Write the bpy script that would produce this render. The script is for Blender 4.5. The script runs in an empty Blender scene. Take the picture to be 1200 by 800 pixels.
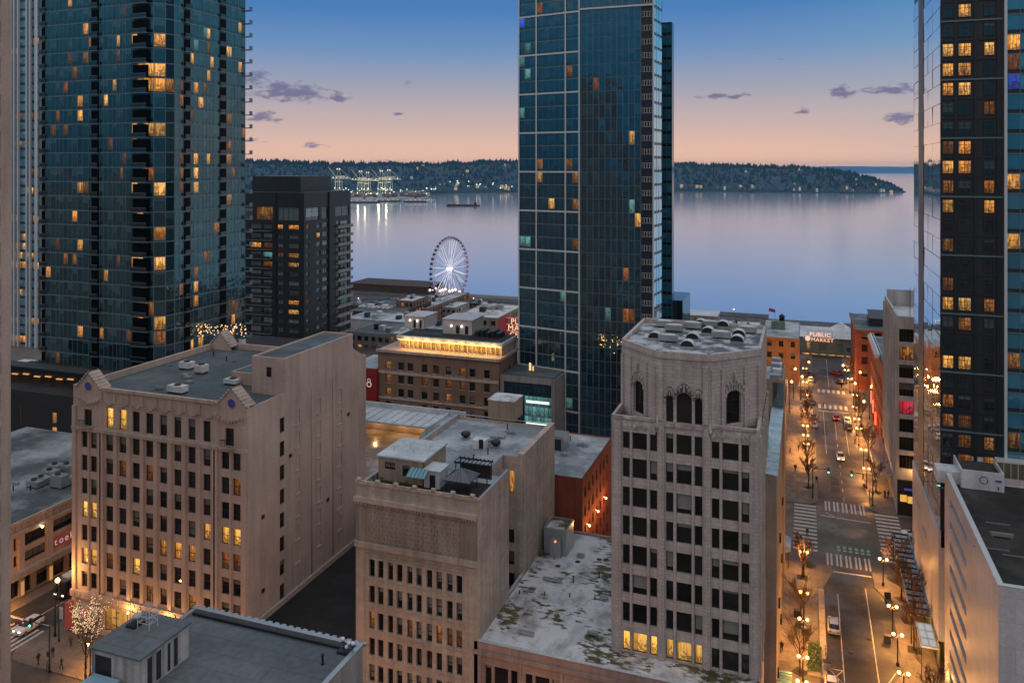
import bpy, math, random
from mathutils import Vector, noise
random.seed(7)
R = math.radians
sc = bpy.context.scene
col = sc.collection
# ------------------------------------------------------------------ camera
HC = 70.0                    # eye height above the street
TH = R(19.85)                # the camera looks 19.85 degrees left of the street's axis (+Y)
cam = bpy.data.objects.new('camera', bpy.data.cameras.new('camera'))
col.objects.link(cam)
cam.location = (0, 0, HC); cam.rotation_euler = (R(90), 0, TH)
cam.data.sensor_width = 36; cam.data.lens = 28.5; cam.data.shift_y = -205 / 1200
cam.data.clip_start = 1; cam.data.clip_end = 60000
sc.camera = cam
# ------------------------------------------------------------------ exposure / render
sc.view_settings.view_transform = 'Standard'; sc.view_settings.look = 'None'
sc.view_settings.exposure = 0.0; sc.view_settings.gamma = 1
sc.render.engine = 'CYCLES'
cy = sc.cycles
cy.use_denoising = True; cy.max_bounces = 4; cy.diffuse_bounces = 2; cy.glossy_bounces = 3
cy.transmission_bounces = 2; cy.transparent_max_bounces = 4; cy.volume_bounces = 0
cy.sample_clamp_indirect = 2.0; cy.sample_clamp_direct = 0; cy.caustics_reflective = False; cy.caustics_refractive = False
# ------------------------------------------------------------------ dusk sky
SKY_DIFF = 1.0
w = bpy.data.worlds.new('World'); sc.world = w; w.use_nodes = True
nt = w.node_tree; N = nt.nodes; L = nt.links; N.clear()
def nd(t, nodes=None, **k):
    n = (nodes or N).new(t)
    for a, b in k.items(): setattr(n, a, b)
    return n
def ma(op, a, b=None, nodes=None, links=None, clamp=False):
    nodes = nodes or N; links = links or L
    n = nodes.new('ShaderNodeMath'); n.operation = op; n.use_clamp = clamp
    for i, q in enumerate((a, b)):
        if q is None: continue
        if isinstance(q, (int, float)): n.inputs[i].default_value = q
        else: links.new(q, n.inputs[i])
    return n.outputs[0]
def mixc(f, a, b, nodes=None, links=None, bt='MIX'):
    nodes = nodes or N; links = links or L
    n = nodes.new('ShaderNodeMix'); n.data_type = 'RGBA'; n.blend_type = bt
    for i, q in ((0, f), (6, a), (7, b)):
        if isinstance(q, (int, float)): n.inputs[i].default_value = q
        elif isinstance(q, tuple): n.inputs[i].default_value = (*q, 1) if len(q) == 3 else q
        else: links.new(q, n.inputs[i])
    return n.outputs[2]
def ramp(fac, stops, nodes=None, links=None, interp='LINEAR'):
    nodes = nodes or N; links = links or L
    n = nodes.new('ShaderNodeValToRGB'); n.color_ramp.interpolation = interp
    e = n.color_ramp.elements
    while len(e) < len(stops): e.new(0.5)
    for i, (p, c) in enumerate(stops):
        e[i].position = p; e[i].color = (*c, 1)
    links.new(fac, n.inputs[0])
    return n.outputs[0]
SUN_EL, SUN_ROT = -2.0, 0.0          # the sun has just gone, down the street (+Y)
tc = nd('ShaderNodeTexCoord')
sx = nd('ShaderNodeSeparateXYZ'); L.new(tc.outputs['Generated'], sx.inputs[0])
dx, dy, dz = sx.outputs
sky = nd('ShaderNodeTexSky', sky_type='NISHITA', sun_disc=False)
sky.sun_elevation = R(SUN_EL); sky.sun_rotation = R(SUN_ROT); sky.altitude = 100
el = ma('MULTIPLY', dz, 2.5)
west = ramp(el, [(0.0, (0.90, 0.54, 0.38)), (0.04, (0.87, 0.54, 0.41)), (0.118, (0.63, 0.46, 0.43)), (0.23, (0.37, 0.37, 0.46)),
                 (0.35, (0.155, 0.285, 0.52)), (0.47, (0.062, 0.205, 0.49)), (0.62, (0.06, 0.17, 0.40)), (1.0, (0.20, 0.30, 0.46))])
east = ramp(el, [(0.0, (0.05, 0.12, 0.18)), (0.25, (0.065, 0.20, 0.31)), (0.45, (0.09, 0.27, 0.41)), (0.62, (0.36, 0.37, 0.41)), (1.0, (1.06, 0.82, 0.72))])  # upper east made brighter than dusk, out of view, as facade fill
fw = nd('ShaderNodeMapRange', interpolation_type='SMOOTHSTEP'); L.new(dy, fw.inputs[0])
fw.inputs[1].default_value = -0.15; fw.inputs[2].default_value = 0.45
north = ramp(el, [(0.0, (0.50, 0.44, 0.44)), (0.15, (0.38, 0.43, 0.48)), (0.38, (0.15, 0.38, 0.53)), (0.55, (0.10, 0.33, 0.52)), (0.75, (0.62, 0.58, 0.60)), (1.0, (1.05, 0.88, 0.80))])  # upper north warmed and brightened as fill for the side walls
nf = nd('ShaderNodeMapRange', interpolation_type='SMOOTHSTEP'); L.new(dx, nf.inputs[0]); nf.inputs[1].default_value = -0.1; nf.inputs[2].default_value = 0.55
west = mixc(nf.outputs[0], west, north)
base = mixc(fw.outputs[0], east, west)
zen = nd('ShaderNodeMapRange', interpolation_type='SMOOTHSTEP'); L.new(dz, zen.inputs[0])
zen.inputs[1].default_value = 0.38; zen.inputs[2].default_value = 0.85
base = mixc(zen.outputs[0], base, (0.66, 0.74, 0.85))  # unseen zenith brightened as fill from above
base = mixc(0.03, base, sky.outputs[0])
# small dusk clouds: patches of broken noise at the directions where the sky has them
def px_dir(px, py):
    a, b = (px - 600) / 950, (195 - py) / 950
    v = Vector((a * math.cos(TH) - math.sin(TH), a * math.sin(TH) + math.cos(TH), b)); v.normalize(); return v
az = ma('ARCTAN2', dx, dy); elv = ma('ARCSINE', dz)
comb = nd('ShaderNodeCombineXYZ'); L.new(ma('MULTIPLY', az, 55.0), comb.inputs[0]); L.new(ma('MULTIPLY', elv, 150.0), comb.inputs[1])
cn = nd('ShaderNodeTexNoise', noise_dimensions='3D'); L.new(comb.outputs[0], cn.inputs['Vector'])
cn.inputs['Scale'].default_value = 1.0; cn.inputs['Detail'].default_value = 7; cn.inputs['Roughness'].default_value = 0.62
mask = None
for (px, py, rx, ry, k) in [(340, 108, 58, 15, 1), (302, 92, 22, 12, .8), (395, 115, 24, 10, .7), (308, 138, 26, 10, .75), (372, 170, 20, 5, .5), (300, 165, 16, 5, .6), (480, 97, 12, 4, .6), (466, 134, 12, 3, .55),
                            (455, 188, 30, 4, .45), (986, 108, 18, 10, .95), (1045, 105, 32, 8, 1.0), (1058, 138, 28, 9, .95), (850, 113, 36, 5, .8), (940, 130, 10, 7, .7), (905, 70, 14, 3, .35)]:
    v = px_dir(px, py); a0, e0 = math.atan2(v.x, v.y), math.asin(v.z)
    q = ma('SQRT', ma('ADD', ma('POWER', ma('DIVIDE', ma('SUBTRACT', az, a0), rx / 950 * 1.08), 2), ma('POWER', ma('DIVIDE', ma('SUBTRACT', elv, e0), ry / 950), 2)))
    m = ma('MULTIPLY', ma('SUBTRACT', 1.0, q, clamp=True), k)
    mask = m if mask is None else ma('MAXIMUM', mask, m)
cf = nd('ShaderNodeMapRange', interpolation_type='SMOOTHSTEP')
L.new(ma('ADD', cn.outputs[0], ma('MULTIPLY', mask, 0.40)), cf.inputs[0]); cf.inputs[1].default_value = 0.57; cf.inputs[2].default_value = 0.80
cover = ma('MULTIPLY', cf.outputs[0], ma('GREATER_THAN', mask, 0.001))
cover = ma('MULTIPLY', cover, ma('MULTIPLY', mask, 6.0, clamp=True))
base = mixc(ma('MULTIPLY', cover, 0.84), base, (0.15, 0.145, 0.27))
bg = nd('ShaderNodeBackground'); L.new(base, bg.inputs[0]); bg.inputs[1].default_value = SKY_DIFF
wo = nd('ShaderNodeOutputWorld'); L.new(bg.outputs[0], wo.inputs[0])
# the sun itself has set in the west
sun = bpy.data.objects.new('sun', bpy.data.lights.new('sun', 'SUN')); col.objects.link(sun)
sun.data.energy = 0.5; sun.data.angle = R(10); sun.data.color = (1, .72, .55)
sun.rotation_euler = (R(-93), 0, 0)      # three degrees under the horizon: it no longer reaches the city
sun.location = (0, 300, 300)
# ------------------------------------------------------------------ measuring helpers: where a sight line meets a wall plane
_c, _s = math.cos(TH), math.sin(TH)
def ray(px, py):
    a, b = (px - 600) / 950, (195 - py) / 950
    return a * _c - _s, a * _s + _c, b
def fx(px, Y):
    x, y, b = ray(px, 0); return x / y * Y
def fz(px, py, Y):
    x, y, b = ray(px, py); return HC + b * Y / y
def fy(px, X):
    x, y, b = ray(px, 0); return y / x * X
def xz(px, py, X):
    x, y, b = ray(px, py); return HC + b * X / x
def gp(px, py, z=0.0):
    x, y, b = ray(px, py); t = (z - HC) / b; return x * t, y * t
def proj(p):
    f = -_s * p[0] + _c * p[1]; r = _c * p[0] + _s * p[1]
    return 600 + 950 * r / f, 195 - 950 * (p[2] - HC) / f
# ------------------------------------------------------------------ mesh builder
class MB:
    def __init__(s): s.v = []; s.f = []; s.m = []; s.u = {}; s.sm = set()
    def face(s, pts, mi=0, uv=None, smooth=False):
        n = len(s.v); s.v += [tuple(p) for p in pts]; s.f.append(tuple(range(n, n + len(pts)))); s.m.append(mi)
        if uv: s.u[len(s.f) - 1] = uv
        if smooth: s.sm.add(len(s.f) - 1)
    def box(s, x0, y0, z0, x1, y1, z1, mi=0, top=None):
        if x0 > x1: x0, x1 = x1, x0
        if y0 > y1: y0, y1 = y1, y0
        if z0 > z1: z0, z1 = z1, z0
        n = len(s.v)
        s.v += [(x0, y0, z0), (x1, y0, z0), (x1, y1, z0), (x0, y1, z0), (x0, y0, z1), (x1, y0, z1), (x1, y1, z1), (x0, y1, z1)]
        s.f += [(n, n+3, n+2, n+1), (n+4, n+5, n+6, n+7), (n, n+1, n+5, n+4), (n+1, n+2, n+6, n+5), (n+2, n+3, n+7, n+6), (n+3, n, n+4, n+7)]
        s.m += [mi, mi if top is None else top, mi, mi, mi, mi]
        return s
    def obox(s, O, U, u0, u1, d0, d1, z0, z1, mi=0):   # a box along a wall: U runs along it, d is measured outward from the wall plane
        nx, ny = U[1], -U[0]
        def P(u, d, z): return (O[0] + U[0]*u + nx*d, O[1] + U[1]*u + ny*d, z)
        c = [P(u0,d1,z0), P(u1,d1,z0), P(u1,d0,z0), P(u0,d0,z0), P(u0,d1,z1), P(u1,d1,z1), P(u1,d0,z1), P(u0,d0,z1)]
        n = len(s.v); s.v += c
        s.f += [(n, n+3, n+2, n+1), (n+4, n+5, n+6, n+7), (n, n+1, n+5, n+4), (n+1, n+2, n+6, n+5), (n+2, n+3, n+7, n+6), (n+3, n, n+4, n+7)]
        s.m += [mi] * 6
        return s
    def prism(s, poly, z0, z1, mi=0, top=None, bottom=True):
        n = len(s.v); k = len(poly)
        s.v += [(x, y, z0) for x, y in poly] + [(x, y, z1) for x, y in poly]
        for i in range(k):
            j = (i + 1) % k; s.f.append((n+i, n+j, n+k+j, n+k+i)); s.m.append(mi)
        s.f.append(tuple(range(n+k, n+2*k))); s.m.append(mi if top is None else top)
        if bottom: s.f.append(tuple(range(n+k-1, n-1, -1))); s.m.append(mi)
        return s
    def tube(s, a, b, r0, r1=None, n=6, mi=0, caps=True):
        r1 = r0 if r1 is None else r1
        a, b = Vector(a), Vector(b); d = (b - a)
        if d.length < 1e-6: return s
        d.normalize(); q = Vector((0, 0, 1)) if abs(d.z) < .9 else Vector((1, 0, 0))
        e1 = d.cross(q).normalized(); e2 = d.cross(e1)
        k = len(s.v)
        for (p, r) in ((a, r0), (b, r1)):
            for i in range(n):
                t = 2 * math.pi * i / n; s.v.append(tuple(p + e1 * (r * math.cos(t)) + e2 * (r * math.sin(t))))
        for i in range(n):
            j = (i + 1) % n; s.f.append((k+i, k+n+i, k+n+j, k+j)); s.m.append(mi)
            if n > 5: s.sm.add(len(s.f) - 1)
        if caps:
            s.f.append(tuple(k + i for i in range(n))); s.m.append(mi)
            s.f.append(tuple(k + 2*n - 1 - i for i in range(n))); s.m.append(mi)
        return s
    def lathe(s, c, prof, n=12, mi=0):     # prof: (r, z) from bottom to top
        k = len(s.v)
        for r, z in prof:
            for i in range(n):
                t = 2 * math.pi * i / n; s.v.append((c[0] + r*math.cos(t), c[1] + r*math.sin(t), c[2] + z))
        for a in range(len(prof) - 1):
            for i in range(n):
                j = (i + 1) % n
                s.f.append((k+a*n+i, k+a*n+j, k+(a+1)*n+j, k+(a+1)*n+i)); s.m.append(mi); s.sm.add(len(s.f) - 1)
        s.f.append(tuple(k + n - 1 - i for i in range(n))); s.m.append(mi)
        s.f.append(tuple(k + (len(prof)-1)*n + i for i in range(n))); s.m.append(mi)
        return s
    def ball(s, c, r, n=10, mi=0, sz=1.0):
        return s.lathe(c, [(r * math.sin(math.pi * i / 8) + 1e-4, -r * sz * math.cos(math.pi * i / 8)) for i in range(9)], n, mi)
    def build(s, name, mats, parent=None, loc=None):
        me = bpy.data.meshes.new(name)
        o = bpy.data.objects.new(name, me)
        if parent is not None:
            o.parent = parent; og = wloc(parent)
        else:
            if loc is None:
                xs = [p[0] for p in s.v]; ys = [p[1] for p in s.v]; zs = [p[2] for p in s.v]
                loc = ((min(xs) + max(xs)) / 2, (min(ys) + max(ys)) / 2, min(zs))
            og = Vector(loc); o.location = loc
        me.from_pydata([(p[0]-og[0], p[1]-og[1], p[2]-og[2]) for p in s.v], [], s.f)
        if not isinstance(mats, (list, tuple)): mats = [mats]
        for m in mats: me.materials.append(m)
        me.polygons.foreach_set('material_index', s.m)
        if s.sm: me.polygons.foreach_set('use_smooth', [i in s.sm for i in range(len(s.f))])
        if s.u:
            ul = me.uv_layers.new(name='UVMap').data
            for fi, uv in s.u.items():
                p = me.polygons[fi]
                for k, li in enumerate(p.loop_indices): ul[li].uv = uv[k]
        me.update(); col.objects.link(o)
        return o
def wloc(o):
    v = Vector((0, 0, 0))
    while o is not None: v += o.location; o = o.parent
    return v
def tag(o, label, cat, group=None, kind=None):
    if label: o['label'] = label
    if cat: o['category'] = cat
    if group: o['group'] = group
    if kind: o['kind'] = kind
    return o
def root(name, label, cat, loc, group=None, rz=0):
    o = bpy.data.objects.new(name, None); col.objects.link(o)
    o.location = loc; o.rotation_euler.z = rz; o.empty_display_size = .5
    return tag(o, label, cat, group)
def structure(o): o['kind'] = 'structure'; return o
def copy_tree(o, parent=None):
    c = o.copy(); col.objects.link(c)
    if parent is not None: c.parent = parent
    for ch in list(o.children): copy_tree(ch, c)
    return c
# ------------------------------------------------------------------ materials
def newmat(name):
    m = bpy.data.materials.new(name); m.use_nodes = True
    t = m.node_tree; t.nodes.clear()
    o = t.nodes.new('ShaderNodeOutputMaterial'); p = t.nodes.new('ShaderNodeBsdfPrincipled')
    t.links.new(p.outputs[0], o.inputs[0])
    return m, t.nodes, t.links, p
def wpos(n, l, scale=(1, 1, 1)):
    g = n.new('ShaderNodeNewGeometry'); mp = n.new('ShaderNodeMapping'); l.new(g.outputs['Position'], mp.inputs[0])
    mp.inputs['Scale'].default_value = scale; return mp.outputs[0]
def noise_tex(n, l, vec, scale, detail=4, rough=.55):
    t = n.new('ShaderNodeTexNoise'); l.new(vec, t.inputs['Vector'])
    t.inputs['Scale'].default_value = scale; t.inputs['Detail'].default_value = detail; t.inputs['Roughness'].default_value = rough
    return t.outputs[0]
def plain(name, c, rough=.6, metal=0.0, spec=None):
    m, n, l, p = newmat(name); p.inputs['Base Color'].default_value = (*c, 1)
    p.inputs['Roughness'].default_value = rough; p.inputs['Metallic'].default_value = metal
    return m
def wall(name, c, var=.18, streak=.35, brick=None, rough=.85, scale=.25, mort=.75, bump=0.0):
    m, n, l, p = newmat(name)
    v = wpos(n, l)
    a = noise_tex(n, l, v, scale, 6)
    cc = ramp(a, [(0.3, tuple(q * (1 - var) for q in c)), (0.7, tuple(min(1, q * (1 + var)) for q in c))], n, l)
    st = noise_tex(n, l, wpos(n, l, (1.3, 1.3, .07)), .9, 5)
    sr = ramp(st, [(.42, (1, 1, 1)), (.72, (1 - streak, 1 - streak, 1 - streak * .95))], n, l)
    cc = mixc(1.0, cc, sr, n, l, 'MULTIPLY')
    fine = ramp(noise_tex(n, l, v, 4.0, 3), [(.3, (.88, .88, .88)), (.7, (1.08, 1.08, 1.08))], n, l)
    cc = mixc(1.0, cc, fine, n, l, 'MULTIPLY')
    if brick:
        g = n.new('ShaderNodeNewGeometry'); s = n.new('ShaderNodeSeparateXYZ'); l.new(g.outputs['Position'], s.inputs[0])
        cb = n.new('ShaderNodeCombineXYZ'); l.new(ma('ADD', s.outputs[0], s.outputs[1], n, l), cb.inputs[0]); l.new(s.outputs[2], cb.inputs[1])
        b = n.new('ShaderNodeTexBrick'); l.new(cb.outputs[0], b.inputs[0])
        b.inputs['Scale'].default_value = 1; b.inputs['Brick Width'].default_value = brick[0]; b.inputs['Row Height'].default_value = brick[1]
        b.inputs['Mortar Size'].default_value = brick[2]; b.inputs['Color1'].default_value = (1, 1, 1, 1); b.inputs['Color2'].default_value = (.86, .85, .84, 1)
        b.inputs['Mortar'].default_value = (mort, mort, mort, 1)
        cc = mixc(1.0, cc, b.outputs[0], n, l, 'MULTIPLY')
    l.new(cc, p.inputs['Base Color']); p.inputs['Roughness'].default_value = rough
    if bump:
        bp = n.new('ShaderNodeBump'); bp.inputs['Strength'].default_value = bump; l.new(noise_tex(n, l, v, 1.5, 5), bp.inputs['Height']); l.new(bp.outputs[0], p.inputs['Normal'])
    return m
def flatroof(name, c, c2, wet=.5, scale=.12, seams=True, rough=.8, lo=.42, hi=.62):
    m, n, l, p = newmat(name)
    v = wpos(n, l)
    a = noise_tex(n, l, v, scale, 8, .62)
    cc = ramp(a, [(lo, c), (hi, c2)], n, l)
    f = ramp(noise_tex(n, l, v, 1.7, 5), [(.3, (.8, .8, .8)), (.7, (1.15, 1.15, 1.15))], n, l)
    cc = mixc(1.0, cc, f, n, l, 'MULTIPLY')
    if seams:
        b = n.new('ShaderNodeTexBrick'); l.new(v, b.inputs[0]); b.inputs['Scale'].default_value = 1
        b.inputs['Brick Width'].default_value = 9; b.inputs['Row Height'].default_value = 1.9; b.inputs['Mortar Size'].default_value = .05
        b.inputs['Color1'].default_value = (1, 1, 1, 1); b.inputs['Color2'].default_value = (.9, .9, .91, 1); b.inputs['Mortar'].default_value = (.7, .7, .72, 1)
        cc = mixc(1.0, cc, b.outputs[0], n, l, 'MULTIPLY')
    l.new(cc, p.inputs['Base Color'])
    rr = ramp(noise_tex(n, l, v, scale * 1.6, 4), [(.48, (rough,) * 3), (.62, (rough * (1 - wet),) * 3)], n, l)
    l.new(rr, p.inputs['Roughness'])
    return m
def pane_rand(n, l):
    u = n.new('ShaderNodeUVMap'); s = n.new('ShaderNodeSeparateXYZ'); l.new(u.outputs[0], s.inputs[0])
    oi = n.new('ShaderNodeObjectInfo')
    cb = n.new('ShaderNodeCombineXYZ')
    l.new(ma('FLOOR', s.outputs[0], None, n, l), cb.inputs[0]); l.new(ma('FLOOR', s.outputs[1], None, n, l), cb.inputs[1])
    l.new(ma('MULTIPLY', oi.outputs['Random'], 913.0, n, l), cb.inputs[2])
    wn = n.new('ShaderNodeTexWhiteNoise'); wn.noise_dimensions = '3D'; l.new(cb.outputs[0], wn.inputs['Vector'])
    rs = n.new('ShaderNodeSeparateColor'); l.new(wn.outputs['Color'], rs.inputs[0])
    return ma('FRACT', s.outputs[0], None, n, l), ma('FRACT', s.outputs[1], None, n, l), rs.outputs, wn
def glass(name, dark, light, blind=(.3, .29, .27), pb=.4, ior=1.5, rough=.04, wobble=0.0, metal=0.0, tint=None):
    m, n, l, p = newmat(name)
    fu, fv, r, wn = pane_rand(n, l)
    inner = mixc(r[2], dark, light, n, l)
    # part-drawn blinds behind the glass in some windows
    has = ma('GREATER_THAN', r[0], 1 - pb, n, l)
    edge = ma('SUBTRACT', 1.0, ma('MULTIPLY', r[1], .85, n, l), n, l)
    bl = ma('MULTIPLY', has, ma('GREATER_THAN', fv, edge, n, l), n, l)
    l.new(mixc(bl, inner, blind, n, l), p.inputs['Base Color'])
    p.inputs['Roughness'].default_value = rough; p.inputs['IOR'].default_value = ior; p.inputs['Metallic'].default_value = metal
    if tint: p.inputs['Specular Tint'].default_value = (*tint, 1)
    if wobble:
        bp = n.new('ShaderNodeBump'); bp.inputs['Strength'].default_value = wobble; bp.inputs['Distance'].default_value = .3
        l.new(noise_tex(n, l, wpos(n, l), .35, 3), bp.inputs['Height']); l.new(bp.outputs[0], p.inputs['Normal'])
    return m
def litglass(name, c1, c2, st, curtains=.5, lo=.35):
    m, n, l, p = newmat(name)
    fu, fv, r, wn = pane_rand(n, l)
    base = mixc(r[0], c1, c2, n, l)
    cb = n.new('ShaderNodeCombineXYZ'); l.new(ma('MULTIPLY', fu, 5.0, n, l), cb.inputs[0]); l.new(ma('MULTIPLY', fv, .9, n, l), cb.inputs[1]); l.new(ma('MULTIPLY', r[1], 50.0, n, l), cb.inputs[2])
    cu = ramp(noise_tex(n, l, cb.outputs[0], 1.4, 3), [(.38, (lo, lo, lo)), (.62, (1.15, 1.15, 1.15))], n, l)
    cb2 = n.new('ShaderNodeCombineXYZ'); l.new(ma('MULTIPLY', fu, 4.0, n, l), cb2.inputs[0]); l.new(ma('MULTIPLY', fv, 5.0, n, l), cb2.inputs[1]); l.new(ma('MULTIPLY', r[2], 70.0, n, l), cb2.inputs[2])
    fur = ma('GREATER_THAN', ma('SUBTRACT', noise_tex(n, l, cb2.outputs[0], 1.1, 2), ma('MULTIPLY', fv, .28, n, l), n, l), .42, n, l)
    cc = mixc(curtains, base, mixc(1.0, base, cu, n, l, 'MULTIPLY'), n, l)
    cc = mixc(ma('MULTIPLY', fur, .75, n, l), cc, tuple(q * .14 for q in c2), n, l)
    side = ma('LESS_THAN', fu, ma('MULTIPLY', r[2], .38, n, l), n, l)          # a curtain drawn from one side
    cc = mixc(ma('MULTIPLY', side, .7, n, l), cc, tuple(q * .3 for q in c2), n, l)
    stv = ma('MULTIPLY', ma('ADD', .45, ma('MULTIPLY', r[1], .85, n, l), n, l), st, n, l)
    stv = ma('MULTIPLY', stv, ma('ADD', .7, ma('MULTIPLY', fv, .5, n, l), n, l), n, l)
    l.new(cc, p.inputs['Emission Color']); l.new(stv, p.inputs['Emission Strength'])
    p.inputs['Base Color'].default_value = (.05, .04, .03, 1); p.inputs['Roughness'].default_value = .08
    m.cycles.emission_sampling = 'NONE'
    return m
def glow(name, c, st, sample=False):
    m, n, l, p = newmat(name)
    p.inputs['Base Color'].default_value = (.1, .1, .1, 1); p.inputs['Emission Color'].default_value = (*c, 1); p.inputs['Emission Strength'].default_value = st
    if not sample: m.cycles.emission_sampling = 'NONE'
    return m
M = {}
M['tan'] = wall('tan_stucco', (.48, .37, .315), streak=.2, var=.17, scale=.11)
M['tan_trim'] = wall('tan_terracotta', (.47, .375, .32), streak=.3)
M['cream'] = wall('cream_terracotta', (.50, .41, .345), streak=.3, brick=(1.1, .55, .03), mort=.86)
M['cream_dark'] = wall('weathered_frieze', (.33, .265, .22), streak=.45)
M['white_tc'] = wall('white_terracotta_blocks', (.54, .475, .455), streak=.28, brick=(.95, .45, .035), mort=.72, var=.12)
M['ornament'] = wall('carved_terracotta', (.48, .42, .40), streak=.4, var=.4, scale=1.6, bump=.8)
M['pinkstone'] = wall('pink_stone_base', (.36, .27, .25), streak=.3, brick=(1.4, .7, .03), mort=.7)
M['brownbrick'] = wall('brown_brick', (.24, .155, .11), streak=.25, brick=(.5, .16, .02), mort=.85)
M['redbrick'] = wall('red_brick', (.30, .075, .035), streak=.3, brick=(.5, .16, .02), mort=.8)
M['orangebrick'] = wall('orange_brick', (.42, .19, .08), streak=.25, brick=(.6, .2, .02), mort=.85)
M['darkbrick'] = wall('dark_brick', (.07, .045, .035), streak=.3, brick=(.6, .2, .02))
M['taupe'] = wall('taupe_stucco', (.33, .26, .20), streak=.35)
M['office_conc'] = wall('pale_office_concrete', (.46, .43, .42), streak=.3)
M['greyconc'] = wall('grey_concrete', (.30, .29, .29), streak=.35)
M['whiteconc'] = wall('white_concrete_panels', (.60, .57, .58), rough=.45, streak=.15, var=.06, brick=(6.0, 2.4, .03), mort=.7)
M['paleblue'] = wall('pale_painted_metal', (.50, .55, .58), streak=.25)
M['black'] = wall('black_metal_cladding', (.018, .018, .02), streak=.2, rough=.5)
M['charcoal'] = wall('charcoal_panels', (.022, .025, .030), streak=.2, rough=.45)
M['darkglassframe'] = plain('dark_anodised_frame', (.03, .035, .04), .4, .5)
M['frame'] = plain('dark_window_frame', (.025, .02, .018), .5)
M['frame_light'] = plain('light_window_frame', (.5, .5, .5), .4)
M['mullion_blue'] = plain('blue_grey_mullion', (.13, .20, .24), .35, .3)
M['mullion_white'] = plain('white_aluminium', (.62, .66, .68), .35, .2)
M['metal'] = plain('galvanised_metal', (.42, .44, .45), .35, .7)
M['metal_white'] = wall('white_rooftop_unit', (.62, .63, .64), streak=.3, rough=.5)
M['metal_dark'] = plain('dark_metal', (.03, .03, .033), .45, .5)
M['iron'] = plain('black_iron', (.015, .015, .015), .45, .3)
M['roof_grey'] = flatroof('grey_membrane_roof', (.055, .075, .085), (.10, .125, .135), .5)
M['roof_slate'] = flatroof('wet_slate_membrane', (.075, .095, .105), (.12, .14, .15), .6, scale=.07)
M['roof_blue'] = flatroof('pale_weathered_roof', (.20, .23, .25), (.46, .50, .52), .65, scale=.14)
M['roof_light'] = flatroof('light_metal_roof', (.42, .47, .49), (.56, .60, .62), .4)
M['roof_white'] = flatroof('worn_white_roof', (.28, .29, .30), (.66, .66, .67), .5, scale=.35, lo=.38, hi=.55)
M['roof_black'] = flatroof('black_tar_roof', (.008, .008, .007), (.018, .018, .016), .4)
M['roof_brown'] = flatroof('brown_gravel_roof', (.035, .032, .028), (.06, .055, .05), .3)
M['asphalt'] = flatroof('asphalt', (.024, .023, .025), (.058, .056, .058), .45, scale=.09, seams=False, rough=.7)
M['asphalt_red'] = flatroof('reddish_asphalt', (.07, .055, .052), (.095, .075, .07), .35, scale=.08, seams=False, rough=.7)
M['asphalt_green'] = flatroof('dark_green_asphalt', (.045, .055, .05), (.065, .075, .07), .35, scale=.08, seams=False, rough=.7)
M['paint'] = wall('worn_road_paint', (.46, .44, .42), var=.3, scale=2.5, streak=.1)
M['paint_yellow'] = wall('worn_yellow_paint', (.62, .46, .18), var=.3, scale=2.5)
M['paint_green'] = wall('green_road_paint', (.05, .30, .16), var=.25, scale=2.5)
M['pave'] = flatroof('pavement_concrete', (.11, .093, .078), (.165, .14, .118), .3, scale=.2, rough=.8)
M['pave_tile'] = wall('patterned_paving', (.22, .19, .17), brick=(.9, .5, .06), mort=.5, var=.3, scale=.7)
M['kerb'] = wall('kerb_stone', (.32, .29, .26))
def mossroof():
    m, n, l, p = newmat('mossy_white_roof')
    v = wpos(n, l, (1.0, .55, 1))
    base = ramp(noise_tex(n, l, v, .35, 7, .65), [(.34, (.30, .30, .30)), (.54, (.66, .66, .68))], n, l)
    patch = noise_tex(n, l, wpos(n, l, (.16, .12, 1)), 1.0, 3)
    moss = noise_tex(n, l, wpos(n, l, (.8, 1.6, 1)), .9, 7, .68)
    f = ramp(ma('ADD', moss, ma('MULTIPLY', ma('SUBTRACT', patch, .5, n, l), .9, n, l), n, l), [(.51, (0, 0, 0)), (.58, (1, 1, 1))], n, l)
    mc = ramp(noise_tex(n, l, v, 1.3, 4), [(.35, (.05, .04, .02)), (.6, (.10, .09, .025)), (.75, (.14, .11, .07))], n, l)
    l.new(mixc(f, base, mc, n, l), p.inputs['Base Color'])
    l.new(ramp(noise_tex(n, l, v, .5, 3), [(.45, (.7,) * 3), (.6, (.3,) * 3)], n, l), p.inputs['Roughness'])
    return m
M['moss'] = mossroof()
M['pane'] = glass('dark_window_glass', (.005, .005, .006), (.03, .026, .023), (.17, .155, .14), .4)
M['pane_blind'] = glass('office_window_glass', (.004, .004, .005), (.022, .02, .019), (.25, .245, .24), .38)
M['pane_tower'] = glass('teal_tower_glass', (.002, .010, .016), (.014, .05, .066), (.04, .085, .10), .35, ior=2.25, wobble=.22, tint=(.6, .95, 1))
M['pane_navy'] = glass('navy_curtain_glass', (.002, .012, .028), (.004, .022, .045), (.012, .05, .075), .3, ior=2.6, wobble=.2, tint=(.5, .85, 1))
M['spandrel'] = glass('spandrel_glass', (.006, .025, .035), (.01, .035, .048), (.02, .05, .06), .0, ior=2.2, wobble=.08, tint=(.6, .95, 1))
M['mirror'] = glass('mirror_glass', (.88, .92, .90), (.95, .96, .93), (.7, .8, .8), .0, metal=1.0, rough=.03, wobble=.06)
M['pane_cyan'] = glass('cyan_tinted_glass', (.02, .12, .20), (.035, .19, .29), (.05, .24, .34), .3, ior=2.6, wobble=.12, tint=(.6, .9, 1))
M['pane_fin'] = glass('sky_toned_office_glass', (.06, .20, .33), (.16, .36, .50), (.30, .46, .56), .35, ior=2.4, wobble=.12)  # pale blue of the reflected sky put into the base colours
M['pane_black'] = glass('black_window_glass', (.003, .005, .007), (.012, .02, .026), (.06, .085, .09), .3, ior=1.8)
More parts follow.
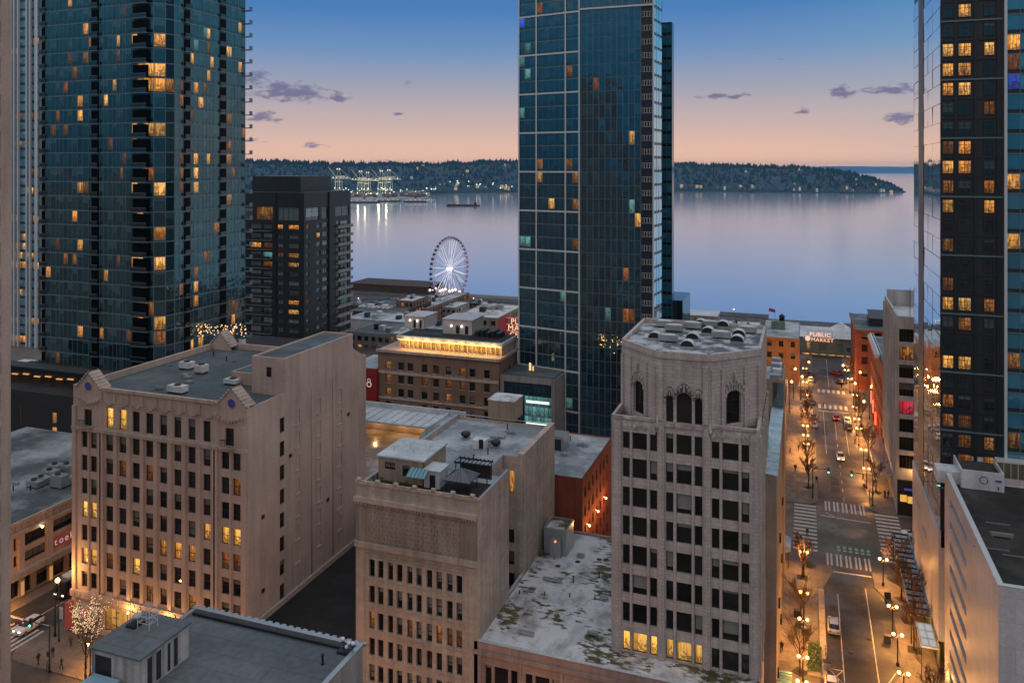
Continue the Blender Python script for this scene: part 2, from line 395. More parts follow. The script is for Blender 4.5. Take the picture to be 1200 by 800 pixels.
M['pane_teal'] = glass('teal_window_glass', (.03, .05, .055), (.12, .19, .20), (.28, .37, .39), .6, ior=2.0)  # teal sky reflection brightened into the pane and blind colours
M['slot_dark'] = glass('dark_slot_and_recess_shade', (.002, .002, .003), (.004, .004, .005), ior=1.15, pb=0, rough=.3)
M['warm'] = litglass('lit_window_warm', (1, .54, .14), (1, .36, .06), 1.0, .85, .12)
M['dim'] = litglass('lit_window_dim_orange', (1, .42, .10), (.9, .24, .05), .30, .95, .08)
M['bright'] = litglass('lit_window_bright_yellow', (1, .56, .12), (1, .44, .07), 1.25, .55, .4)
M['tealit'] = litglass('lit_window_teal', (.25, .75, .72), (.2, .55, .6), .35)
M['bluelit'] = litglass('lit_window_blue', (.05, .12, 1), (.08, .2, .9), .7)
M['pinklit'] = litglass('lit_window_red', (1, .08, .16), (1, .05, .1), .6)
M['shopwarm'] = litglass('lit_shop_front', (1, .52, .13), (1, .42, .08), 1.2, .5, .4)
# ------------------------------------------------------------------ buildings
UF, UR, UL = (1, 0), (0, 1), (0, -1)      # along a front wall (faces -Y), a wall facing +X, a wall facing -X
_uid = [0]
def window_geo(mb, O, U, w, h, dep, style, z0, uid):
    nx, ny = U[1], -U[0]
    def P(u, d, z): return (O[0] + U[0]*u - nx*d, O[1] + U[1]*u - ny*d, z0 + z)
    def q(u0, u1, a0, a1, d, mi, uv=None):
        mb.face([P(u0, d, a0), P(u1, d, a0), P(u1, d, a1), P(u0, d, a1)], mi, uv)
    def bar(u0, u1, a0, a1, d0, d1, mi):
        mb.obox((O[0], O[1]), U, u0, u1, -d1, -d0, z0 + a0, z0 + a1, mi)
    a, b = uid % 97 * 1.0, uid // 97 * 1.0
    uv = [(a, b), (a + .999, b), (a + .999, b + .999), (a, b + .999)]
    e = .0
    if style == 'curtain':
        j = [random.uniform(-.028, .028) for _ in range(3)]
        mb.face([P(0, dep + j[0], 0), P(w, dep + j[1], 0), P(w, dep + j[1] + j[2], h), P(0, dep + j[0] + j[2], h)], 1, uv)
        return
    f = .075
    q(f*.5, w - f*.5, f*.5, h - f*.5, dep + .02, 1, uv)
    d0, d1 = dep - .07, dep + .05
    bar(0, f, 0, h, d0, d1, 0); bar(w - f, w, 0, h, d0, d1, 0)
    bar(f, w - f, 0, f, d0, d1, 0); bar(f, w - f, h - f, h, d0, d1, 0)
    if style in ('dh', 'dhsill'):
        bar(f, w - f, h * .5 - .03, h * .5 + .03, d0 + .01, d1, 0)
    if style == 'mid':
        bar(w * .5 - .03, w * .5 + .03, f, h - f, d0 + .01, d1, 0); bar(f, w*.5 - .03, h * .68, h * .68 + .06, d0 + .01, d1, 0); bar(w*.5 + .03, w - f, h * .68, h * .68 + .06, d0 + .01, d1, 0)
    if style == 'grid':
        for k in (1, 2, 3): bar(w * k / 4 - .025, w * k / 4 + .025, f, h - f, d0 + .01, d1, 0)
    if style == 'dhsill':
        bar(-.1, w + .1, -.16, -.004, -.14, dep - .005, 2)
class Bld:
    def __init__(s, name, label, x, y, z=0.0, group=None, cat='building'):
        s.r = root(name, label, cat, (x, y, z), group); s.w = []; s.nl = 0
    def wins(s, O, U, ops, dep, style, pane, frame='frame', sill='tan_trim'):
        for (u0, u1, a0, a1) in ops:
            s.w.append([(O[0] + U[0]*u0, O[1] + U[1]*u0, a0), U, u1 - u0, a1 - a0, dep, style, pane, frame, sill])
    def light(s, pts, mat, rad=9):
        for (px, py) in pts:
            best, bd = None, rad
            for q in s.w:
                c = proj((q[0][0] + q[1][0]*q[2]/2, q[0][1] + q[1][1]*q[2]/2, q[0][2] + q[3]/2))
                d = math.hypot(c[0] - px, c[1] - py)
                if d < bd: best, bd = q, d
            if best is not None: best[6] = mat
    def chance(s, frac, mats, dark=('pane', 'pane_tower', 'pane_navy', 'pane_black', 'pane_teal', 'pane_blind', 'pane_cyan')):
        for q in s.w:
            if q[6] in dark and random.random() < frac: q[6] = random.choice(mats)
    def finish(s, limit=100, name='window'):
        def area(q):
            x, y = q[0][0], q[0][1]; d = math.hypot(x, y)
            n = (q[1][1], -q[1][0]); c = max(0.02, -(n[0]*x + n[1]*y) / d)
            p = proj(q[0]); vis = 1 if -20 < p[0] < 1220 and -20 < p[1] < 820 else .01
            return q[2] * q[3] * c / d / d * vis * (1.6 if q[6] in ('warm', 'bright', 'dim', 'shopwarm') else 1)
        s.w.sort(key=area, reverse=True)
        og = wloc(s.r)
        for q in s.w[:limit]:
            _uid[0] += 1; mb = MB()
            window_geo(mb, (0, 0), (1, 0), q[2], q[3], q[4], q[5], 0, _uid[0])
            o = mb.build(name, [M[q[7]], M[q[6]], M[q[8]]], None, (0, 0, 0))
            o.parent = s.r; o.location = Vector(q[0]) - og; o.rotation_euler.z = math.atan2(q[1][1], q[1][0])
        rest = s.w[limit:]
        if rest:
            keys = sorted({(q[7], q[8]) for q in rest} ); mats = []; idx = {}
            def mi(k):
                if k not in idx: idx[k] = len(mats); mats.append(M[k])
                return idx[k]
            big = MB()
            for q in rest:
                _uid[0] += 1; mb = MB()
                window_geo(mb, (q[0][0], q[0][1]), q[1], q[2], q[3], q[4], q[5], q[0][2], _uid[0])
                tr = (mi(q[7]), mi(q[6]), mi(q[8])); k = len(big.v); fi = len(big.f)
                big.v += mb.v; big.f += [tuple(i + k for i in f) for f in mb.f]; big.m += [tr[i] for i in mb.m]
                for a, b in mb.u.items(): big.u[a + fi] = b
            o = big.build(name, mats, s.r); o['kind'] = 'stuff'
def facade(mb, O, U, W, z0, z1, ops, dep, mi=0, rmi=None):
    """a wall with real openings: front skin with holes, and the reveals of each hole"""
    nx, ny = U[1], -U[0]
    def P(u, d, z): return (O[0] + U[0]*u - nx*d, O[1] + U[1]*u - ny*d, z)
    us = sorted({0.0, W} | {round(q, 4) for o in ops for q in o[:2]}); zs = sorted({z0, z1} | {round(q, 4) for o in ops for q in o[2:]})
    us = [q for q in us if -1e-6 <= q <= W + 1e-6]; zs = [q for q in zs if z0 - 1e-6 <= q <= z1 + 1e-6]
    for a in range(len(zs) - 1):
        zc = (zs[a] + zs[a+1]) / 2
        row = [o for o in ops if o[2] < zc < o[3]]
        st = None
        for b in range(len(us) - 1):
            uc = (us[b] + us[b+1]) / 2
            hole = any(o[0] < uc < o[1] for o in row)
            if not hole and st is None: st = us[b]
            if hole and st is not None:
                mb.face([P(st,0,zs[a]), P(us[b],0,zs[a]), P(us[b],0,zs[a+1]), P(st,0,zs[a+1])], mi); st = None
        if st is not None: mb.face([P(st,0,zs[a]), P(W,0,zs[a]), P(W,0,zs[a+1]), P(st,0,zs[a+1])], mi)
    r = mi if rmi is None else rmi
    for (u0, u1, a0, a1) in ops:
        d = dep + .06
        mb.face([P(u0,0,a0), P(u0,d,a0), P(u0,d,a1), P(u0,0,a1)][::-1], r); mb.face([P(u1,0,a0), P(u1,d,a0), P(u1,d,a1), P(u1,0,a1)], r)
        mb.face([P(u0,0,a0), P(u1,0,a0), P(u1,d,a0), P(u0,d,a0)], r); mb.face([P(u0,0,a1), P(u1,0,a1), P(u1,d,a1), P(u0,d,a1)][::-1], r)
def arch(mb, O, U, u0, u1, ztop, rise, dep, mi=0):
    """fills the two upper corners of an opening so that its head is an arch"""
    n = 8; uc = (u0 + u1) / 2; rr = (u1 - u0) / 2
    for k in range(n):
        a0, a1 = math.pi * k / n, math.pi * (k + 1) / n
        ua, ub = uc - rr * math.cos(a0), uc - rr * math.cos(a1)
        za, zb = ztop - rise + rise * math.sin(a0), ztop - rise + rise * math.sin(a1)
        nx, ny = U[1], -U[0]
        def P(u, d, z): return (O[0] + U[0]*u - nx*d, O[1] + U[1]*u - ny*d, z)
        e = .004
        mb.face([P(ua,-e,za), P(ub,-e,zb), P(ub,-e,ztop), P(ua,-e,ztop)], mi)
        mb.face([P(ua,-e,za), P(ua,dep,za), P(ub,dep,zb), P(ub,-e,zb)], mi)
def parapet(mb, x0, y0, x1, y1, z0, z1, t=.35, mi=0, cap=None, sides='fblr'):
    if 'f' in sides: mb.box(x0, y0, z0, x1, y0 + t, z1, mi, cap)
    if 'b' in sides: mb.box(x0, y1 - t, z0, x1, y1, z1, mi, cap)
    if 'l' in sides: mb.box(x0, y0 + t, z0, x0 + t, y1 - t, z1, mi, cap)
    if 'r' in sides: mb.box(x1 - t, y0 + t, z0, x1, y1 - t, z1, mi, cap)
def curtain(B, mb, O, U, z0, floors, fh, bays, pane, band=.22, sill=.75, dep=.08, mull=.07, mi=0, mull_d=.1, every=1, vm=True, lead=None):
    """one face of a glass tower: a pane per floor and bay, slab bands and mullions standing proud"""
    W = bays[-1][1]
    for k in range(floors):
        z = z0 + k * fh
        if k % every == 0: mb.obox(O, U, 0, W, -.02, mull_d + .05, z - band / 2, z + band / 2, mi)
        for b in bays:
            t = b[2] if len(b) > 2 else None
            if t == 'skip': continue
            a0 = z + band / 2 + (sill if t != 'full' else 0.02)
            B.wins(O, U, [(b[0] + mull / 2, b[1] - mull / 2, a0, z + fh - band / 2)], -dep, 'curtain', t if t in M else pane)
    if vm:
        done = set()
        for b in bays:
            for u in b[:2]:
                k = round(u, 2)
                if k in done: continue
                done.add(k); mb.obox(O, U, u - mull / 2, u + mull / 2, -.02, mull_d + .02, z0, z0 + floors * fh, mi)
def evens(W, n): return [(W * i / n, W * (i + 1) / n) for i in range(n)]
# ================================================================== GROUND, WATER, HILLS
def sheet(name, pts, z, mat):
    mb = MB(); mb.face([(x, y, z) for x, y in pts]); return structure(mb.build(name, M[mat], None, (0, 0, 0)))
def rect(name, x0, y0, x1, y1, z, mat): return sheet(name, [(x0, y0), (x1, y0), (x1, y1), (x0, y1)], z, mat)
def ground():
    mb = MB(); xs = [-9000, -700, -350, -150, -60, 0, 60, 150, 350, 9000]
    prof = [(-4000, 0), (-200, 0), (322, 0), (345, -3), (430, -22), (520, -36.5), (598, -37), (599.5, -46)]
    for (y0, z0), (y1, z1) in zip(prof, prof[1:]):
        for a, b in zip(xs, xs[1:]): mb.face([(a, y0, z0), (b, y0, z0), (b, y1, z1), (a, y1, z1)])
    structure(mb.build('ground', M['asphalt'], None, (0, 0, 0)))
ground()
def water():
    m, n, l, p = newmat('bay_water')
    p.inputs['Base Color'].default_value = (1.0, .94, .96, 1); p.inputs['Metallic'].default_value = .88; p.inputs['Roughness'].default_value = .12; p.inputs['IOR'].default_value = 2.0
    v = wpos(n, l, (.012, .035, 1)); v2 = wpos(n, l, (.16, .16, 1))
    big = noise_tex(n, l, wpos(n, l, (.0016, .006, 1)), 1.0, 4)
    h = ma('ADD', ma('MULTIPLY', noise_tex(n, l, v, 1.0, 5), .55, n, l), ma('MULTIPLY', noise_tex(n, l, v2, 1.0, 3), .06, n, l), n, l)
    bp = n.new('ShaderNodeBump'); bp.inputs['Distance'].default_value = 1.0
    l.new(ma('MULTIPLY', ma('ADD', .25, big, n, l), .06, n, l), bp.inputs['Strength']); l.new(h, bp.inputs['Height']); l.new(bp.outputs[0], p.inputs['Normal'])
    M['water'] = m
    rect('water', -13900, 560, 13900, 19400, -40, 'water')
water()
PX0, PX1 = 3.0, 12.2           # kerbs of the street under the camera
A1, A2, A3 = (64, 84), (152, 179), (251, 273)      # the three avenues it crosses (y ranges)
rect('street_road', PX0, -60, PX1, 322, .006, 'asphalt')
rect('side_street_road', -117, -60, -107.5, 322, .006, 'asphalt')
for k, (a, b) in enumerate((A1, A2, A3)):
    rect('avenue_road', -300, a, 200, b, .010 if k != 1 else .010, 'asphalt' if k == 0 else 'asphalt_red')
rect('intersection_road', PX0 - .1, A2[0] + 3.5, PX1 + .3, A2[1] - 4.5, .014, 'asphalt_green')
def pavement(poly, z=.14):
    mb = MB(); mb.prism(poly, 0, z, 1, 0); return structure(mb.build('pavement', [M['pave'], M['kerb']], None, (0, 0, 0)))
def rnd(x0, y0, x1, y1, r=3.0, n=5):
    out = []
    for cx, cy_, a in ((x1 - r, y0 + r, -90), (x1 - r, y1 - r, 0), (x0 + r, y1 - r, 90), (x0 + r, y0 + r, 180)):
        for i in range(n + 1):
            t = math.radians(a + 90 * i / n); out.append((cx + r * math.cos(t), cy_ + r * math.sin(t)))
    return out
# blocks left of the street, between it and the side street; blocks right of it; blocks beyond the side street
pavement(rnd(-107.5, 84, PX0 - 1.0, A2[0]))
pavement(rnd(-107.5, A2[1], PX0 - .4, A3[0])); pavement(rnd(-107.5, A3[1], PX0 - .4, 321)); pavement(rnd(-107.5, -50, PX0 - 1, 64))
pavement(rnd(PX1 + .8, 84, 200, A2[0])); pavement(rnd(PX1 + .4, A2[1], 200, A3[0])); pavement(rnd(PX1 + .4, A3[1], 200, 321)); pavement(rnd(PX1 + .8, -50, 200, 64))
for a, b in ((84, A2[0]), (A2[1], A3[0]), (A3[1], 321), (-50, 64)): pavement(rnd(-300, a, -117, b))
# kerb build-outs and the patterned strip of the left pavement
pavement([(1.9, 144), (3.0, 144), (4.6, 150.5), (4.4, 152.4), (1.9, 152.4)], .15)
pavement([(13.2, 141), (12.2, 144), (10.9, 147.2), (10.9, 152.4), (13.2, 152.4)], .15)
pavement([(13.2, 84), (11.0, 84), (11.0, 118), (12.2, 123), (13.2, 123)], .15)
rect('patterned_pavement', -4.4, 121, -2.4, 148, .148, 'pave_tile')
rect('patterned_pavement', -4.2, 181, -2.0, 249, .148, 'pave_tile')
M['asphalt_patch'] = flatroof('dark_asphalt_patch', (.022, .022, .024), (.032, .031, .033), .3, scale=.3, seams=False)
# ------------------------------------------------------------------ road markings
mk = MB()
def line(x0, y0, x1, y1, wd, z=.022, mi=0):
    a = Vector((x0, y0, 0)); b = Vector((x1, y1, 0)); d = (b - a).normalized(); s = Vector((-d.y, d.x, 0)) * wd / 2
    mk.face([(p.x, p.y, z) for p in (a - s, b - s, b + s, a + s)], mi)
line(5.1, 118.5, 5.1, 143, .13); line(9.5, 108.5, 9.5, 146.5, .14); line(9.6, 84, 9.5, 100, .13)
line(4.0, 150.7, 10.7, 150.9, .45)                                   # stop bar
line(3.15, 121.5, 5.0, 118.3, .14); line(5.0, 121.5, 3.15, 118.3, .14); line(3.1, 118.2, 5.0, 118.2, .14); line(3.1, 121.5, 5.0, 121.5, .14)
line(9.6, 118, 11.9, 123.5, .12)
for k in range(14): mk.face([(7.7, 183 + k * 5, .022), (7.82, 183 + k * 5, .022), (7.82, 185.2 + k * 5, .022), (7.7, 185.2 + k * 5, .022)], 0)
line(7.8, 225, 7.8, 249, .12); line(5.0, 212, 5.0, 248, .12); line(10.2, 212, 10.2, 248, .12); line(7.2, 276, 7.4, 316, .13)
line(3.6, 248.6, 11.8, 248.8, .5)
def piano_x(x0, x1, y0, y1, n, wd, pair=False):      # bars lying along the street, side by side across it
    for i in range(n):
        c = x0 + (x1 - x0) * (i + .5) / n
        if pair: line(c - wd, y0, c - wd, y1, wd); line(c + wd, y0, c + wd, y1, wd)
        else: line(c, y0, c, y1, wd)
def piano_y(x0, x1, y0, y1, n, wd):
    for i in range(n):
        c = y0 + (y1 - y0) * (i + .5) / n; line(x0, c, x1, c, wd)
piano_x(3.4, 11.2, 153.0, 157.6, 5, .32, True); piano_x(3.6, 11.8, 177.0, 182.0, 5, .34, True)
piano_y(-2.0, 2.2, 157, 179, 13, .75); piano_y(13.2, 17.5, 157, 179, 13, .75)
piano_x(3.4, 12, 251.5, 255.5, 6, .7); piano_x(3.4, 12, 269, 272.5, 6, .7)
for i in range(9): line(-116 + i * 1.0, 84.8, -116 + i * 1.0, 91.0, .5)
for i in range(12): line(-128 + i * 1.9, 64.8, -128 + i * 1.9, 65.0, .8)
line(-117, 92.2, -108, 92.2, .4); line(-112.2, 94, -112.2, 140, .14, mi=1)
for i in range(6):                                                    # green and white chequered cycle crossing
    for j in range(2):
        x = 5.6 + i * 1.0; y = 159.2 + j * 1.3
        line(x, y + .5, x + .55, y + .5, 1.05, .020, 2); line(x, y + .15, x + .55, y + .15, .4, .024, 0)
line(4.0, 176, 6.4, 173.5, .2); line(PX0, 174.2, PX1, 173.6, .35)
structure(mk.build('road_markings', [M['paint'], M['paint_yellow'], M['paint_green']], None, (0, 0, 0)))
isl = MB(); isl.prism(rnd(2.1, 118.6, 3.0, 143.6, .4), 0, .22, 0, 0)
structure(isl.build('kerb_island', M['paint_yellow'] if False else M['kerb'], None, (0, 0, 0)))
for (x0, y0, x1, y1) in ((6.2, 108, 8.0, 112.5), (3.6, 131, 4.7, 139), (8.4, 137, 9.2, 147), (5.4, 186, 7.2, 197), (8.6, 204, 11.4, 208), (4.2, 226, 5.6, 238), (9.0, 280, 11.0, 292), (6.0, 92, 10.5, 93.2)):
    rect('road_patch', x0, y0, x1, y1, .017, 'asphalt_patch')
for (x, y) in ((7.1, 116), (6.3, 126.5), (9.0, 131), (8.6, 165), (5.2, 169), (6.5, 203), (9.6, 221), (7.0, 240), (6.2, 98)):
    q = MB(); q.lathe((x, y, .018), [(.42, 0), (.40, .012), (.05, .016)], 14); structure(q.build('manhole_cover', M['metal_dark']))
# ------------------------------------------------------------------ hills across the bay
def forest_mat():
    m, n, l, p = newmat('haze_blue_forest')
    v = wpos(n, l)
    l.new(ramp(noise_tex(n, l, v, .02, 6, .65), [(.35, (.003, .035, .065)), (.65, (.008, .062, .105))], n, l), p.inputs['Base Color'])  # blue of the distance haze painted into the forest colour
    p.inputs['Roughness'].default_value = .95
    return m
M['forest'] = forest_mat(); M['far_forest'] = plain('haze_blue_island_forest', (.005, .12, .28), .95)  # island's haze blue put into its base colour too
def interp(tab, x):
    for (a, p), (b, q) in zip(tab, tab[1:]):
        if a <= x <= b:
            t = (x - a) / (b - a); return p + (q - p) * t
    return tab[0][1] if x < tab[0][0] else tab[-1][1]
shore = [(150, 233), (300, 231), (420, 229), (520, 227), (608, 225.3), (790, 224.5), (930, 226), (1010, 227.2), (1062, 225.6)]
ridge = [(150, 189), (285, 190), (340, 191.5), (430, 193.5), (520, 193), (560, 191), (608, 190), (700, 191), (790, 193.5), (860, 195), (930, 197), (975, 201), (1010, 207), (1040, 214.5), (1062, 224.8)]
def hill_point(px, t):
    """t = 0 at the shore, 1 on the ridge, then falling away behind it"""
    f0 = 950 * (HC + 40) / (interp(shore, px) - 195)
    depth = 900 * min(1, max(.06, (224.8 - interp(ridge, px)) / 30))
    f1 = f0 + depth
    zr = HC + (195 - interp(ridge, px)) / 950 * f1
    f = f0 + depth * t
    if t <= 1: z = -40 + (zr + 40) * (0.02 + .98 * t ** .62) if t > 0 else -41
    else: z = zr - (t - 1) * 60
    z += noise.noise(Vector((px * .05, t * 4, 3))) * 9 * min(1, t * 4) * min(1, depth / 500) * (0 if t <= 0 else 1)
    a = (px - 600) / 950
    return ((a * _c - _s) * f, (a * _s + _c) * f, z)
def hills():
    mb = MB(); ts = [0, .03, .12, .25, .4, .55, .7, .85, 1, 1.5, 2.5]; cols = [150 + 6 * i for i in range(153)]; cols[-1] = 1062
    k = len(ts); grid = [[hill_point(px, t) for t in ts] for px in cols]
    mb.v = [p for c in grid for p in c]
    for i in range(len(cols) - 1):
        for j in range(k - 1):
            mb.f.append((i*k+j, i*k+j+1, (i+1)*k+j+1, (i+1)*k+j)); mb.m.append(0); mb.sm.add(len(mb.f) - 1)
    structure(mb.build('hills', M['forest'], None, (0, 0, -40)))
    tr = MB()
    for i in range(5200):
        px = random.uniform(250, 1058); t = random.choice([random.uniform(.05, 1.05), random.uniform(.9, 1.05)])
        x, y, z = hill_point(px, t); edge = min(1, (1062 - px) / 60)
        h = random.choice([9, 12, 16, 22]) * random.uniform(.7, 1.2) * (.4 + .6 * edge); r = h * random.uniform(.28, .6)
        n = 5; b = len(tr.v)
        tr.v += [(x + r * math.cos(q * 1.2566 + i), y + r * math.sin(q * 1.2566 + i), z - 2) for q in range(n)] + [(x + random.uniform(-1, 1), y, z + h)]
        for q in range(n): tr.f.append((b + q, b + (q + 1) % n, b + n)); tr.m.append(0)
    o = tr.build('forest', M['forest'], None, (0, 0, -40)); tag(o, 'dark evergreen forest covering the hills across the bay', 'forest', None, 'stuff')
    hs = MB()
    for i in range(230):
        px = random.uniform(480, 1045); t = random.choice([random.uniform(.01, .05), random.uniform(.05, .9)])
        x, y, z = hill_point(px, t); s = random.uniform(3, 6)
        hs.box(x - s, y - s, z - 3, x + s, y + s, z + random.uniform(7, 13), 0 if random.random() < .82 else (1 if random.random() < .6 else 2))
    o = hs.build('hillside_houses', [plain('pale_house_paint', (.11, .15, .18)), glow('lit_house', (1, .7, .4), .35), glow('cool_lit_house', (.6, .8, .95), .25)], None, (0, 0, -40))
    tag(o, 'tiny pale houses with a few lights scattered over the wooded hillside', 'houses', None, 'stuff')
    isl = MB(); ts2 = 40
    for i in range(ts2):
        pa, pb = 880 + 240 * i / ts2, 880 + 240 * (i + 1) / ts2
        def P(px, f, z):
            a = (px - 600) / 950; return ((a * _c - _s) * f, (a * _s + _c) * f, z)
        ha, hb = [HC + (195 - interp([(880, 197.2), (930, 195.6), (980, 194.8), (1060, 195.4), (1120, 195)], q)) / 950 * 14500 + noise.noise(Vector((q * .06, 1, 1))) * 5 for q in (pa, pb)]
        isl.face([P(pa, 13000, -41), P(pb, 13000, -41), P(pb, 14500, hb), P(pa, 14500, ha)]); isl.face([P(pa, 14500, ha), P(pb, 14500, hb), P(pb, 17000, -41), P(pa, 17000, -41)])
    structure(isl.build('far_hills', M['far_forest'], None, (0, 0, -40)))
hills()
def lo(px, py): return gp(px, py, -40)
# ------------------------------------------------------------------ cargo port
M['crane'] = plain('pale_crane_steel', (.55, .56, .45), .5); M['craneglow'] = glow('crane_floodlights', (.95, 1, .70), 1.6); M['portglow'] = glow('port_floodlights', (.8, 1, .92), 1.5)
def port():
    a, b, c, d = lo(330, 236), lo(500, 233.5), lo(505, 226), lo(330, 227)
    q = MB(); q.prism([a, b, c, d][::1], -42, -36.5, 0); structure(q.build('port_pier', M['greyconc'], None, (0, 0, -42)))
    first = None
    for k, (px, s) in enumerate([(397, 1.2), (423, 1.1), (431, 1.05), (447, 1.12), (456, 1.15)]):
        x, y = lo(px, 231)
        if first is None:
            r = root('cargo_crane', 'leftmost cargo crane with raised boom on the far port', 'crane', (x, y, -36.5), 'cargo cranes on the port')
            f = MB()
            for sx in (-9, 9):
                for sy in (-8, 8): f.tube((x + sx, y + sy, -36.5), (x + sx * .7, y + sy * .7, 22), 1.1, .9, 6)
            for z in (-18, 6): f.box(x - 9, y - 8.6, z, x + 9, y - 7.4, z + 2); f.box(x - 9, y + 7.4, z, x + 9, y + 8.6, z + 2)
            f.box(x - 8, y - 7, 20, x + 8, y + 7, 24)
            for sx in (-6, 6): f.tube((x + sx, y, 24), (x + sx * .3, y, 48), .9, .6, 6)
            f.build('crane_frame', M['crane'], r)
            g = MB(); g.box(x - 34, y - 2.2, 15, x + 40, y + 2.2, 18.2); g.tube((x - 34, y, 17), (x - 2, y, 47), .4, .4, 5); g.tube((x + 40, y, 17), (x + 2, y, 47), .4, .4, 5); g.build('boom', M['crane'], r)
            g = MB(); g.tube((x - 8, y, 20), (x - 36, y, 50), 1.1, .8, 6); g.build('raised_boom', M['crane'], r)
            g = MB(); g.box(x + 8, y - 4, 18.5, x + 20, y + 4, 25); g.build('machine_house', M['metal_white'], r)
            g = MB()
            for sx in (-30, -18, -6, 6, 18, 30): g.ball((x + sx, y - 2.6, 19.5), 1.5, 6)
            for sx in (-8, 8): g.ball((x + sx, y - 9, -12), 1.8, 6); g.ball((x + sx * .5, y - 2, 44), 1.7, 6); g.ball((x + sx, y - 9, -28), 2.3, 6)
            g.build('floodlights_lights' if False else 'floodlight', M['craneglow'], r)
            l = bpy.data.objects.new('floodlight_beam', bpy.data.lights.new('floodlight_beam', 'POINT')); col.objects.link(l); l.data.energy = 12000; l.data.color = (1, 1, .72); l.data.shadow_soft_size = 2; l.parent = r; l.location = Vector((x + 4, y - 26, 4)) - wloc(r)
            r.scale = (s, s, s); first = r
        else:
            c = copy_tree(first); c.location = (x, y, -36.5); c.scale = (s, s, s)
            c['label'] = ['', 'lit cargo crane second from the left on the far port', 'lit cargo crane in the middle of the port row', 'lit cargo crane second from the right on the far port', 'rightmost lit cargo crane on the far port'][k]
    # stacked containers and sheds: countless at this distance
    st = MB()
    for i in range(260):
        px = random.uniform(382, 500); py = random.uniform(227.5, 232.5); x, y = lo(px, py); h = random.uniform(3, 13)
        st.box(x - random.uniform(5, 14), y - 5, -36.5, x + random.uniform(5, 14), y + 5, -36.5 + h, random.randrange(4))
    o = st.build('port_containers', [plain('rust_container', (.22, .07, .04)), plain('grey_container', (.2, .22, .23)), plain('white_container', (.45, .47, .47)), plain('blue_container', (.06, .12, .2))], None, (0, 0, -36.5))
    tag(o, 'stacks of shipping containers on the far port', 'containers', None, 'stuff')
    gl = MB()
    for i in range(120):
        px = random.uniform(385, 512) if i < 90 else random.uniform(500, 600); py = random.uniform(222, 233.5) if i < 90 else random.uniform(214, 224); x, y = lo(px, max(py, 226)); 
        gl.ball((x, y, -34 + random.uniform(4, 26) if i < 90 else -30 + random.uniform(0, 40)), random.uniform(1.2, 3.0), 5)
    o = gl.build('port_lights', M['portglow'], None, (0, 0, -36)); tag(o, 'bright white floodlights scattered across the far port', 'lights', None, 'stuff')
port()
M['hull'] = plain('dark_ship_hull', (.02, .025, .03), .5)
def ship(px, py, L_, label, lit=True, kind='ferry'):
    x, y = lo(px, py); r = root('ship', label, 'ship', (x, y, -40), 'ships in the bay')
    ux, uy = _c, _s
    def P(a, b): return (x + ux * a - uy * b, y + uy * a + ux * b)
    h = MB(); L2 = L_ / 2; B = L_ * .11
    h.prism([P(-L2, -B), P(L2 * .8, -B), P(L2, 0), P(L2 * .8, B), P(-L2, B)], -40.5, -36.5, 0); h.build('hull', M['hull'], r)
    if kind == 'barge':
        d = MB()
        for i in range(9): q = P(-L2 * .86 + i * L_ * .082, 0); d.box(q[0] - 3, q[1] - 4, -36.5, q[0] + 3, q[1] + 4, -36.5 + random.uniform(.8, 2.4))
        d.build('deck_cargo', M['darkbrick'], r)
        c = MB(); q = P(L2 * .72, 0); c.box(q[0] - 3, q[1] - 3, -36.5, q[0] + 3, q[1] + 3, -31); c.box(q[0] - 2, q[1] - 2, -31, q[0] + 2, q[1] + 2, -28.5); c.tube((q[0], q[1], -28.5), (q[0], q[1], -20), .35, .2, 5); c.build('wheelhouse', M['charcoal'], r)
    else:
        d = MB(); d.prism([P(-L2 * .9, -B * .9), P(L2 * .72, -B * .9), P(L2 * .8, 0), P(L2 * .72, B * .9), P(-L2 * .9, B * .9)], -36.5, -32, 0)
        d.prism([P(-L2 * .7, -B * .7), P(L2 * .55, -B * .7), P(L2 * .55, B * .7), P(-L2 * .7, B * .7)], -32, -28.5, 0); d.build('superstructure', M['paleblue'], r)
        f = MB(); q = P(0, 0); f.box(q[0] - 2.5, q[1] - 2.5, -28.5, q[0] + 2.5, q[1] + 2.5, -24); f.build('funnel', M['charcoal'], r)
        g = MB()
        for i in range(7): q = P(-L2 * .8 + i * L_ * .2, -B * .95); g.ball((q[0], q[1], -33), .9, 5)
        g.build('deck_light', M['portglow'], r)
ship(543, 241.5, 92, 'long dark barge with small wheelhouse alone on the bay', kind='barge')
ship(427, 237.5, 95, 'dark hulled ship moored left of the port basin'); ship(455, 236.2, 80, 'white decked ship moored between two others at the port'); ship(487, 236.8, 70, 'lit ship moored at the right end of the port')
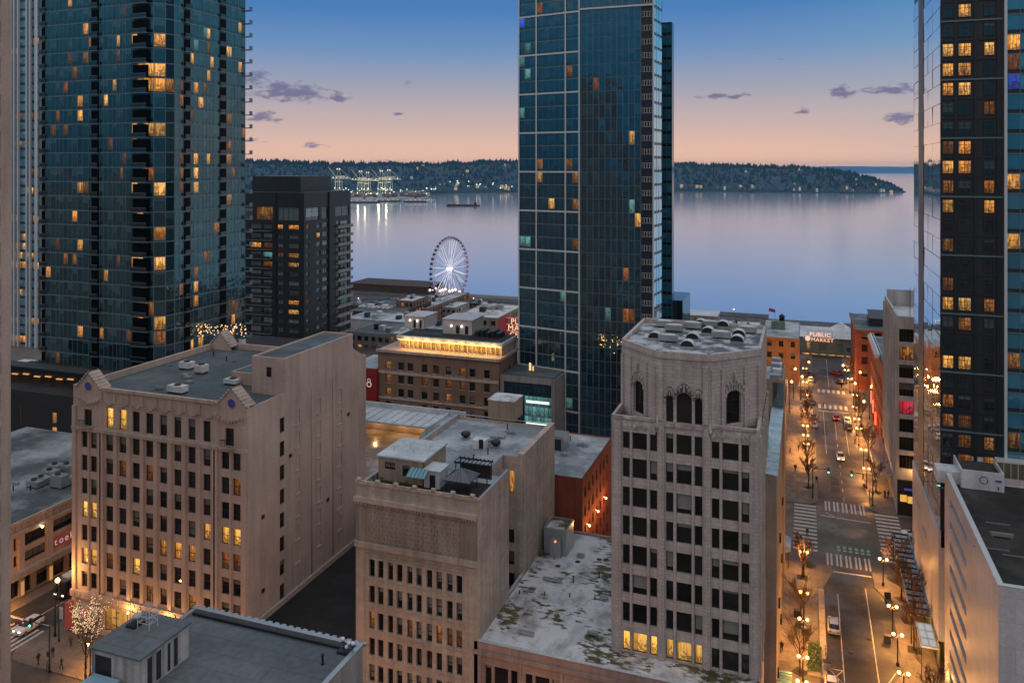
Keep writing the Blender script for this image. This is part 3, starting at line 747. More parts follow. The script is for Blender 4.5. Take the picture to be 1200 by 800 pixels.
# ================================================================== ART DECO TAN BUILDING
YF = 93.0
def artdeco():
    xl, xr = fx(86, YF), fx(290, YF); Wd = xr - xl; yb = 125.2; rz = 36.0; pz = 37.0
    B = Bld('art_deco_building', 'tan building with gabled roof corners, blue medallions and a big blank side wall', xl, YF); r = B.r
    O = (xl, YF); X = lambda px: fx(px, YF) - xl
    cols = [(X(p - 4.4), X(p + 4.4)) for p in (128.2, 143.6, 159.2, 175, 191.2, 208, 224.6, 242.2)]
    pairs = [(X(95.5), X(102.8)), (X(105.8), X(113.3)), (X(259.2), X(268.6)), (X(272.6), X(281.8))]
    ends = [(X(98.3), X(107.5)), (X(263.7), X(274))]
    ops = [(a, b, 31.1, 34.1) for a, b in cols] + [(a, b, 31.0, 33.5) for a, b in ends]
    for k in range(7): ops += [(a, b, 27.7 - 3.5 * k, 30.1 - 3.5 * k) for a, b in cols + pairs]
    mb = MB(); facade(mb, O, UF, Wd, 6.0, pz, ops, .32)
    B.wins(O, UF, ops, .32, 'dh', 'pane')
    # ground floor: shop windows
    sh = [(X(121.5), X(173), .9, 4.4), (X(176), X(214), .9, 4.4), (X(218), X(256), .9, 4.4), (X(92), X(100), .2, 4.0)]
    facade(mb, O, UF, Wd, 0, 6.0, sh, .4); 
    # right wall with one column of real windows and three columns of bricked-up ones
    OR = (xr, YF); Dp = yb - YF
    rc = (fy(328, xr) - YF, fy(333.4, xr) - YF); bl = [(fy(a, xr) - YF, fy(b, xr) - YF) for a, b in ((346.2, 351.6), (371.2, 376.2), (395.6, 400.6))]
    rops = [(rc[0], rc[1], 30.8 - 3.5 * k, 33.0 - 3.5 * k) for k in range(8)]
    bops = [(a, b, 30.9 - 3.5 * k, 33.1 - 3.5 * k) for a, b in bl for k in range(7)]
    facade(mb, OR, UR, Dp, 0, rz + .5, rops + bops, .18)
    for (a, b, c, d) in bops: mb.obox(OR, UR, a, b, -.14, -.13, c, d, 0); mb.obox(OR, UR, a - .12, b + .12, .003, .12, c - .16, c - .003, 0)
    B.wins(OR, UR, rops, .18, 'dh', 'pane')
    facade(mb, (xl, yb), UL, Dp, 0, pz, [], .2); mb.face([(xl, yb, 0), (xr, yb, 0), (xr, yb, rz), (xl, yb, rz)])
    # parapets
    mb.box(xl + .01, YF + .01, rz - .5, xr - .01, YF + .45, pz - .003); mb.box(xl + .01, YF + .45, rz - .5, xl + .45, yb, pz); mb.box(xl + .45, yb - .45, rz - .5, xr, yb, pz)
    mb.box(xr - .3, YF + .45, rz - .5, xr - .01, yb - .45, rz + .45)
    # pilasters between the window columns, belts and sill courses
    ed = sorted([q for c in cols for q in c]); 
    mids = [(ed[i] + ed[i+1]) / 2 for i in range(1, len(ed) - 1, 2)] + [X(117.6), X(119.8), X(251), X(253.5)]
    for u in mids: mb.obox(O, UF, u - .30, u + .30, .003, .26, 6.4, 30.3)
    for u in (.35, Wd - .45): mb.obox(O, UF, u - .34, u + .34, .003, .3, 0, 33.9)
    for u in (X(104.3), X(270.6)): mb.obox(O, UF, u - .12, u + .12, .003, .18, 6.4, 30.3)
    mb.build('wall', M['tan'], r)
    tr = MB()
    tr.obox(O, UF, -.25, Wd + .02, .002, .42, 5.2, 6.2); tr.obox(O, UF, -.1, Wd, .002, .36, 30.35, 30.85); tr.obox(O, UF, X(121), X(251), .002, .3, pz - .35, pz + .12)
    for k in range(30): 
        u = .6 + k * (Wd - 1.2) / 29; tr.obox(O, UF, u - .12, u + .12, .302, .5, 5.5, 5.95)
    tr.build('cornice_trim', M['tan_trim'], r); tr = MB()
    # swagged frieze: arcs of small bosses
    u0, u1 = X(119), X(252); n = 8
    for i in range(n):
        for j in range(9):
            t = j / 8; u = u0 + (u1 - u0) * (i + t) / n; z = 35.3 - .75 * math.sin(math.pi * t)
            tr.obox(O, UF, u - .14, u + .14, .002, .20, z - .13, z + .13)
        u = u0 + (u1 - u0) * i / n; tr.obox(O, UF, u - .16, u + .16, .003, .26, 35.0, 36.3)
    for c in ends:
        m_ = (c[0] + c[1]) / 2
        for j in range(9):
            t = j / 8; u = m_ - 2.2 + 4.4 * t; tr.obox(O, UF, u - .16, u + .16, .305 if (u < .75 or u > Wd - .8) else .002, .42, 35.0 - .7 * math.cos((t - .5) * 3.1), 35.35 - .7 * math.cos((t - .5) * 3.1))
        tr.obox(O, UF, c[0] - .35, c[1] + .35, .003, .75, 30.86, 31.04)
    tr.build('frieze_trim', M['tan_trim'], r)
    for yy in (fy(365, xr), fy(390, xr)): q = MB(); q.tube((xr + .1, yy, 6), (xr + .1, yy, 35.5), .07, n=6); q.build('downpipe', M['tan_trim'], r)
    for (px, zz) in ((308, 20), (308, 9.5), (340, 26.5), (384, 16), (408, 28)): q = MB(); yy = fy(px, xr); q.box(xr + .003, yy - .3, zz, xr + .12, yy + .3, zz + .5); q.build('wall_vent', M['metal_dark'], r)
    for c in ends:
        bz = MB(); n = 9
        for i in range(n):
            u = c[0] - .3 + (c[1] - c[0] + .6) * i / (n - 1); p = (O[0] + u, YF - .7); bz.tube((p[0], p[1], 31.04), (p[0], p[1], 31.95), .035, n=4)
        bz.box(O[0] + c[0] - .33, YF - .74, 31.95, O[0] + c[1] + .33, YF - .66, 32.03)
        bz.build('balcony_railing', M['iron'], r)
    # gabled corners, their tiled roofs and blue medallions
    for (cx, cyy, wd, ax) in ((X(104), YF, 4.6, 'f'), (X(271.5), YF, 4.8, 'f'), (0, 0, 0, 'b')):
        g = MB()
        if ax == 'f':
            x0, x1, xm = xl + cx - wd / 2, xl + cx + wd / 2, xl + cx; y0, y1 = YF - .03, YF + 1.9; za = 36.6; zb = 39.0
            x0 = max(x0, xl - .05); x1 = min(x1, xr + .03)
        else:
            x0, x1, xm = xl, xl + 4.6, xl + 2.3; y0, y1 = yb - 2.2, yb + .03; za = 36.6; zb = 39.2
        for y in (y0, y1 - .4):
            g.prism([(0, 0)], 0, 0) if False else None
            a, b = y, y + .4
            pts = [(x0, za - .6), (x1, za - .6), (x1, za + .2), (xm, zb), (x0, za + .2)]
            g.face([(p[0], a, p[1]) for p in pts]); g.face([(p[0], b, p[1]) for p in pts][::-1])
            for i in range(5):
                p, q = pts[i], pts[(i + 1) % 5]; g.face([(p[0], a, p[1]), (p[0], b, p[1]), (q[0], b, q[1]), (q[0], a, q[1])])
        g.build('gable', M['tan'], r)
        rf = MB()
        for sx in (x0 - .15, x1 + .15):
            rf.face([(sx, y0 - .12, za + .12), (sx, y1, za + .12), (xm, y1, zb + .14), (xm, y0 - .12, zb + .14)])
            rf.face([(sx, y0 - .12, za - .02), (sx, y1, za - .02), (xm, y1, zb), (xm, y0 - .12, zb)]); rf.face([(sx, y0 - .12, za - .02), (sx, y0 - .12, za + .12), (xm, y0 - .12, zb + .14), (xm, y0 - .12, zb)])
            for i in range(7):
                t = i / 6; rf.ball((sx + (xm - sx) * t, y0 - .1, za + .2 + (zb - za) * t), .16, 6)
                rf.tube((sx + (xm - sx) * t, y0, za + .15 + (zb - za) * t), (sx + (xm - sx) * t, y1, za + .15 + (zb - za) * t), .07, n=4)
        rf.build('gable_roof', M['tan_trim'], r)
        if ax == 'f':
            md = MB(); md.tube((xm, YF - .10, 37.0), (xm, YF - .02, 37.0), .62, n=20); md.build('medallion', plain('blue_medallion', (.05, .07, .30), .4), r)
            rg = MB()
            for i in range(20):
                a0, a1 = i / 20 * 6.2832, (i + 1) / 20 * 6.2832
                rg.tube((xm + .68 * math.cos(a0), YF - .06, 37 + .68 * math.sin(a0)), (xm + .68 * math.cos(a1), YF - .06, 37 + .68 * math.sin(a1)), .08, n=5)
            rg.build('medallion_rim', M['tan_trim'], r)
    rf = MB(); rf.face([(xl + .4, YF + .4, rz), (xr - .2, YF + .4, rz), (xr - .2, yb - .4, rz), (xl + .4, yb - .4, rz)]); rf.build('roof', M['roof_grey'], r)
    # penthouse block at the right edge of the roof and its lower wing
    x0 = -78.2; y0, y1, zt = 101.4, 120.8, 41.5
    ph = MB(); ow = [(2.6, 3.5, 38.6, 40.1)]
    facade(ph, (x0, y0), UF, xr - x0 - .02, rz - .4, zt, ow, .15); B.wins((x0, y0), UF, ow, .15, 'dh', 'pane')
    facade(ph, (xr + .012, y0), UR, y1 - y0, rz - 2, zt, [], .1); ph.face([(x0, y0, rz), (x0, y1, rz), (x0, y1, zt), (x0, y0, zt)]); ph.face([(x0, y1, rz), (xr, y1, rz), (xr, y1, zt), (x0, y1, zt)])
    parapet(ph, x0 + .01, y0 + .01, xr, y1 - .01, zt - .4, zt + .02, .3)
    ph.box(-84.5, 104.6, rz, x0 - .01, 120.5, 37.9)
    ph.face([(xr + .012, y1, rz - 2), (xr + .012, y1 + 4.4, rz - 2), (xr + .012, y1 + 4.4, 36.6), (xr + .012, y1, 39)])
    ph.build('penthouse', M['tan'], r)
    rf = MB(); rf.face([(x0 + .2, y0 + .2, zt - .25), (xr - .2, y0 + .2, zt - .25), (xr - .2, y1 - .2, zt - .25), (x0 + .2, y1 - .2, zt - .25)]); rf.face([(-84.2, 104.9, 37.91), (x0 - .1, 104.9, 37.91), (x0 - .1, 120.2, 37.91), (-84.2, 120.2, 37.91)]); rf.build('penthouse_roof', M['roof_grey'], r)
    B.wins(O, UF, sh, .4, 'grid', 'shopwarm')
    for q in B.w[-4:]: q[7] = 'frame'
    B.light([(128, 491), (143.6, 494), (99, 596), (110, 598), (99, 652), (110, 657), (160, 668), (263, 633), (277, 638)], 'bright'); B.light([(192, 648), (208, 651), (225, 655), (242, 630)], 'warm')
    B.light([(143.6, 548), (129, 660), (264, 664), (277, 667), (175, 700), (224, 712), (282, 572)], 'dim')
    B.chance(.02, ['dim'])
    B.finish()
    # red banner with a white ring-and-dot mark, and an upright red sign
    bx, zc = fx(106, YF), fz(106, 718, YF)
    s = root('shop_sign', 'square pale sign with red disc and white ring on the tan building corner', 'sign', (bx, YF - .35, zc - 1.5))
    p = MB(); p.box(bx - 1.25, YF - .62, zc - 1.45, bx + 1.25, YF - .45, zc + 1.45); p.build('sign_panel', glow('lit_cream_sign_face', (1, .62, .4), .16), s)
    def ring(name, mat, r0, r1, d):
        e = MB()
        for i in range(28):
            a0, a1 = i / 28 * 6.2832, (i + 1) / 28 * 6.2832
            e.face([(bx + rr * math.cos(a), YF - d, zc + rr * math.sin(a)) for rr, a in ((r0, a0), (r1, a0), (r1, a1), (r0, a1))])
        e.build(name, mat, s)
    ring('red_disc', glow('red_sign_disc', (.5, .012, .015), .45), .02, 1.15, .64); ring('ring_emblem', glow('pale_red_ring', (.9, .25, .22), .45), .50, .72, .66)
    ub = fx(87.5, YF); s = MB(); s.box(ub - .5, YF - 1.3, .6, ub + .1, YF - .32, 4.6); tag(s.build('blade_sign', glow('red_blade_sign', (.4, .01, .012), .4)), 'tall narrow red sign at the street corner of the tan building', 'sign')
    # rooftop machinery
    def unit(px, py, z, sx, sy, sz, label, fins=5):
        x, y = gp(px, py, z); u = root('rooftop_unit', label, 'rooftop unit', (x, y, z), 'machines on the tan building roof')
        b = MB(); b.box(x - sx/2, y - sy/2, z + .25, x + sx/2, y + sy/2, z + sz)
        for i in range(fins): yy = y - sy/2 + sy * (i + .5) / fins; b.box(x - sx/2 - .03, yy - .04, z + .4, x - sx/2 - .002, yy + .04, z + sz - .2)
        b.build('casing', M['metal_white'], u)
        b = MB(); b.lathe((x, y, z + sz + .002), [(min(sx, sy) * .36, 0), (min(sx, sy) * .36, .14), (.1, .15)], 14); b.build('fan', M['metal_dark'], u)
        b = MB(); b.box(x - sx/2 + .1, y - sy/2 + .1, z, x + sx/2 - .1, y + sy/2 - .1, z + .248); b.build('base', M['metal_dark'], u)
    unit(208, 460, 36.02, 2.9, 1.4, 1.15, 'white rooftop unit nearest the front parapet of the tan building'); unit(219, 432, 36.02, 2.2, 1.5, 1.2, 'white rooftop unit farthest back in the middle of tan roof')
    unit(236, 437, 36.02, 1.7, 1.5, 1.4, 'white rooftop unit in front of the low penthouse wall'); unit(273, 450, 36.02, 2.4, 1.5, .9, 'low white unit beside the right gable'); unit(284, 384 + 22, 36.02, .9, .9, 1.4, 'small white unit by the back parapet of tan roof')
artdeco()
# ================================================================== BLACK LOW ROOF between the tan and the cream building
def lowroof():
    b = root('low_building', 'low building with black roof squeezed between tan and cream buildings', 'building', (-64, 94, 0))
    m = MB(); m.box(-72.4, 94.5, 0, -56.2, 125.5, 5.7); parapet(m, -72.4, 94.5, -56.2, 125.5, 5.7, 6.4); m.build('wall', M['tan'], b)
    m = MB(); m.face([(-72, 94.9, 5.72), (-56.6, 94.9, 5.72), (-56.6, 125, 5.72), (-72, 125, 5.72)]); m.build('roof', M['roof_black'], b)
lowroof()
# ================================================================== CREAM BUILDING with the diamond frieze
YJ = 94.0
def cream():
    xl, xr = fx(417, YJ), fx(559.5, YJ); Wd = xr - xl
    pz = fz(417, 561, YJ); rz = pz - 1.6
    B = Bld('cream_building', 'cream terracotta building with diamond frieze and roof terrace under a pyramid gazebo', xl, YJ); r = B.r; O = (xl, YJ)
    X = lambda px: fx(px, YJ) - xl
    cs = [(X(270 + a / 3.637), X(270 + b / 3.637)) for a, b in ((590,615),(627,652),(670,693),(708,733),(752,776),(791,815),(835,860),(876,902),(921,947),(962,988))]
    z0 = fz(432.5, 654.5, YJ); st = 3.44; hh = 2.35
    ops = [(a, b, z0 - hh - st * k, z0 - st * k) for a, b in cs for k in range(5)]
    mb = MB(); facade(mb, O, UF, Wd, 0, pz - .5, ops, .45)
    B.wins(O, UF, ops, .45, 'dhsill', 'pane_blind', sill='cream')
    yb = YJ + 15.5          # the front block; behind it a light court, then the rear block out to the same wall line
    facade(mb, (xr, YJ), UR, 11.5, 0, rz + 1.0, [], .2)
    ye, yk = fy(614, xr), fy(650, xr)
    # recessed court wall and the rear block
    xc = xr - 3.2
    cw = [(1.5 + 3.1 * i, 2.5 + 3.1 * i, 3.2 * k + 2, 3.2 * k + 4) for i in range(int((ye - YJ - 11.5) / 3.1)) for k in range(7)]
    facade(mb, (xc, YJ + 11.5), UR, ye - YJ - 11.5, 0, rz + .5, cw, .2); B.wins((xc, YJ + 11.5), UR, cw, .2, 'dh', 'pane')
    mb.face([(xr, YJ + 11.5, 0), (xc, YJ + 11.5, 0), (xc, YJ + 11.5, rz + 1), (xr, YJ + 11.5, rz + 1)])
    fw_ = [(.8, 1.7, rz - 4.9, rz - 1.6)] + [(.8, 1.7, 3.2 * k + 2, 3.2 * k + 4) for k in range(5)]
    facade(mb, (xc, ye), UF, xr - xc - .9, 0, rz + .5, fw_, .2); B.wins((xc, ye), UF, fw_, .2, 'grid', 'pane'); B.w[-6][6] = 'warm'
    mb.box(xr - .9, ye - .02, 0, xr, yk, rz + 1.0)
    mb.box(xl + .02, YJ + .6, 0, xl + .4, yk, rz + .7); mb.box(xl + .4, yk - .3, 0, xr - .9, yk, rz + .3)
    parapet(mb, xc - .34, YJ + 11.8, xc - .005, ye, rz - .3, rz + .5, .3, sides='r')
    mb.box(xl + .02, YJ + .012, rz - 1.2, xr - .02, YJ + .5, pz - .503)
    mb.build('wall', M['cream'], r)
    fr = MB()
    zt = fz(417, 583, YJ); zb = fz(417, 634, YJ)
    fr.obox(O, UF, -.06, Wd + .03, .003, .55, zt - .25, zt + .35); fr.obox(O, UF, -.05, Wd + .02, .003, .32, zb - .5, zb + .2); fr.obox(O, UF, -.04, Wd + .01, .005, .22, pz - .5, pz)
    for k in range(44): u = .2 + (Wd - .4) * k / 43; fr.obox(O, UF, u - .1, u + .1, .003, .40, zt - .62, zt - .25)
    for k in range(12):
        u = .3 + (Wd - .6) * k / 11
        fr.obox(O, UF, u - .16, u + .16, .22, .40, pz - .35, pz + .02)
    # the bead of scrolls on the parapet
    for k in range(7): u = .6 + (Wd - 1.2) * k / 6; fr.tube((xl + u - .28, YJ - .1, pz + .12), (xl + u + .28, YJ - .1, pz + .12), .26, n=10)
    for (a, b) in ((X(431), X(544)),):
        zz = z0 + .55
        for e in (0, .28): fr.obox(O, UF, a - .55 + e, b + .55 - e, .003, .10 + e * .3, zz + .3 - e, zz + .38 - e)
        fr.obox(O, UF, a - .55, a - .43, .003, .1, .5, zz + .3); fr.obox(O, UF, b + .43, b + .55, .003, .1, .5, zz + .3)
    fr.build('cornice', M['cream'], r)
    dm = MB(); u0, u1 = X(433), X(538); n = 17; dz_ = (zt - 1.0 - zb - .4); z_a = zb + .4
    wstep = (u1 - u0) / n
    def bar(ua, za, ub, zb_):
        d = math.hypot(ub - ua, zb_ - za); t = .06; ex, ez = (ub - ua) / d * t, (zb_ - za) / d * t
        Q = lambda u, z: (xl + u, YJ - .05, z)
        dm.face([Q(ua - ez, za + ex), Q(ua + ez, za - ex), Q(ub + ez, zb_ - ex), Q(ub - ez, zb_ + ex)])
    rows = 4
    for i in range(n):
        for j in range(rows):
            za = z_a + dz_ * j / rows; zc = z_a + dz_ * (j + 1) / rows; ua = u0 + wstep * i; ub = ua + wstep
            bar(ua, za, ub, zc); bar(ua, zc, ub, za)
    dm.build('diamond_frieze', M['cream'], r)
    wz = MB(); wz.obox(O, UF, .01, Wd - .01, .002, .03, zb - .1, zt - .3); wz.build('weathered_band', M['cream_dark'], r)
    rf = MB(); poly = [(xl + .3, YJ + .5), (xr - .1, YJ + .5), (xr - .1, YJ + 11.5), (xc, YJ + 11.5), (xc, ye), (xr - .1, ye), (xr - .1, yk), (xl + .3, yk)]
    rf.face([(x, y, rz) for x, y in poly]); rf.build('roof', M['roof_blue'], r)
    # side parapet caps, pale
    cp = MB(); cp.box(xr - .32, YJ + .5, rz + 1.0, xr + .04, YJ + 11.5, rz + 1.06); cp.box(xc - .36, YJ + 11.5, rz + .5, xc + .04, ye, rz + .55); cp.box(xl - .02, yk - .34, rz + .7, xr, yk + .03, rz + .76); cp.box(xl - .02, YJ + .6, rz + .7, xl + .42, yk - .4, rz + .75)
    cp.build('parapet_cap', M['metal'], r)
    # terrace floor, penthouse and stair tower
    d = MB(); d.face([(xl + .45, YJ + .55, rz + .03), (xr - .35, YJ + .55, rz + .03), (xr - .35, YJ + 8.2, rz + .03), (xl + .45, YJ + 8.2, rz + .03)]); d.build('terrace_floor', M['roof_black'], r)
    p = MB(); px0, px1 = xl + .8, xl + 7.6; ph = rz + 3.2
    fo = [(3.7, 4.8, rz + .9, rz + 2.4), (1.0, 2.6, rz + 1.6, rz + 2.6)]
    facade(p, (px0, YJ + 4.6), UF, px1 - px0, rz, ph, fo, .12); B.wins((px0, YJ + 4.6), UF, fo, .12, 'mid', 'pane')
    p.box(px0, YJ + 5.1, rz, px1, YJ + 12.0, ph - .01); p.build('penthouse', M['taupe'], r)
    p = MB(); p.box(px0 - .2, YJ + 4.4, ph, px1 + .2, YJ + 12.2, ph + .22)
    for i in range(4): p.tube((px0 + 1.2 + i * 1.5, YJ + 7 + (i % 2) * 2, ph + .22), (px0 + 1.2 + i * 1.5, YJ + 7 + (i % 2) * 2, ph + .75), .05, n=5)
    p.build('penthouse_roof', M['roof_light'], r)
    p = MB(); p.box(px1 + .35, YJ + 4.2, rz, px1 + 2.6, YJ + 7.0, ph - .9); p.build('porch', M['paleblue'], r)
    p = MB(); p.box(px1 + .2, YJ + 4.0, ph - .9, px1 + 2.8, YJ + 7.2, ph - .75); p.build('porch_roof', M['roof_light'], r)
    p = MB(); p.box(px1 + 1.2, YJ + 4.13, rz + .05, px1 + 2.0, YJ + 4.19, ph - 1.4); p.build('porch_door', M['black'], r)
    a = MB(); x0, x1 = px1 - 1.6, px1 + 1.1
    for k in range(10):
        u0_, u1_ = x0 + (x1 - x0) * k / 10, x0 + (x1 - x0) * (k + 1) / 10
        a.face([(u0_, YJ + 2.6, rz + 1.75 + .05 * (k % 2)), (u1_, YJ + 2.6, rz + 1.75 + .05 * (k % 2)), (u1_, YJ + 4.1, rz + 2.5 + .05 * (k % 2)), (u0_, YJ + 4.1, rz + 2.5 + .05 * (k % 2))], k % 2)
    a.build('awning', [plain('teal_awning_stripe', (.06, .22, .27), .6), plain('pale_awning_stripe', (.18, .33, .37), .6)], r)
    # rear stair tower
    sx0, sx1 = fx(578, 131), fx(608, 131); s = MB(); s.box(sx0, 128.6, rz, sx1, 133, rz + 3.2); s.box(sx0 + .9, 128.57, rz + 1.9, sx0 + 1.7, 128.6, rz + 2.7); s.build('stair_tower', M['taupe'], r)
    s = MB(); s.box(sx0 - .1, 128.5, rz + 3.2, sx1 + .1, 133.1, rz + 3.36); s.build('stair_tower_roof', M['roof_white'], r)
    B.light([(512, 740), (527, 746), (538, 748), (480, 734), (440, 722)], 'dim', 7); B.chance(.02, ['dim'])
    B.finish()
    # on the terrace: gazebo, planters, furniture
    gx, gy = fx(541, YJ + 5.2), YJ + 5.2
    g = root('gazebo', 'dark pyramid roofed gazebo on the cream building terrace', 'gazebo', (gx, gy, rz + .03))
    h = 1.55; q = MB()
    for sx in (-h, h):
        for sy in (-h, h): q.tube((gx + sx, gy + sy, rz + .03), (gx + sx, gy + sy, rz + 1.75), .06, n=5)
    q.build('post', M['metal_dark'], g)
    q = MB(); e = h + .35; zt_ = rz + 2.95; zb_ = rz + 1.75; cn_ = [(gx - e, gy - e), (gx + e, gy - e), (gx + e, gy + e), (gx - e, gy + e)]
    for i in range(4):
        a_, b_ = cn_[i], cn_[(i + 1) % 4]; q.face([(a_[0], a_[1], zb_), (b_[0], b_[1], zb_), (gx, gy, zt_)]); q.face([(a_[0], a_[1], zb_ - .15), (b_[0], b_[1], zb_ - .15), (b_[0], b_[1], zb_), (a_[0], a_[1], zb_)])
        for k in range(1, 6):
            t = k / 6; m_ = (a_[0] + (b_[0] - a_[0]) * t, a_[1] + (b_[1] - a_[1]) * t); s_ = 1 - abs(t - .5) * 2
            q.tube((m_[0], m_[1], zb_ + .03), (m_[0] + (gx - m_[0]) * s_, m_[1] + (gy - m_[1]) * s_, zb_ + (zt_ - zb_) * s_ + .03), .025, n=4)
    q.build('pyramid_roof', plain('grey_metal_gazebo_roof', (.11, .11, .12), .3, .6), g)
    for i, (px, py, lab) in enumerate(((524, 540, 'large round dark vent left of the white roof box on cream building'), (581, 520, 'round dark roof vent nearest the cream stair tower'), (546, 512, 'round dark roof vent farthest from the gazebo'))):
        px, py = ((546, 508), (568, 516), (581, 518))[i] if i else (546, 508)
        x, y = gp(px, py + 6, rz); f = root('roof_vent', lab, 'roof vent', (x, y, rz), 'vents on the cream roof')
        q = MB(); q.lathe((x, y, rz), [(.3, 0), (.3, .5), (.72, .55), (.78, .95), (.45, 1.15)], 12); q.build('hood', M['metal_dark'] if i != 1 else M['metal'], f)
        q = MB(); q.box(x - .55, y - .55, rz + .002, x + .55, y + .55, rz + .28); q.build('base', M['metal'], f)
    x, y = gp(563, 524, rz); f = root('rooftop_unit', 'pale rooftop box with dark hatch between the round vents', 'rooftop unit', (x, y, rz))
    q = MB(); q.box(x - 1.0, y - .8, rz, x + 1.0, y + .8, rz + 1.3); q.build('casing', M['metal_white'], f); q = MB(); q.box(x + .1, y - .86, rz + .1, x + .8, y - .803, rz + 1.5); q.build('hatch', M['metal_dark'], f)
    x, y = fx(555, YJ + 9), YJ + 9; f = root('pergola', 'dark flat pergola with planting on cream building roof', 'pergola', (x, y, rz))
    q = MB()
    for sx in (-2.3, 2.3):
        for sy in (-.8, .8): q.box(x + sx - .06, y + sy - .06, rz, x + sx + .06, y + sy + .06, rz + 2.3)
    q.build('post', M['metal_dark'], f)
    q = MB(); q.box(x - 2.5, y - 1.0, rz + 2.3, x + 2.5, y - .85, rz + 2.5); q.box(x - 2.5, y + .85, rz + 2.3, x + 2.5, y + 1.0, rz + 2.5)
    for k in range(9): xx = x - 2.4 + k * .6; q.box(xx - .04, y - 1.2, rz + 2.502, xx + .04, y + 1.2, rz + 2.6)
    q.build('slat_roof', M['metal_dark'], f); q = MB(); q.box(x - 2.2, y + .7, rz, x + 2.2, y + .82, rz + 1.9); q.build('screen', M['black'], f)
    for i, (px, lab) in enumerate(((437, 'clipped round shrub in pot by the left terrace parapet'), (447, 'dark shrub in pot in front of the small penthouse window'), (476, 'potted shrub beside the teal striped awning'), (571, 'potted leafy plant at the right end of the terrace'), (578, 'reddish potted plant near the right terrace parapet'))):
        x, y = min(fx(px, YJ + 2.2), xr - .9 - .7 * (px == 571)), YJ + 2.2 + .8 * (px > 570); f = root('potted_plant', lab, 'plant', (x, y, rz + .03), 'potted plants on the cream terrace')
        q = MB(); q.lathe((x, y, rz + .03), [(.22, 0), (.3, .5), (.26, .52)], 10); q.build('pot', M['charcoal'], f)
        q = MB(); rg = random.Random(i)
        for k in range(70):
            a, b, rr = rg.uniform(0, 6.28), rg.uniform(-.8, 1.5), rg.uniform(.25, .5); c = Vector((x + rr * math.cos(a) * math.cos(b), y + rr * math.sin(a) * math.cos(b), rz + .9 + rr * math.sin(b) * 1.1)); d1 = Vector((rg.uniform(-1, 1), rg.uniform(-1, 1), rg.uniform(-1, 1))) * .13; d2 = Vector((rg.uniform(-1, 1), rg.uniform(-1, 1), rg.uniform(-1, 1))) * .13
            q.face([c, c + d1, c + d1 + d2, c + d2])
        q.build('foliage', plain('shrub_leaves_%d' % i, (.03, .06, .025) if i < 4 else (.12, .03, .02), .8), f)
    for i, px in enumerate((513, 552)):
        x, y = min(fx(px, YJ + 1.6), xr - 2.2), YJ + 1.6; f = root('lounge_table', ('small dark table on the terrace left of the gazebo', 'small dark table on the terrace right of the gazebo')[i], 'table', (x, y, rz + .03))
        q = MB(); q.box(x - .5, y - .35, rz + .7, x + .5, y + .35, rz + .76); q.build('top', M['metal_dark'], f)
        for sx in (-.4, .4):
            for sy in (-.28, .28): q = MB(); q.box(x + sx - .03, y + sy - .03, rz + .03, x + sx + .03, y + sy + .03, rz + .7); q.build('leg', M['metal_dark'], f)
cream()
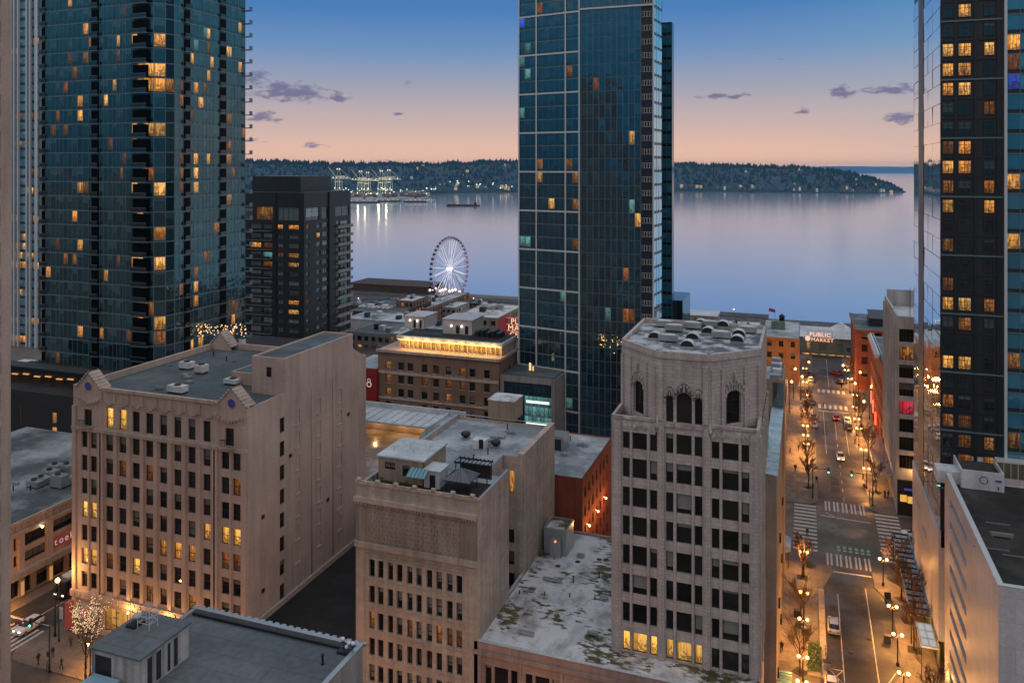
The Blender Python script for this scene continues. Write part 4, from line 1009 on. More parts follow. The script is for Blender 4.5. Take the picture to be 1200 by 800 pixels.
# ================================================================== PINK BASE BUILDING with the mossy roof, and the WHITE TERRACOTTA TOWER on it
YR = 94.0; RX0 = -39.0
RZ = fz(560, 754, YR)
YQ = gp(719, 761, RZ)[1]
def base_annex():
    x1 = -5.2; y1 = 128.0; Wd = x1 - RX0
    B = Bld('mossy_roof_building', 'low pinkish stone building with moss stained white roof below the terracotta tower', RX0, YR); O = (RX0, YR); r = B.r
    X = lambda px: fx(px, YR) - RX0
    ops = []
    for a, b in ((95,120),(130,185),(195,221),(252,280),(290,346),(357,384),(417,446),(455,516),(526,555)):
        ops.append((X(540 + a / 3.333), X(540 + b / 3.333), RZ - 5.0, RZ - 2.35))
    u = ops[-1][1] + 1.3
    while u + 1 < Wd - 1: ops.append((u, u + .9, RZ - 5.0, RZ - 2.35)); u += 1.9
    mb = MB(); facade(mb, O, UF, Wd, 0, RZ + .35, ops, .35); B.wins(O, UF, ops, .35, 'plain', 'pane_blind', sill='pinkstone')
    mb.box(RX0, YR + .45, 0, x1, y1, RZ - .1)
    parapet(mb, RX0, YR + .01, x1, y1, RZ - .4, RZ + .3, .4, sides='lbr'); mb.box(RX0, YR + .012, RZ - 1, x1, YR + .4, RZ + .348)
    for o in ops[::3]: mb.obox(O, UF, o[0] - .9, o[0] - .5, .003, .15, 0, RZ - 1.2)
    mb.obox(O, UF, 0, Wd, .003, .22, RZ - 1.2, RZ - .7)
    mb.build('wall', M['pinkstone'], r)
    rf = MB(); rf.face([(RX0 + .4, YR + .4, RZ), (x1 - .4, YR + .4, RZ), (x1 - .4, y1 - .4, RZ), (RX0 + .4, y1 - .4, RZ)]); rf.build('roof', M['moss'], r)
    cp = MB(); cp.box(RX0 - .02, YR + .4, RZ + .3, RX0 + .42, y1 + .02, RZ + .36); cp.box(RX0 - .02, YR - .03, RZ + .35, x1, YR + .42, RZ + .41); cp.build('parapet_cap', M['roof_light'], r)
    sx, sy = gp(652, 650, RZ)
    st = MB(); st.box(sx - 2.0, sy, RZ, sx + 1.6, sy + 4.2, RZ + 3.7); parapet(st, sx - 2.05, sy - .05, sx + 1.65, sy + 4.25, RZ + 3.7, RZ + 4.0, .2); st.box(sx - .8, sy - .9, RZ, sx + .9, sy - .003, RZ + 2.8); st.build('stair_house', M['metal'], r)
    st = MB(); st.face([(sx - 1.8, sy + .2, RZ + 3.72), (sx + 1.4, sy + .2, RZ + 3.72), (sx + 1.4, sy + 4, RZ + 3.72), (sx - 1.8, sy + 4, RZ + 3.72)]); st.build('stair_roof', M['moss'], r)
    lm = MB(); lm.ball((sx + .1, sy - 1.0, RZ + 2.5), .14, 6); lm.build('red_lamp', glow('red_door_lamp', (1, .15, .05), 4), r)
    hp = MB(); 
    for k in range(5): hp.tube((RX0 + 1.5 + k * 3.4, YR + 13 + k * .8, RZ), (RX0 + 1.5 + k * 3.4, YR + 13 + k * .8, RZ + .5), .08, n=6)
    hp.build('vent_pipe', M['metal_dark'], r)
    B.finish()
base_annex()
M['roof_crown'] = flatroof('patched_grey_white_roof', (.09, .11, .12), (.50, .54, .56), .6, scale=.45, lo=.44, hi=.56)
def terracotta():
    xl, xr = fx(716.5, YQ), fx(890, YQ); Wd = xr - xl; y1 = YQ + 21.0
    zs = fz(722, 507, YQ); zsh = fz(722, 486, YQ) ; zt = fz(772.5, 413.7, YQ)
    B = Bld('terracotta_tower', 'white terracotta office tower with eight sided crown and arched windows', xl, YQ, RZ); r = B.r; O = (xl, YQ)
    X = lambda px: fx(px, YQ) - xl
    bays = [[(729.6,738),(741,758),(761.6,770)], [(780.4,789),(792.6,810.4),(814,823)], [(834,843),(846.6,865.6),(869,878)]]
    za = fz(741, 503, YQ); st = (za - fz(741, 740.2, YQ)) / 7
    ops = []
    for b in bays:
        for a, c in b:
            for k in range(8): ops.append((X(a), X(c), za - st * k - 2.42, za - st * k))
    ops = [o for o in ops if o[2] > RZ]
    mb = MB(); facade(mb, O, UF, Wd, RZ - .2, zsh - 1.0, ops, .4); B.wins(O, UF, ops, .4, 'plain', 'pane_blind', sill='white_tc')
    # slender mullion ribs, broad piers with a stepped face
    for b in bays:
        for i in (0, 1):
            u = (X(b[i][1]) + X(b[i+1][0])) / 2; mb.obox(O, UF, u - .13, u + .13, .003, .16, RZ, zsh - 1.4)
    for a, c in ((716.5, 729.6), (770, 780.4), (823, 834), (878, 890)):
        u0, u1 = X(a) + .16, X(c) - .16; mb.obox(O, UF, u0, u1, .003, .24, RZ - .1, zsh - .6); mb.obox(O, UF, u0 + .3, u1 - .3, .24, .34, RZ - .1, zsh - 1.2)
    rw = [(2 + 3.3 * i, 3.1 + 3.3 * i, za - st * k - 2.3, za - st * k) for i in range(6) for k in range(9)]
    facade(mb, (xr, YQ), UR, y1 - YQ, 0, zsh - 1.0, rw, .3); B.wins((xr, YQ), UR, rw, .3, 'plain', 'pane_blind', sill='white_tc')
    for i in range(7): mb.obox((xr, YQ), UR, .6 + 3.3 * i, 1.4 + 3.3 * i, .003, .18, RZ, zsh - 1)
    lw = [(2 + 3.3 * i, 3.1 + 3.3 * i, za - st * k - 2.3, za - st * k) for i in range(6) for k in range(8)]
    facade(mb, (xl, y1), UL, y1 - YQ, RZ - .2, zsh - 1.0, [], .3); mb.face([(xl, y1, 0), (xr, y1, 0), (xr, y1, zsh), (xl, y1, zsh)])
    mb.box(xl + .4, YQ + .4, zsh - 1.6, xr - .4, y1 - .1, zsh - 1.02)
    # crown: eight sided storey with its chamfered corners
    fa, fb = fx(769, YQ), fx(832, YQ); ch = min(fa - xl, xr - fb) - .15
    c0 = (fa, YQ + .02); c1 = (fb, YQ + .02); zc = zsh - 1.2
    ro, lo_ = (xr - .1), (xl + .1)
    rY = YQ + .02 + (ro - fb); lY = YQ + .02 + (fa - lo_)
    cw = [(fx(a, YQ) - fa, fx(b, YQ) - fa, zc + 1.0, zc + h) for a, b, h in ((780.4, 789, 4.2), (792.6, 810.8, 4.7), (814, 823, 4.2))]
    facade(mb, c0, UF, fb - fa, zc, zt, cw, .45); B.wins(c0, UF, cw, .45, 'plain', 'pane_blind', sill='white_tc')
    for o in cw: arch(mb, c0, UF, o[0], o[1], o[3], min(.8, (o[1] - o[0]) / 2), .44)
    for (p, q, wv) in (((lo_, lY), (fa, YQ + .02), .50), ((fb, YQ + .02), (ro, rY), .46)):
        d = Vector((q[0] - p[0], q[1] - p[1])); Ln = d.length; U = (d.x / Ln, d.y / Ln); m_ = Ln * wv
        co = [(m_ - 1.15, m_ + 1.15, zc + .8, zc + 4.9)]
        facade(mb, p, U, Ln, zc, zt, co, .45); B.wins(p, U, co, .45, 'mid', 'pane_blind', sill='white_tc'); arch(mb, p, U, co[0][0], co[0][1], co[0][3], .8, .44)
        for u in (.35, m_ - 1.75, m_ + 1.75, Ln - .35): mb.obox(p, U, u - .24, u + .24, .003, .2, zc, zt - 1.6)
        mb.obox(p, U, .0, Ln, .003, .14, zt - .55, zt - .15)
    so = [(2 + 3.4 * i, 3.1 + 3.4 * i, zc + .8, zc + 4.6) for i in range(3)]
    facade(mb, (ro, rY), UR, y1 - rY, zc, zt, so, .4); B.wins((ro, rY), UR, so, .4, 'plain', 'pane_blind', sill='white_tc')
    mb.face([(lo_, lY, zc), (lo_, y1, zc), (lo_, y1, zt), (lo_, lY, zt)]); mb.face([(lo_, y1, zc), (ro, y1, zc), (ro, y1, zt), (lo_, y1, zt)])
    for u in (.5, fb - fa - .5): mb.obox(c0, UF, u - .3, u + .3, .003, .22, zc + 1.2, zt - 1.2)
    mb.obox(c0, UF, 0, fb - fa, .003, .16, zt - .55, zt - .15)
    # parapet of the corner terraces
    mb.box(xl, YQ + .35 - .36, zsh - 1.03, fa - .02, YQ + .35, zsh); mb.box(xl, YQ + .36, zsh - 1.03, xl + .35, lY, zsh); mb.box(fb + .02, YQ - .01, zsh - 1.03, xr, YQ + .35, zsh); mb.box(xr - .35, YQ + .36, zsh - 1.03, xr, rY, zsh)
    oct_ = [c0, c1, (ro, rY), (ro, y1), (lo_, y1), (lo_, lY)]
    for i in range(6):
        p, q = oct_[i], oct_[(i + 1) % 6]; d = Vector((q[0] - p[0], q[1] - p[1])); Ln = d.length; U = (d.x / Ln, d.y / Ln)
        mb.obox(p, U, .02, Ln - .02, -.38, -.01, zt - .6, zt + .25)
    mb.build('wall', M['white_tc'], r)
    tr = MB()
    # carved bands: zigzag course on the shoulders, tracery above the arches
    for (a, b) in ((.4, fa - xl - .1), (fb - xl + .1, Wd - .4)):
        n = 9
        tr.obox(O, UF, a, b, .012, .05, zsh - 1.9, zsh - .5)
        for k in range(n):
            u = a + (b - a) * (k + .5) / n; tr.obox(O, UF, u - .2, u + .2, .05, .16, zsh - 1.5 + .25 * (k % 2), zsh - 1.1 + .25 * (k % 2))
        tr.obox(O, UF, a, b, .012, .2, zsh - .3, zsh + .05)
    for o in cw:
        um = (o[0] + o[1]) / 2; wd = o[1] - o[0] + .3
        for k in range(9):
            t = k / 8 * math.pi; u = um - wd * .5 * math.cos(t); z = o[3] - .7 + 1.35 * math.sin(t) ** .8
            tr.obox(c0, UF, u - .13, u + .13, .012, .24, z, z + .32)
        for k in range(3): tr.obox(c0, UF, um - .1 + (k - 1) * wd * .26, um + .1 + (k - 1) * wd * .26, .012, .2, o[3] + .12, o[3] + .55)
        tr.obox(c0, UF, o[0] - .1, o[1] + .1, .012, .16, o[2] - .55, o[2] - .05)
    for (p, q, wv) in (((lo_, lY), (fa, YQ + .02), .50), ((fb, YQ + .02), (ro, rY), .46)):
        d = Vector((q[0] - p[0], q[1] - p[1])); Ln = d.length; U = (d.x / Ln, d.y / Ln); m_ = Ln * wv
        for k in range(9):
            t = k / 8 * math.pi; u = m_ - 1.4 * math.cos(t); z = zc + 4.2 + 1.6 * math.sin(t) ** .7; tr.obox(p, U, u - .14, u + .14, .012, .26, z, z + .35)
        for k in range(5): tr.obox(p, U, m_ - .9 + k * .38, m_ - .68 + k * .38, .012, .2, zc + 5.0, zc + 5.5)
        tr.obox(p, U, m_ - .1, m_ + .1, .02, .3, zc + 6.0, zc + 7.2)
    for u in (X(770.5), X(832.5)): tr.lathe((xl + u, YQ - .15, zsh - 1.2), [(.2, 0), (.3, .5), (.14, 1.0), (.05, 1.6)], 8)
    tr.build('carved_trim', M['ornament'], r)
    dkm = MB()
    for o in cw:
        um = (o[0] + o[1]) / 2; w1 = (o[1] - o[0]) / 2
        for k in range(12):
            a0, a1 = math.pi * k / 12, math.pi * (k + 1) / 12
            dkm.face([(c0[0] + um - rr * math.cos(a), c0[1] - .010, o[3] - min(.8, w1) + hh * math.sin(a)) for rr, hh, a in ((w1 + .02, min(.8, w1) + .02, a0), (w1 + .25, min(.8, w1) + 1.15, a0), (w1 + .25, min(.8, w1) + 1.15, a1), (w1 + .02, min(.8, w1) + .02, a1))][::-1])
    dkm.build('tracery_shadow_panel', wall('shadow_dark_terracotta', (.13, .11, .105), streak=.3), r)  # dark colour paints the shade inside the tracery's hollows
    rf = MB(); rf.face([(p[0], p[1], zt - .25) for p in oct_]); rf.build('roof', M['roof_crown'], r)
    tf = MB(); tf.face([(xl + .3, YQ + .3, zsh - .98), (xr - .3, YQ + .3, zsh - .98), (xr - .3, lY, zsh - .98), (xl + .3, lY, zsh - .98)]); tf.build('terrace_floor', M['roof_slate'], r)
    B.light([(733, 750), (749, 751), (764, 754), (784, 758), (800, 763), (817, 766)], 'bright', 6); B.light([(784, 545), (800, 547), (766, 546)], 'dim', 5); 
    B.finish()
    # curved hoods and boxes over the crown
    spots = [(768, 398, 1), (783, 400, 0), (812, 399, 1), (830, 392, 1), (845, 396, 0), (866, 395, 1), (848, 383, 1), (812, 385, 0), (822, 381, 1), (864, 402, 1), (806, 408, 1), (790, 388, 0), (779, 383, 0), (876, 390, 0), (835, 377, 0)]
    desc = ['nearest the front left edge', 'just right of the front left hood', 'at the front centre', 'right of centre', 'behind the central hoods', 'close to the right edge', 'near the back right', 'wide and low at the back centre', 'rearmost near the centre', 'nearest the right corner', 'nearest the front parapet', 'left of centre', 'by the back left edge', 'by the right parapet', 'at the far back']
    for i, (px, py, k) in enumerate(spots):
        z = zt - .24; x, y = gp(px, py, z)
        if y > y1 - 1.2: y = y1 - 1.4 
        x = min(max(x, lo_ + 1.2), ro - 1.3)
        u = root('rooftop_hood' if k else 'rooftop_box', ('curved metal hood ' if k else 'flat grey machine box ') + desc[i] + ' of the tower roof', 'rooftop unit', (x, y, z), 'machines on the terracotta tower roof')
        b = MB()
        if k:
            n = 8; wd, dp, hh = .85, .75, .75
            for j in range(n):
                a0, a1 = math.pi * j / n, math.pi * (j + 1) / n
                p = [(x - wd * math.cos(a), hh * math.sin(a)) for a in (a0, a1)]
                b.face([(p[0][0], y - dp, z + .35 + p[0][1]), (p[1][0], y - dp, z + .35 + p[1][1]), (p[1][0], y + dp, z + .35 + p[1][1]), (p[0][0], y + dp, z + .35 + p[0][1])], 0, None, True)
                for yy in (y - dp + .12, y + dp): b.face([(x, yy, z + .35), (p[0][0], yy, z + .35 + p[0][1]), (p[1][0], yy, z + .35 + p[1][1])], 1)
            b.build('hood', [M['metal_white'], M['metal_dark']], u)
            b = MB(); b.box(x - wd + .03, y - dp + .05, z, x + wd - .03, y + dp - .05, z + .345); b.build('base', M['metal'], u)
        else:
            b.box(x - 1.2, y - .7, z + .2, x + 1.2, y + .7, z + .9); b.build('casing', M['metal'], u)
            b = MB(); b.box(x - 1.0, y - .5, z, x + 1.0, y + .5, z + .197); b.build('base', M['metal_dark'], u)
            b = MB(); b.box(x - .9, y - .5, z + .903, x + .9, y + .5, z + .96); b.build('lid', M['metal_white'], u)
terracotta()
# ================================================================== FOREGROUND ROOF
def foreground():
    x0, x1, y0, y1, z = -52.5, -35.0, 12.0, 60.0, 29.5
    b = root('foreground_building', 'nearest building showing its dark flat roof at the bottom left', 'building', (x0, y1, 0))
    m = MB(); m.box(x0, y0, 0, x1, y1, z - .1); parapet(m, x0, y0, x1, y1, z - .1, z + .25, .35); m.build('wall', M['greyconc'], b)
    m = MB(); m.face([(x0 + .3, y0 + .3, z), (x1 - .3, y0 + .3, z), (x1 - .3, y1 - .3, z), (x0 + .3, y1 - .3, z)]); m.build('roof', M['roof_slate'], b)
    m = MB(); m.box(x0 - .05, y1 - .4, z + .25, x1 + .05, y1 + .05, z + .32); m.box(x1 - .4, y0, z + .25, x1 + .05, y1 - .42, z + .32)
    for k in range(24): xx = x0 + .5 + k * .73; m.box(xx, y1 + .05, z + .05, xx + .4, y1 + .32, z + .27)
    m.build('parapet_cap', M['metal'], b)
    m = MB(); m.box(x0 + .5, y1 - .95, z + .02, x1 - .6, y1 - .55, z + .25); m.build('gutter', M['black'], b)
    bx0, bx1, by0, by1, bz = -52.7, -47.9, 48.7, 54.0, z + 2.7
    m = MB(); m.box(bx0, by0, z - 6, bx1, by1, bz)
    m.build('bulkhead', wall('stained_grey_bulkhead', (.42, .41, .40), streak=.75), b)
    m = MB(); m.box(bx0 - .15, by0 - .15, bz, bx1 + .15, by1 + .15, bz + .14); m.build('bulkhead_roof', M['roof_slate'], b)
    m = MB(); m.box(bx0 + .4, by0 - .04, z + .1, bx0 + 2.0, by0 - .005, bz - .4); m.build('bulkhead_door', M['black'], b)
    m = MB()
    for (ya, yb_) in ((49.5, 49.95), (50.4, 50.9), (51.6, 51.9), (52.3, 52.7)): m.box(bx1 + .004, ya, z + .15, bx1 + .02, yb_, bz - .35)
    m.build('dark_stain', M['charcoal'], b)
    m = MB(); m.box(bx0 + .6, by0 - 2.6, z + .9, bx0 + 3.2, by0 - .3, z + 1.05); m.build('skylight', plain('blue_skylight', (.25, .42, .52), .15), b)
    m = MB(); m.box(bx0 + .7, by0 - 2.5, z, bx0 + 3.1, by0 - .4, z + .9); m.build('skylight_base', M['metal_dark'], b)
    # lattice antenna frame on the bulkhead
    ax, ay, az_ = -50.6, 52.3, bz + .14
    a = root('antenna_frame', 'pale lattice antenna frame standing on the grey bulkhead roof', 'antenna', (ax, ay, az_))
    q = MB(); h = 1.55
    P = [(ax - .6, ay - .45), (ax + .6, ay - .45), (ax + .6, ay + .45), (ax - .6, ay + .45)]
    for i in range(4):
        p, n_ = P[i], P[(i + 1) % 4]; q.tube((p[0], p[1], az_), (p[0], p[1], az_ + h), .035, n=5)
        for zz in (.5, 1.0, h): q.tube((p[0], p[1], az_ + zz), (n_[0], n_[1], az_ + zz), .025, n=4)
        q.tube((p[0], p[1], az_ + .5), (n_[0], n_[1], az_ + 1.0), .02, n=4); q.tube((p[0], p[1], az_ + 1.0), (n_[0], n_[1], az_ + h), .02, n=4)
    q.build('lattice', M['frame_light'], a); q = MB(); q.tube((ax - 1.5, ay - .3, az_), (ax - 1.5, ay - .3, az_ + 2.2), .03, n=5); q.tube((ax + .4, ay, az_ + h), (ax + .4, ay, az_ + 2.6), .025, n=5); q.build('mast', M['frame_light'], a)
    q = MB(); q.ball((ax - 1.1, ay, az_ + .7), .38, 10, sz=.6); q.build('dish', M['metal_white'], a); q = MB(); q.box(ax - 1.6, ay - .7, az_, ax - .7, ay + .6, az_ + .2); q.build('base', M['metal_dark'], a)
    ax, ay = gp(408, 764, z)
    a = root('camera_cluster', 'small cluster of white antennas and lamps on the front roof corner', 'antenna', (ax, ay, z))
    q = MB(); q.box(ax - .8, ay - .5, z, ax + .7, ay + .5, z + .22); q.tube((ax - .4, ay, z + .2), (ax - .4, ay, z + 1.0), .05, n=6); q.tube((ax + .4, ay, z + .2), (ax + .4, ay, z + .8), .05, n=6); q.tube((ax - .7, ay + .1, z + .7), (ax + .7, ay + .1, z + .6), .05, n=6); q.build('mount', M['metal_dark'], a)
    for dx_, zz in ((-.45, 1.1), (.1, .85), (.5, .9), (-.1, .5)): q = MB(); q.ball((ax + dx_, ay - .1, z + zz), .17, 8); q.build('white_head', M['metal_white'], a)
foreground()
def left_edge():
    x1, y1 = -75.9, 60.2
    B = Bld('concrete_building', 'tan concrete building cut by the left edge of the picture', x1, y1); r = B.r
    ops = [(30 + 3.2 * i, 31.9 + 3.2 * i + .2, 3.7 * k + 1.0, 3.7 * k + 3.2) for i in range(9) for k in range(0, 27)]
    ops = [(a - 29.5 + 1.1, b - 29.5 + 1.1, c, d) for a, b, c, d in ops]
    m = MB(); O = (x1, y1 - 30.4); facade(m, O, UR, 30.4, 0, 104, ops, .35); m.box(x1 - 27, y1 - 30.4, 0, x1 - .5, y1, 104); m.build('wall', M['tan'], r)
    B.wins(O, UR, ops, .35, 'plain', 'pane'); B.finish(40)
left_edge()
M['mirror_blue'] = glass('sky_mirror_glass', (.55, .80, .95), (.62, .86, 1.0), (.6, .8, .9), .0, metal=1.0, rough=.04, wobble=.06)
# ================================================================== GLASS APARTMENT TOWER (left)
def edges(*px): return list(zip(px[:-1], px[1:]))
def apartment_tower():
    Y0 = 165.0; xl = fx(54, Y0); xc = fx(188, Y0); ye = fy(287, xc); z0 = 12.0; fh = 3.85; nf = 31; zt = z0 + nf * fh
    B = Bld('apartment_tower', 'tall blue glass apartment tower with balconies and many lit rooms', xl, Y0); r = B.r
    X = lambda px: fx(px, Y0) - xl
    mb = MB(); mb.prism([(xl, Y0), (xc - 5.5, Y0), (xc - 2.6, Y0 + .5), (xc - .6, Y0 + 2.4), (xc, Y0 + 5), (xc, ye), (xl, ye)], 0, zt, 1)
    O = (xl, Y0); bays = []
    q_ = [54, 60, 66, 70.2, 74.5, 80, 85, 91, 97.5, 104, 107, 117, 122, 127, 132.5, 137, 141, 144.5, 148, 154.5]
    for a, b, t in [(a, b, 'skip' if a == 107 else 0) for a, b in zip(q_, q_[1:])]:
        bays.append((X(a), X(b), t) if t else (X(a), X(b)))
    curtain(B, mb, O, UF, z0, nf, fh, bays, 'pane_tower', .3, .7, .08, .12)
    # balcony bay: flat dark panel painted as a shaded niche, behind a rail
    OR = (xc, Y0 + 5); Yq = lambda px: fy(px, xc) - Y0 - 5
    L1 = ye - Y0 - 5
    rb = [(max(0, Yq(198)), Yq(204)), (Yq(204), Yq(210)), (Yq(210), Yq(214.5)), (Yq(214.5), Yq(223), 'skip'), (Yq(223), Yq(226.5)), (Yq(226.5), Yq(232)), (Yq(232), Yq(238)), (Yq(238), Yq(242)), (Yq(242), Yq(246)), (Yq(246), Yq(250)), (Yq(250), Yq(256.5)), (Yq(256.5), Yq(265), 'skip'), (Yq(265), Yq(271)), (Yq(271), Yq(275)), (Yq(275), Yq(279)), (Yq(279), Yq(283)), (Yq(283), L1)]
    curtain(B, mb, OR, UR, z0, nf, fh, rb, 'pane_tower', .3, .7, .08, .12)
    # angled corner bay, its panes between the two faces
    pc = [(xl + X(154.5), Y0), (xc - 5.5, Y0), (xc - 2.6, Y0 + .5), (xc - .6, Y0 + 2.4), (xc, Y0 + 5)]
    for p, q in zip(pc, pc[1:]):
        d = Vector((q[0] - p[0], q[1] - p[1])); Ln = d.length; U = (d.x / Ln, d.y / Ln); n = max(1, round(Ln / 2.2))
        curtain(B, mb, p, U, z0, nf, fh, evens(Ln, n), 'pane_tower', .3, .25, .08, .1)
    # concrete strip at the left edge
    mb.box(fx(45.5, Y0), Y0 + .6, 0, xl, Y0 + 8, zt, 2)
    mb.build('wall', [M['mullion_blue'], M['spandrel'], M['tan']], r)
    # balconies: dark-panelled bays, the rounded corner, the right edge and the far left
    first = {}
    def balc(kind, x, y, z, make):
        if kind not in first:
            m = MB(); make(m); o = m.build('balcony', [M['mullion_blue'], M['pane_black'], M['slot_dark']], None, (0, 0, 0)); o.parent = r; first[kind] = o
        else:
            o = first[kind].copy(); col.objects.link(o)
        o.location = Vector((x, y, z)) - wloc(r)
    def rail(w_, d_):
        def f(m):
            m.box(0, -d_, -.12, w_, 0, .10, 0); m.box(0, -d_, .12, w_, -d_ + .05, 1.1, 1); m.box(0, -d_, 1.1, w_, -d_ + .07, 1.18, 0)
            m.box(0, -.14, .12, w_, -.012, 3.4, 2)  # dark panel stands in for the shade of a recess
        return f
    for k in range(nf):
        z = z0 + k * fh
        balc('front', xl + X(107.4), Y0 - .02, z, rail(X(116.6) - X(107.4), .75))
        balc('corner', xc - 8.8, Y0 - .2, z, rail(5.2, 1.0))
        def side(m):
            w_ = rb[3][1] - rb[3][0] - .3; m.box(0, 0, -.12, .75, w_, .1, 0); m.box(.70, 0, .12, .75, w_, 1.1, 1); m.box(.012, 0, .12, .135, w_, 3.4, 2)
        balc('side', xc + .02, OR[1] + rb[3][0] + .15, z, side)
        def side2(m):
            w_ = rb[11][1] - rb[11][0] - .3; m.box(0, 0, -.12, .5, w_, .1, 0); m.box(.45, 0, .12, .5, w_, 1.0, 1); m.box(.012, 0, .12, .135, w_, 3.4, 2)
        if k % 1 == 0: balc('side2', xc + .02, OR[1] + rb[11][0] + .15, z, side2)
        def edge(m): m.box(-2.2, 0, -.1, .0, 1.4, .1, 0); m.box(-.1, 0, .1, -.04, 1.4, 1.1, 0)
        if k % 1 == 0: balc('edge', xc + 1.6, ye + .1, z, edge)
        if k % 1 == 0: balc('left', fx(47, Y0), Y0 + .55, z, rail(2.2, .9))
    B.light([(82,2),(80,45),(98,28),(123,74),(135,24),(138,47),(164,5),(172,22),(189,20),(219,28),(245,33),(165,55),(183,53),(165,88),(180,86),(190,88),(165,104),(175,104),(185,104),(192,104),(248,80),(244,95),(205,105),(231,108),(137,105),(97,123),(123,123),(236,124),(93,140),(158,155),(170,157),(190,155),(232,188),(244,187),(232,204),(96,220),(160,220),(186,220),(232,220),(163,254),(186,270),(160,305),(185,303),(185,336),(95,285),(229,330),(229,346),(248,341),(94,383),(120,384),(58,393),(270,368),(166,372),(185,385),(166,387)], 'warm', 7)
    B.light([(219,75),(217,107),(217,124),(217,188),(217,204),(217,220),(216,297),(216,315),(230,313),(216,331),(243,297),(216,345),(79,157),(63,156),(158,172),(270,191),(78,300),(166,355),(182,431),(92,431),(98,66),(137,62),(152,388)], 'dim', 8)
    B.light([(230,52),(240,40)], 'tealit', 6)
    B.chance(.06, ['dim', 'dim', 'dim', 'dim', 'warm'])
    B.finish()
apartment_tower()
def podium_left():
    # dark podium with lit terrace in front of the tower, and the terrace with strings of lamps beyond the tan building
    Y0 = 142.0; xa = -200.0; xb = fx(88, Y0) + 6; zt = fz(60, 462, Y0)
    B = Bld('dark_podium', 'black clad podium with a lit terrace below the glass apartment tower', xa, Y0); r = B.r
    mb = MB(); ops = [(fx(61, Y0) - xa, fx(66.5, Y0) - xa, fz(63, a + 13, Y0), fz(63, a, Y0)) for a in (483, 500, 516)] + [(fx(23, Y0) - xa, fx(24.2, Y0) - xa, fz(23, 512, Y0), fz(23, 476, Y0))]
    facade(mb, (xa, Y0), UF, xb - xa, 0, zt, ops, .1); B.wins((xa, Y0), UF, ops, .1, 'plain', 'dim')
    B.light([(63, 489), (63, 506), (63, 522)], 'warm')
    mb.box(xa, Y0 + .3, 0, xb, 164.9, zt - .3); mb.box(xa, 164.9, 0, -130, 215, zt - .3)
    mb.build('wall', M['black'], r)
    rf = MB(); rf.face([(xa, Y0, zt + .002), (xb, Y0, zt + .002), (xb, 164.9, zt + .002), (xa, 164.9, zt + .002)]); rf.build('terrace_floor', M['roof_black'], r)
    g = MB()
    for i in range(6): xx = fx(17 + i * 13, Y0 + 9); ww = .9; zz = .5 + .3 * (i % 2); g.box(xx - ww, Y0 + 8.9, zt + zz, xx + ww, Y0 + 9.3, zt + zz + (.25 if ww > .5 else random.uniform(.3, 1.2)))
    g.build('terrace_light', M['warm'] if False else glow('warm_terrace_light', (1, .46, .12), .75), r)
    g = MB(); g.box(xa, Y0 + 9.4, zt, xb, Y0 + 9.9, zt + 3.4); g.box(xa, Y0 + 6.0, zt + 3.4, xb, Y0 + 10, zt + 3.7); g.build('terrace_wall', M['charcoal'], r)
    B.finish()
    # string lights hung across the tower's own terrace
    b = MB(); 
    for j in range(4):
        for i in range(34):
            px = 193 + i * 2.9; py = 380 + j * 3.2 + 3.0 * abs(math.sin(i * (.21 + .05 * j) + j * 2)) + random.gauss(0, 1.1); px += random.gauss(0, 1.6)
            x, y, q = ray(px, py); t = (-150 + (i * 0.6)) / x if False else 178 / y
            p = (x * t, y * t - 0, HC + q * t)
            b.ball(p, .09 + random.random() * .13, 5)
    for j in range(4): b.tube((fx(193, 178), 178, fz(193, 381 + j * 2.6, 178)), (fx(291, 178), 178, fz(291, 384 + j * 2.6, 178)), .02, n=3, mi=1)
    tag(b.build('string_lights', [glow('fairy_bulb', (1, .60, .28), 1.6), M['iron']]), 'strings of warm bulbs hung across the terrace beside the apartment tower', 'string lights')
podium_left()
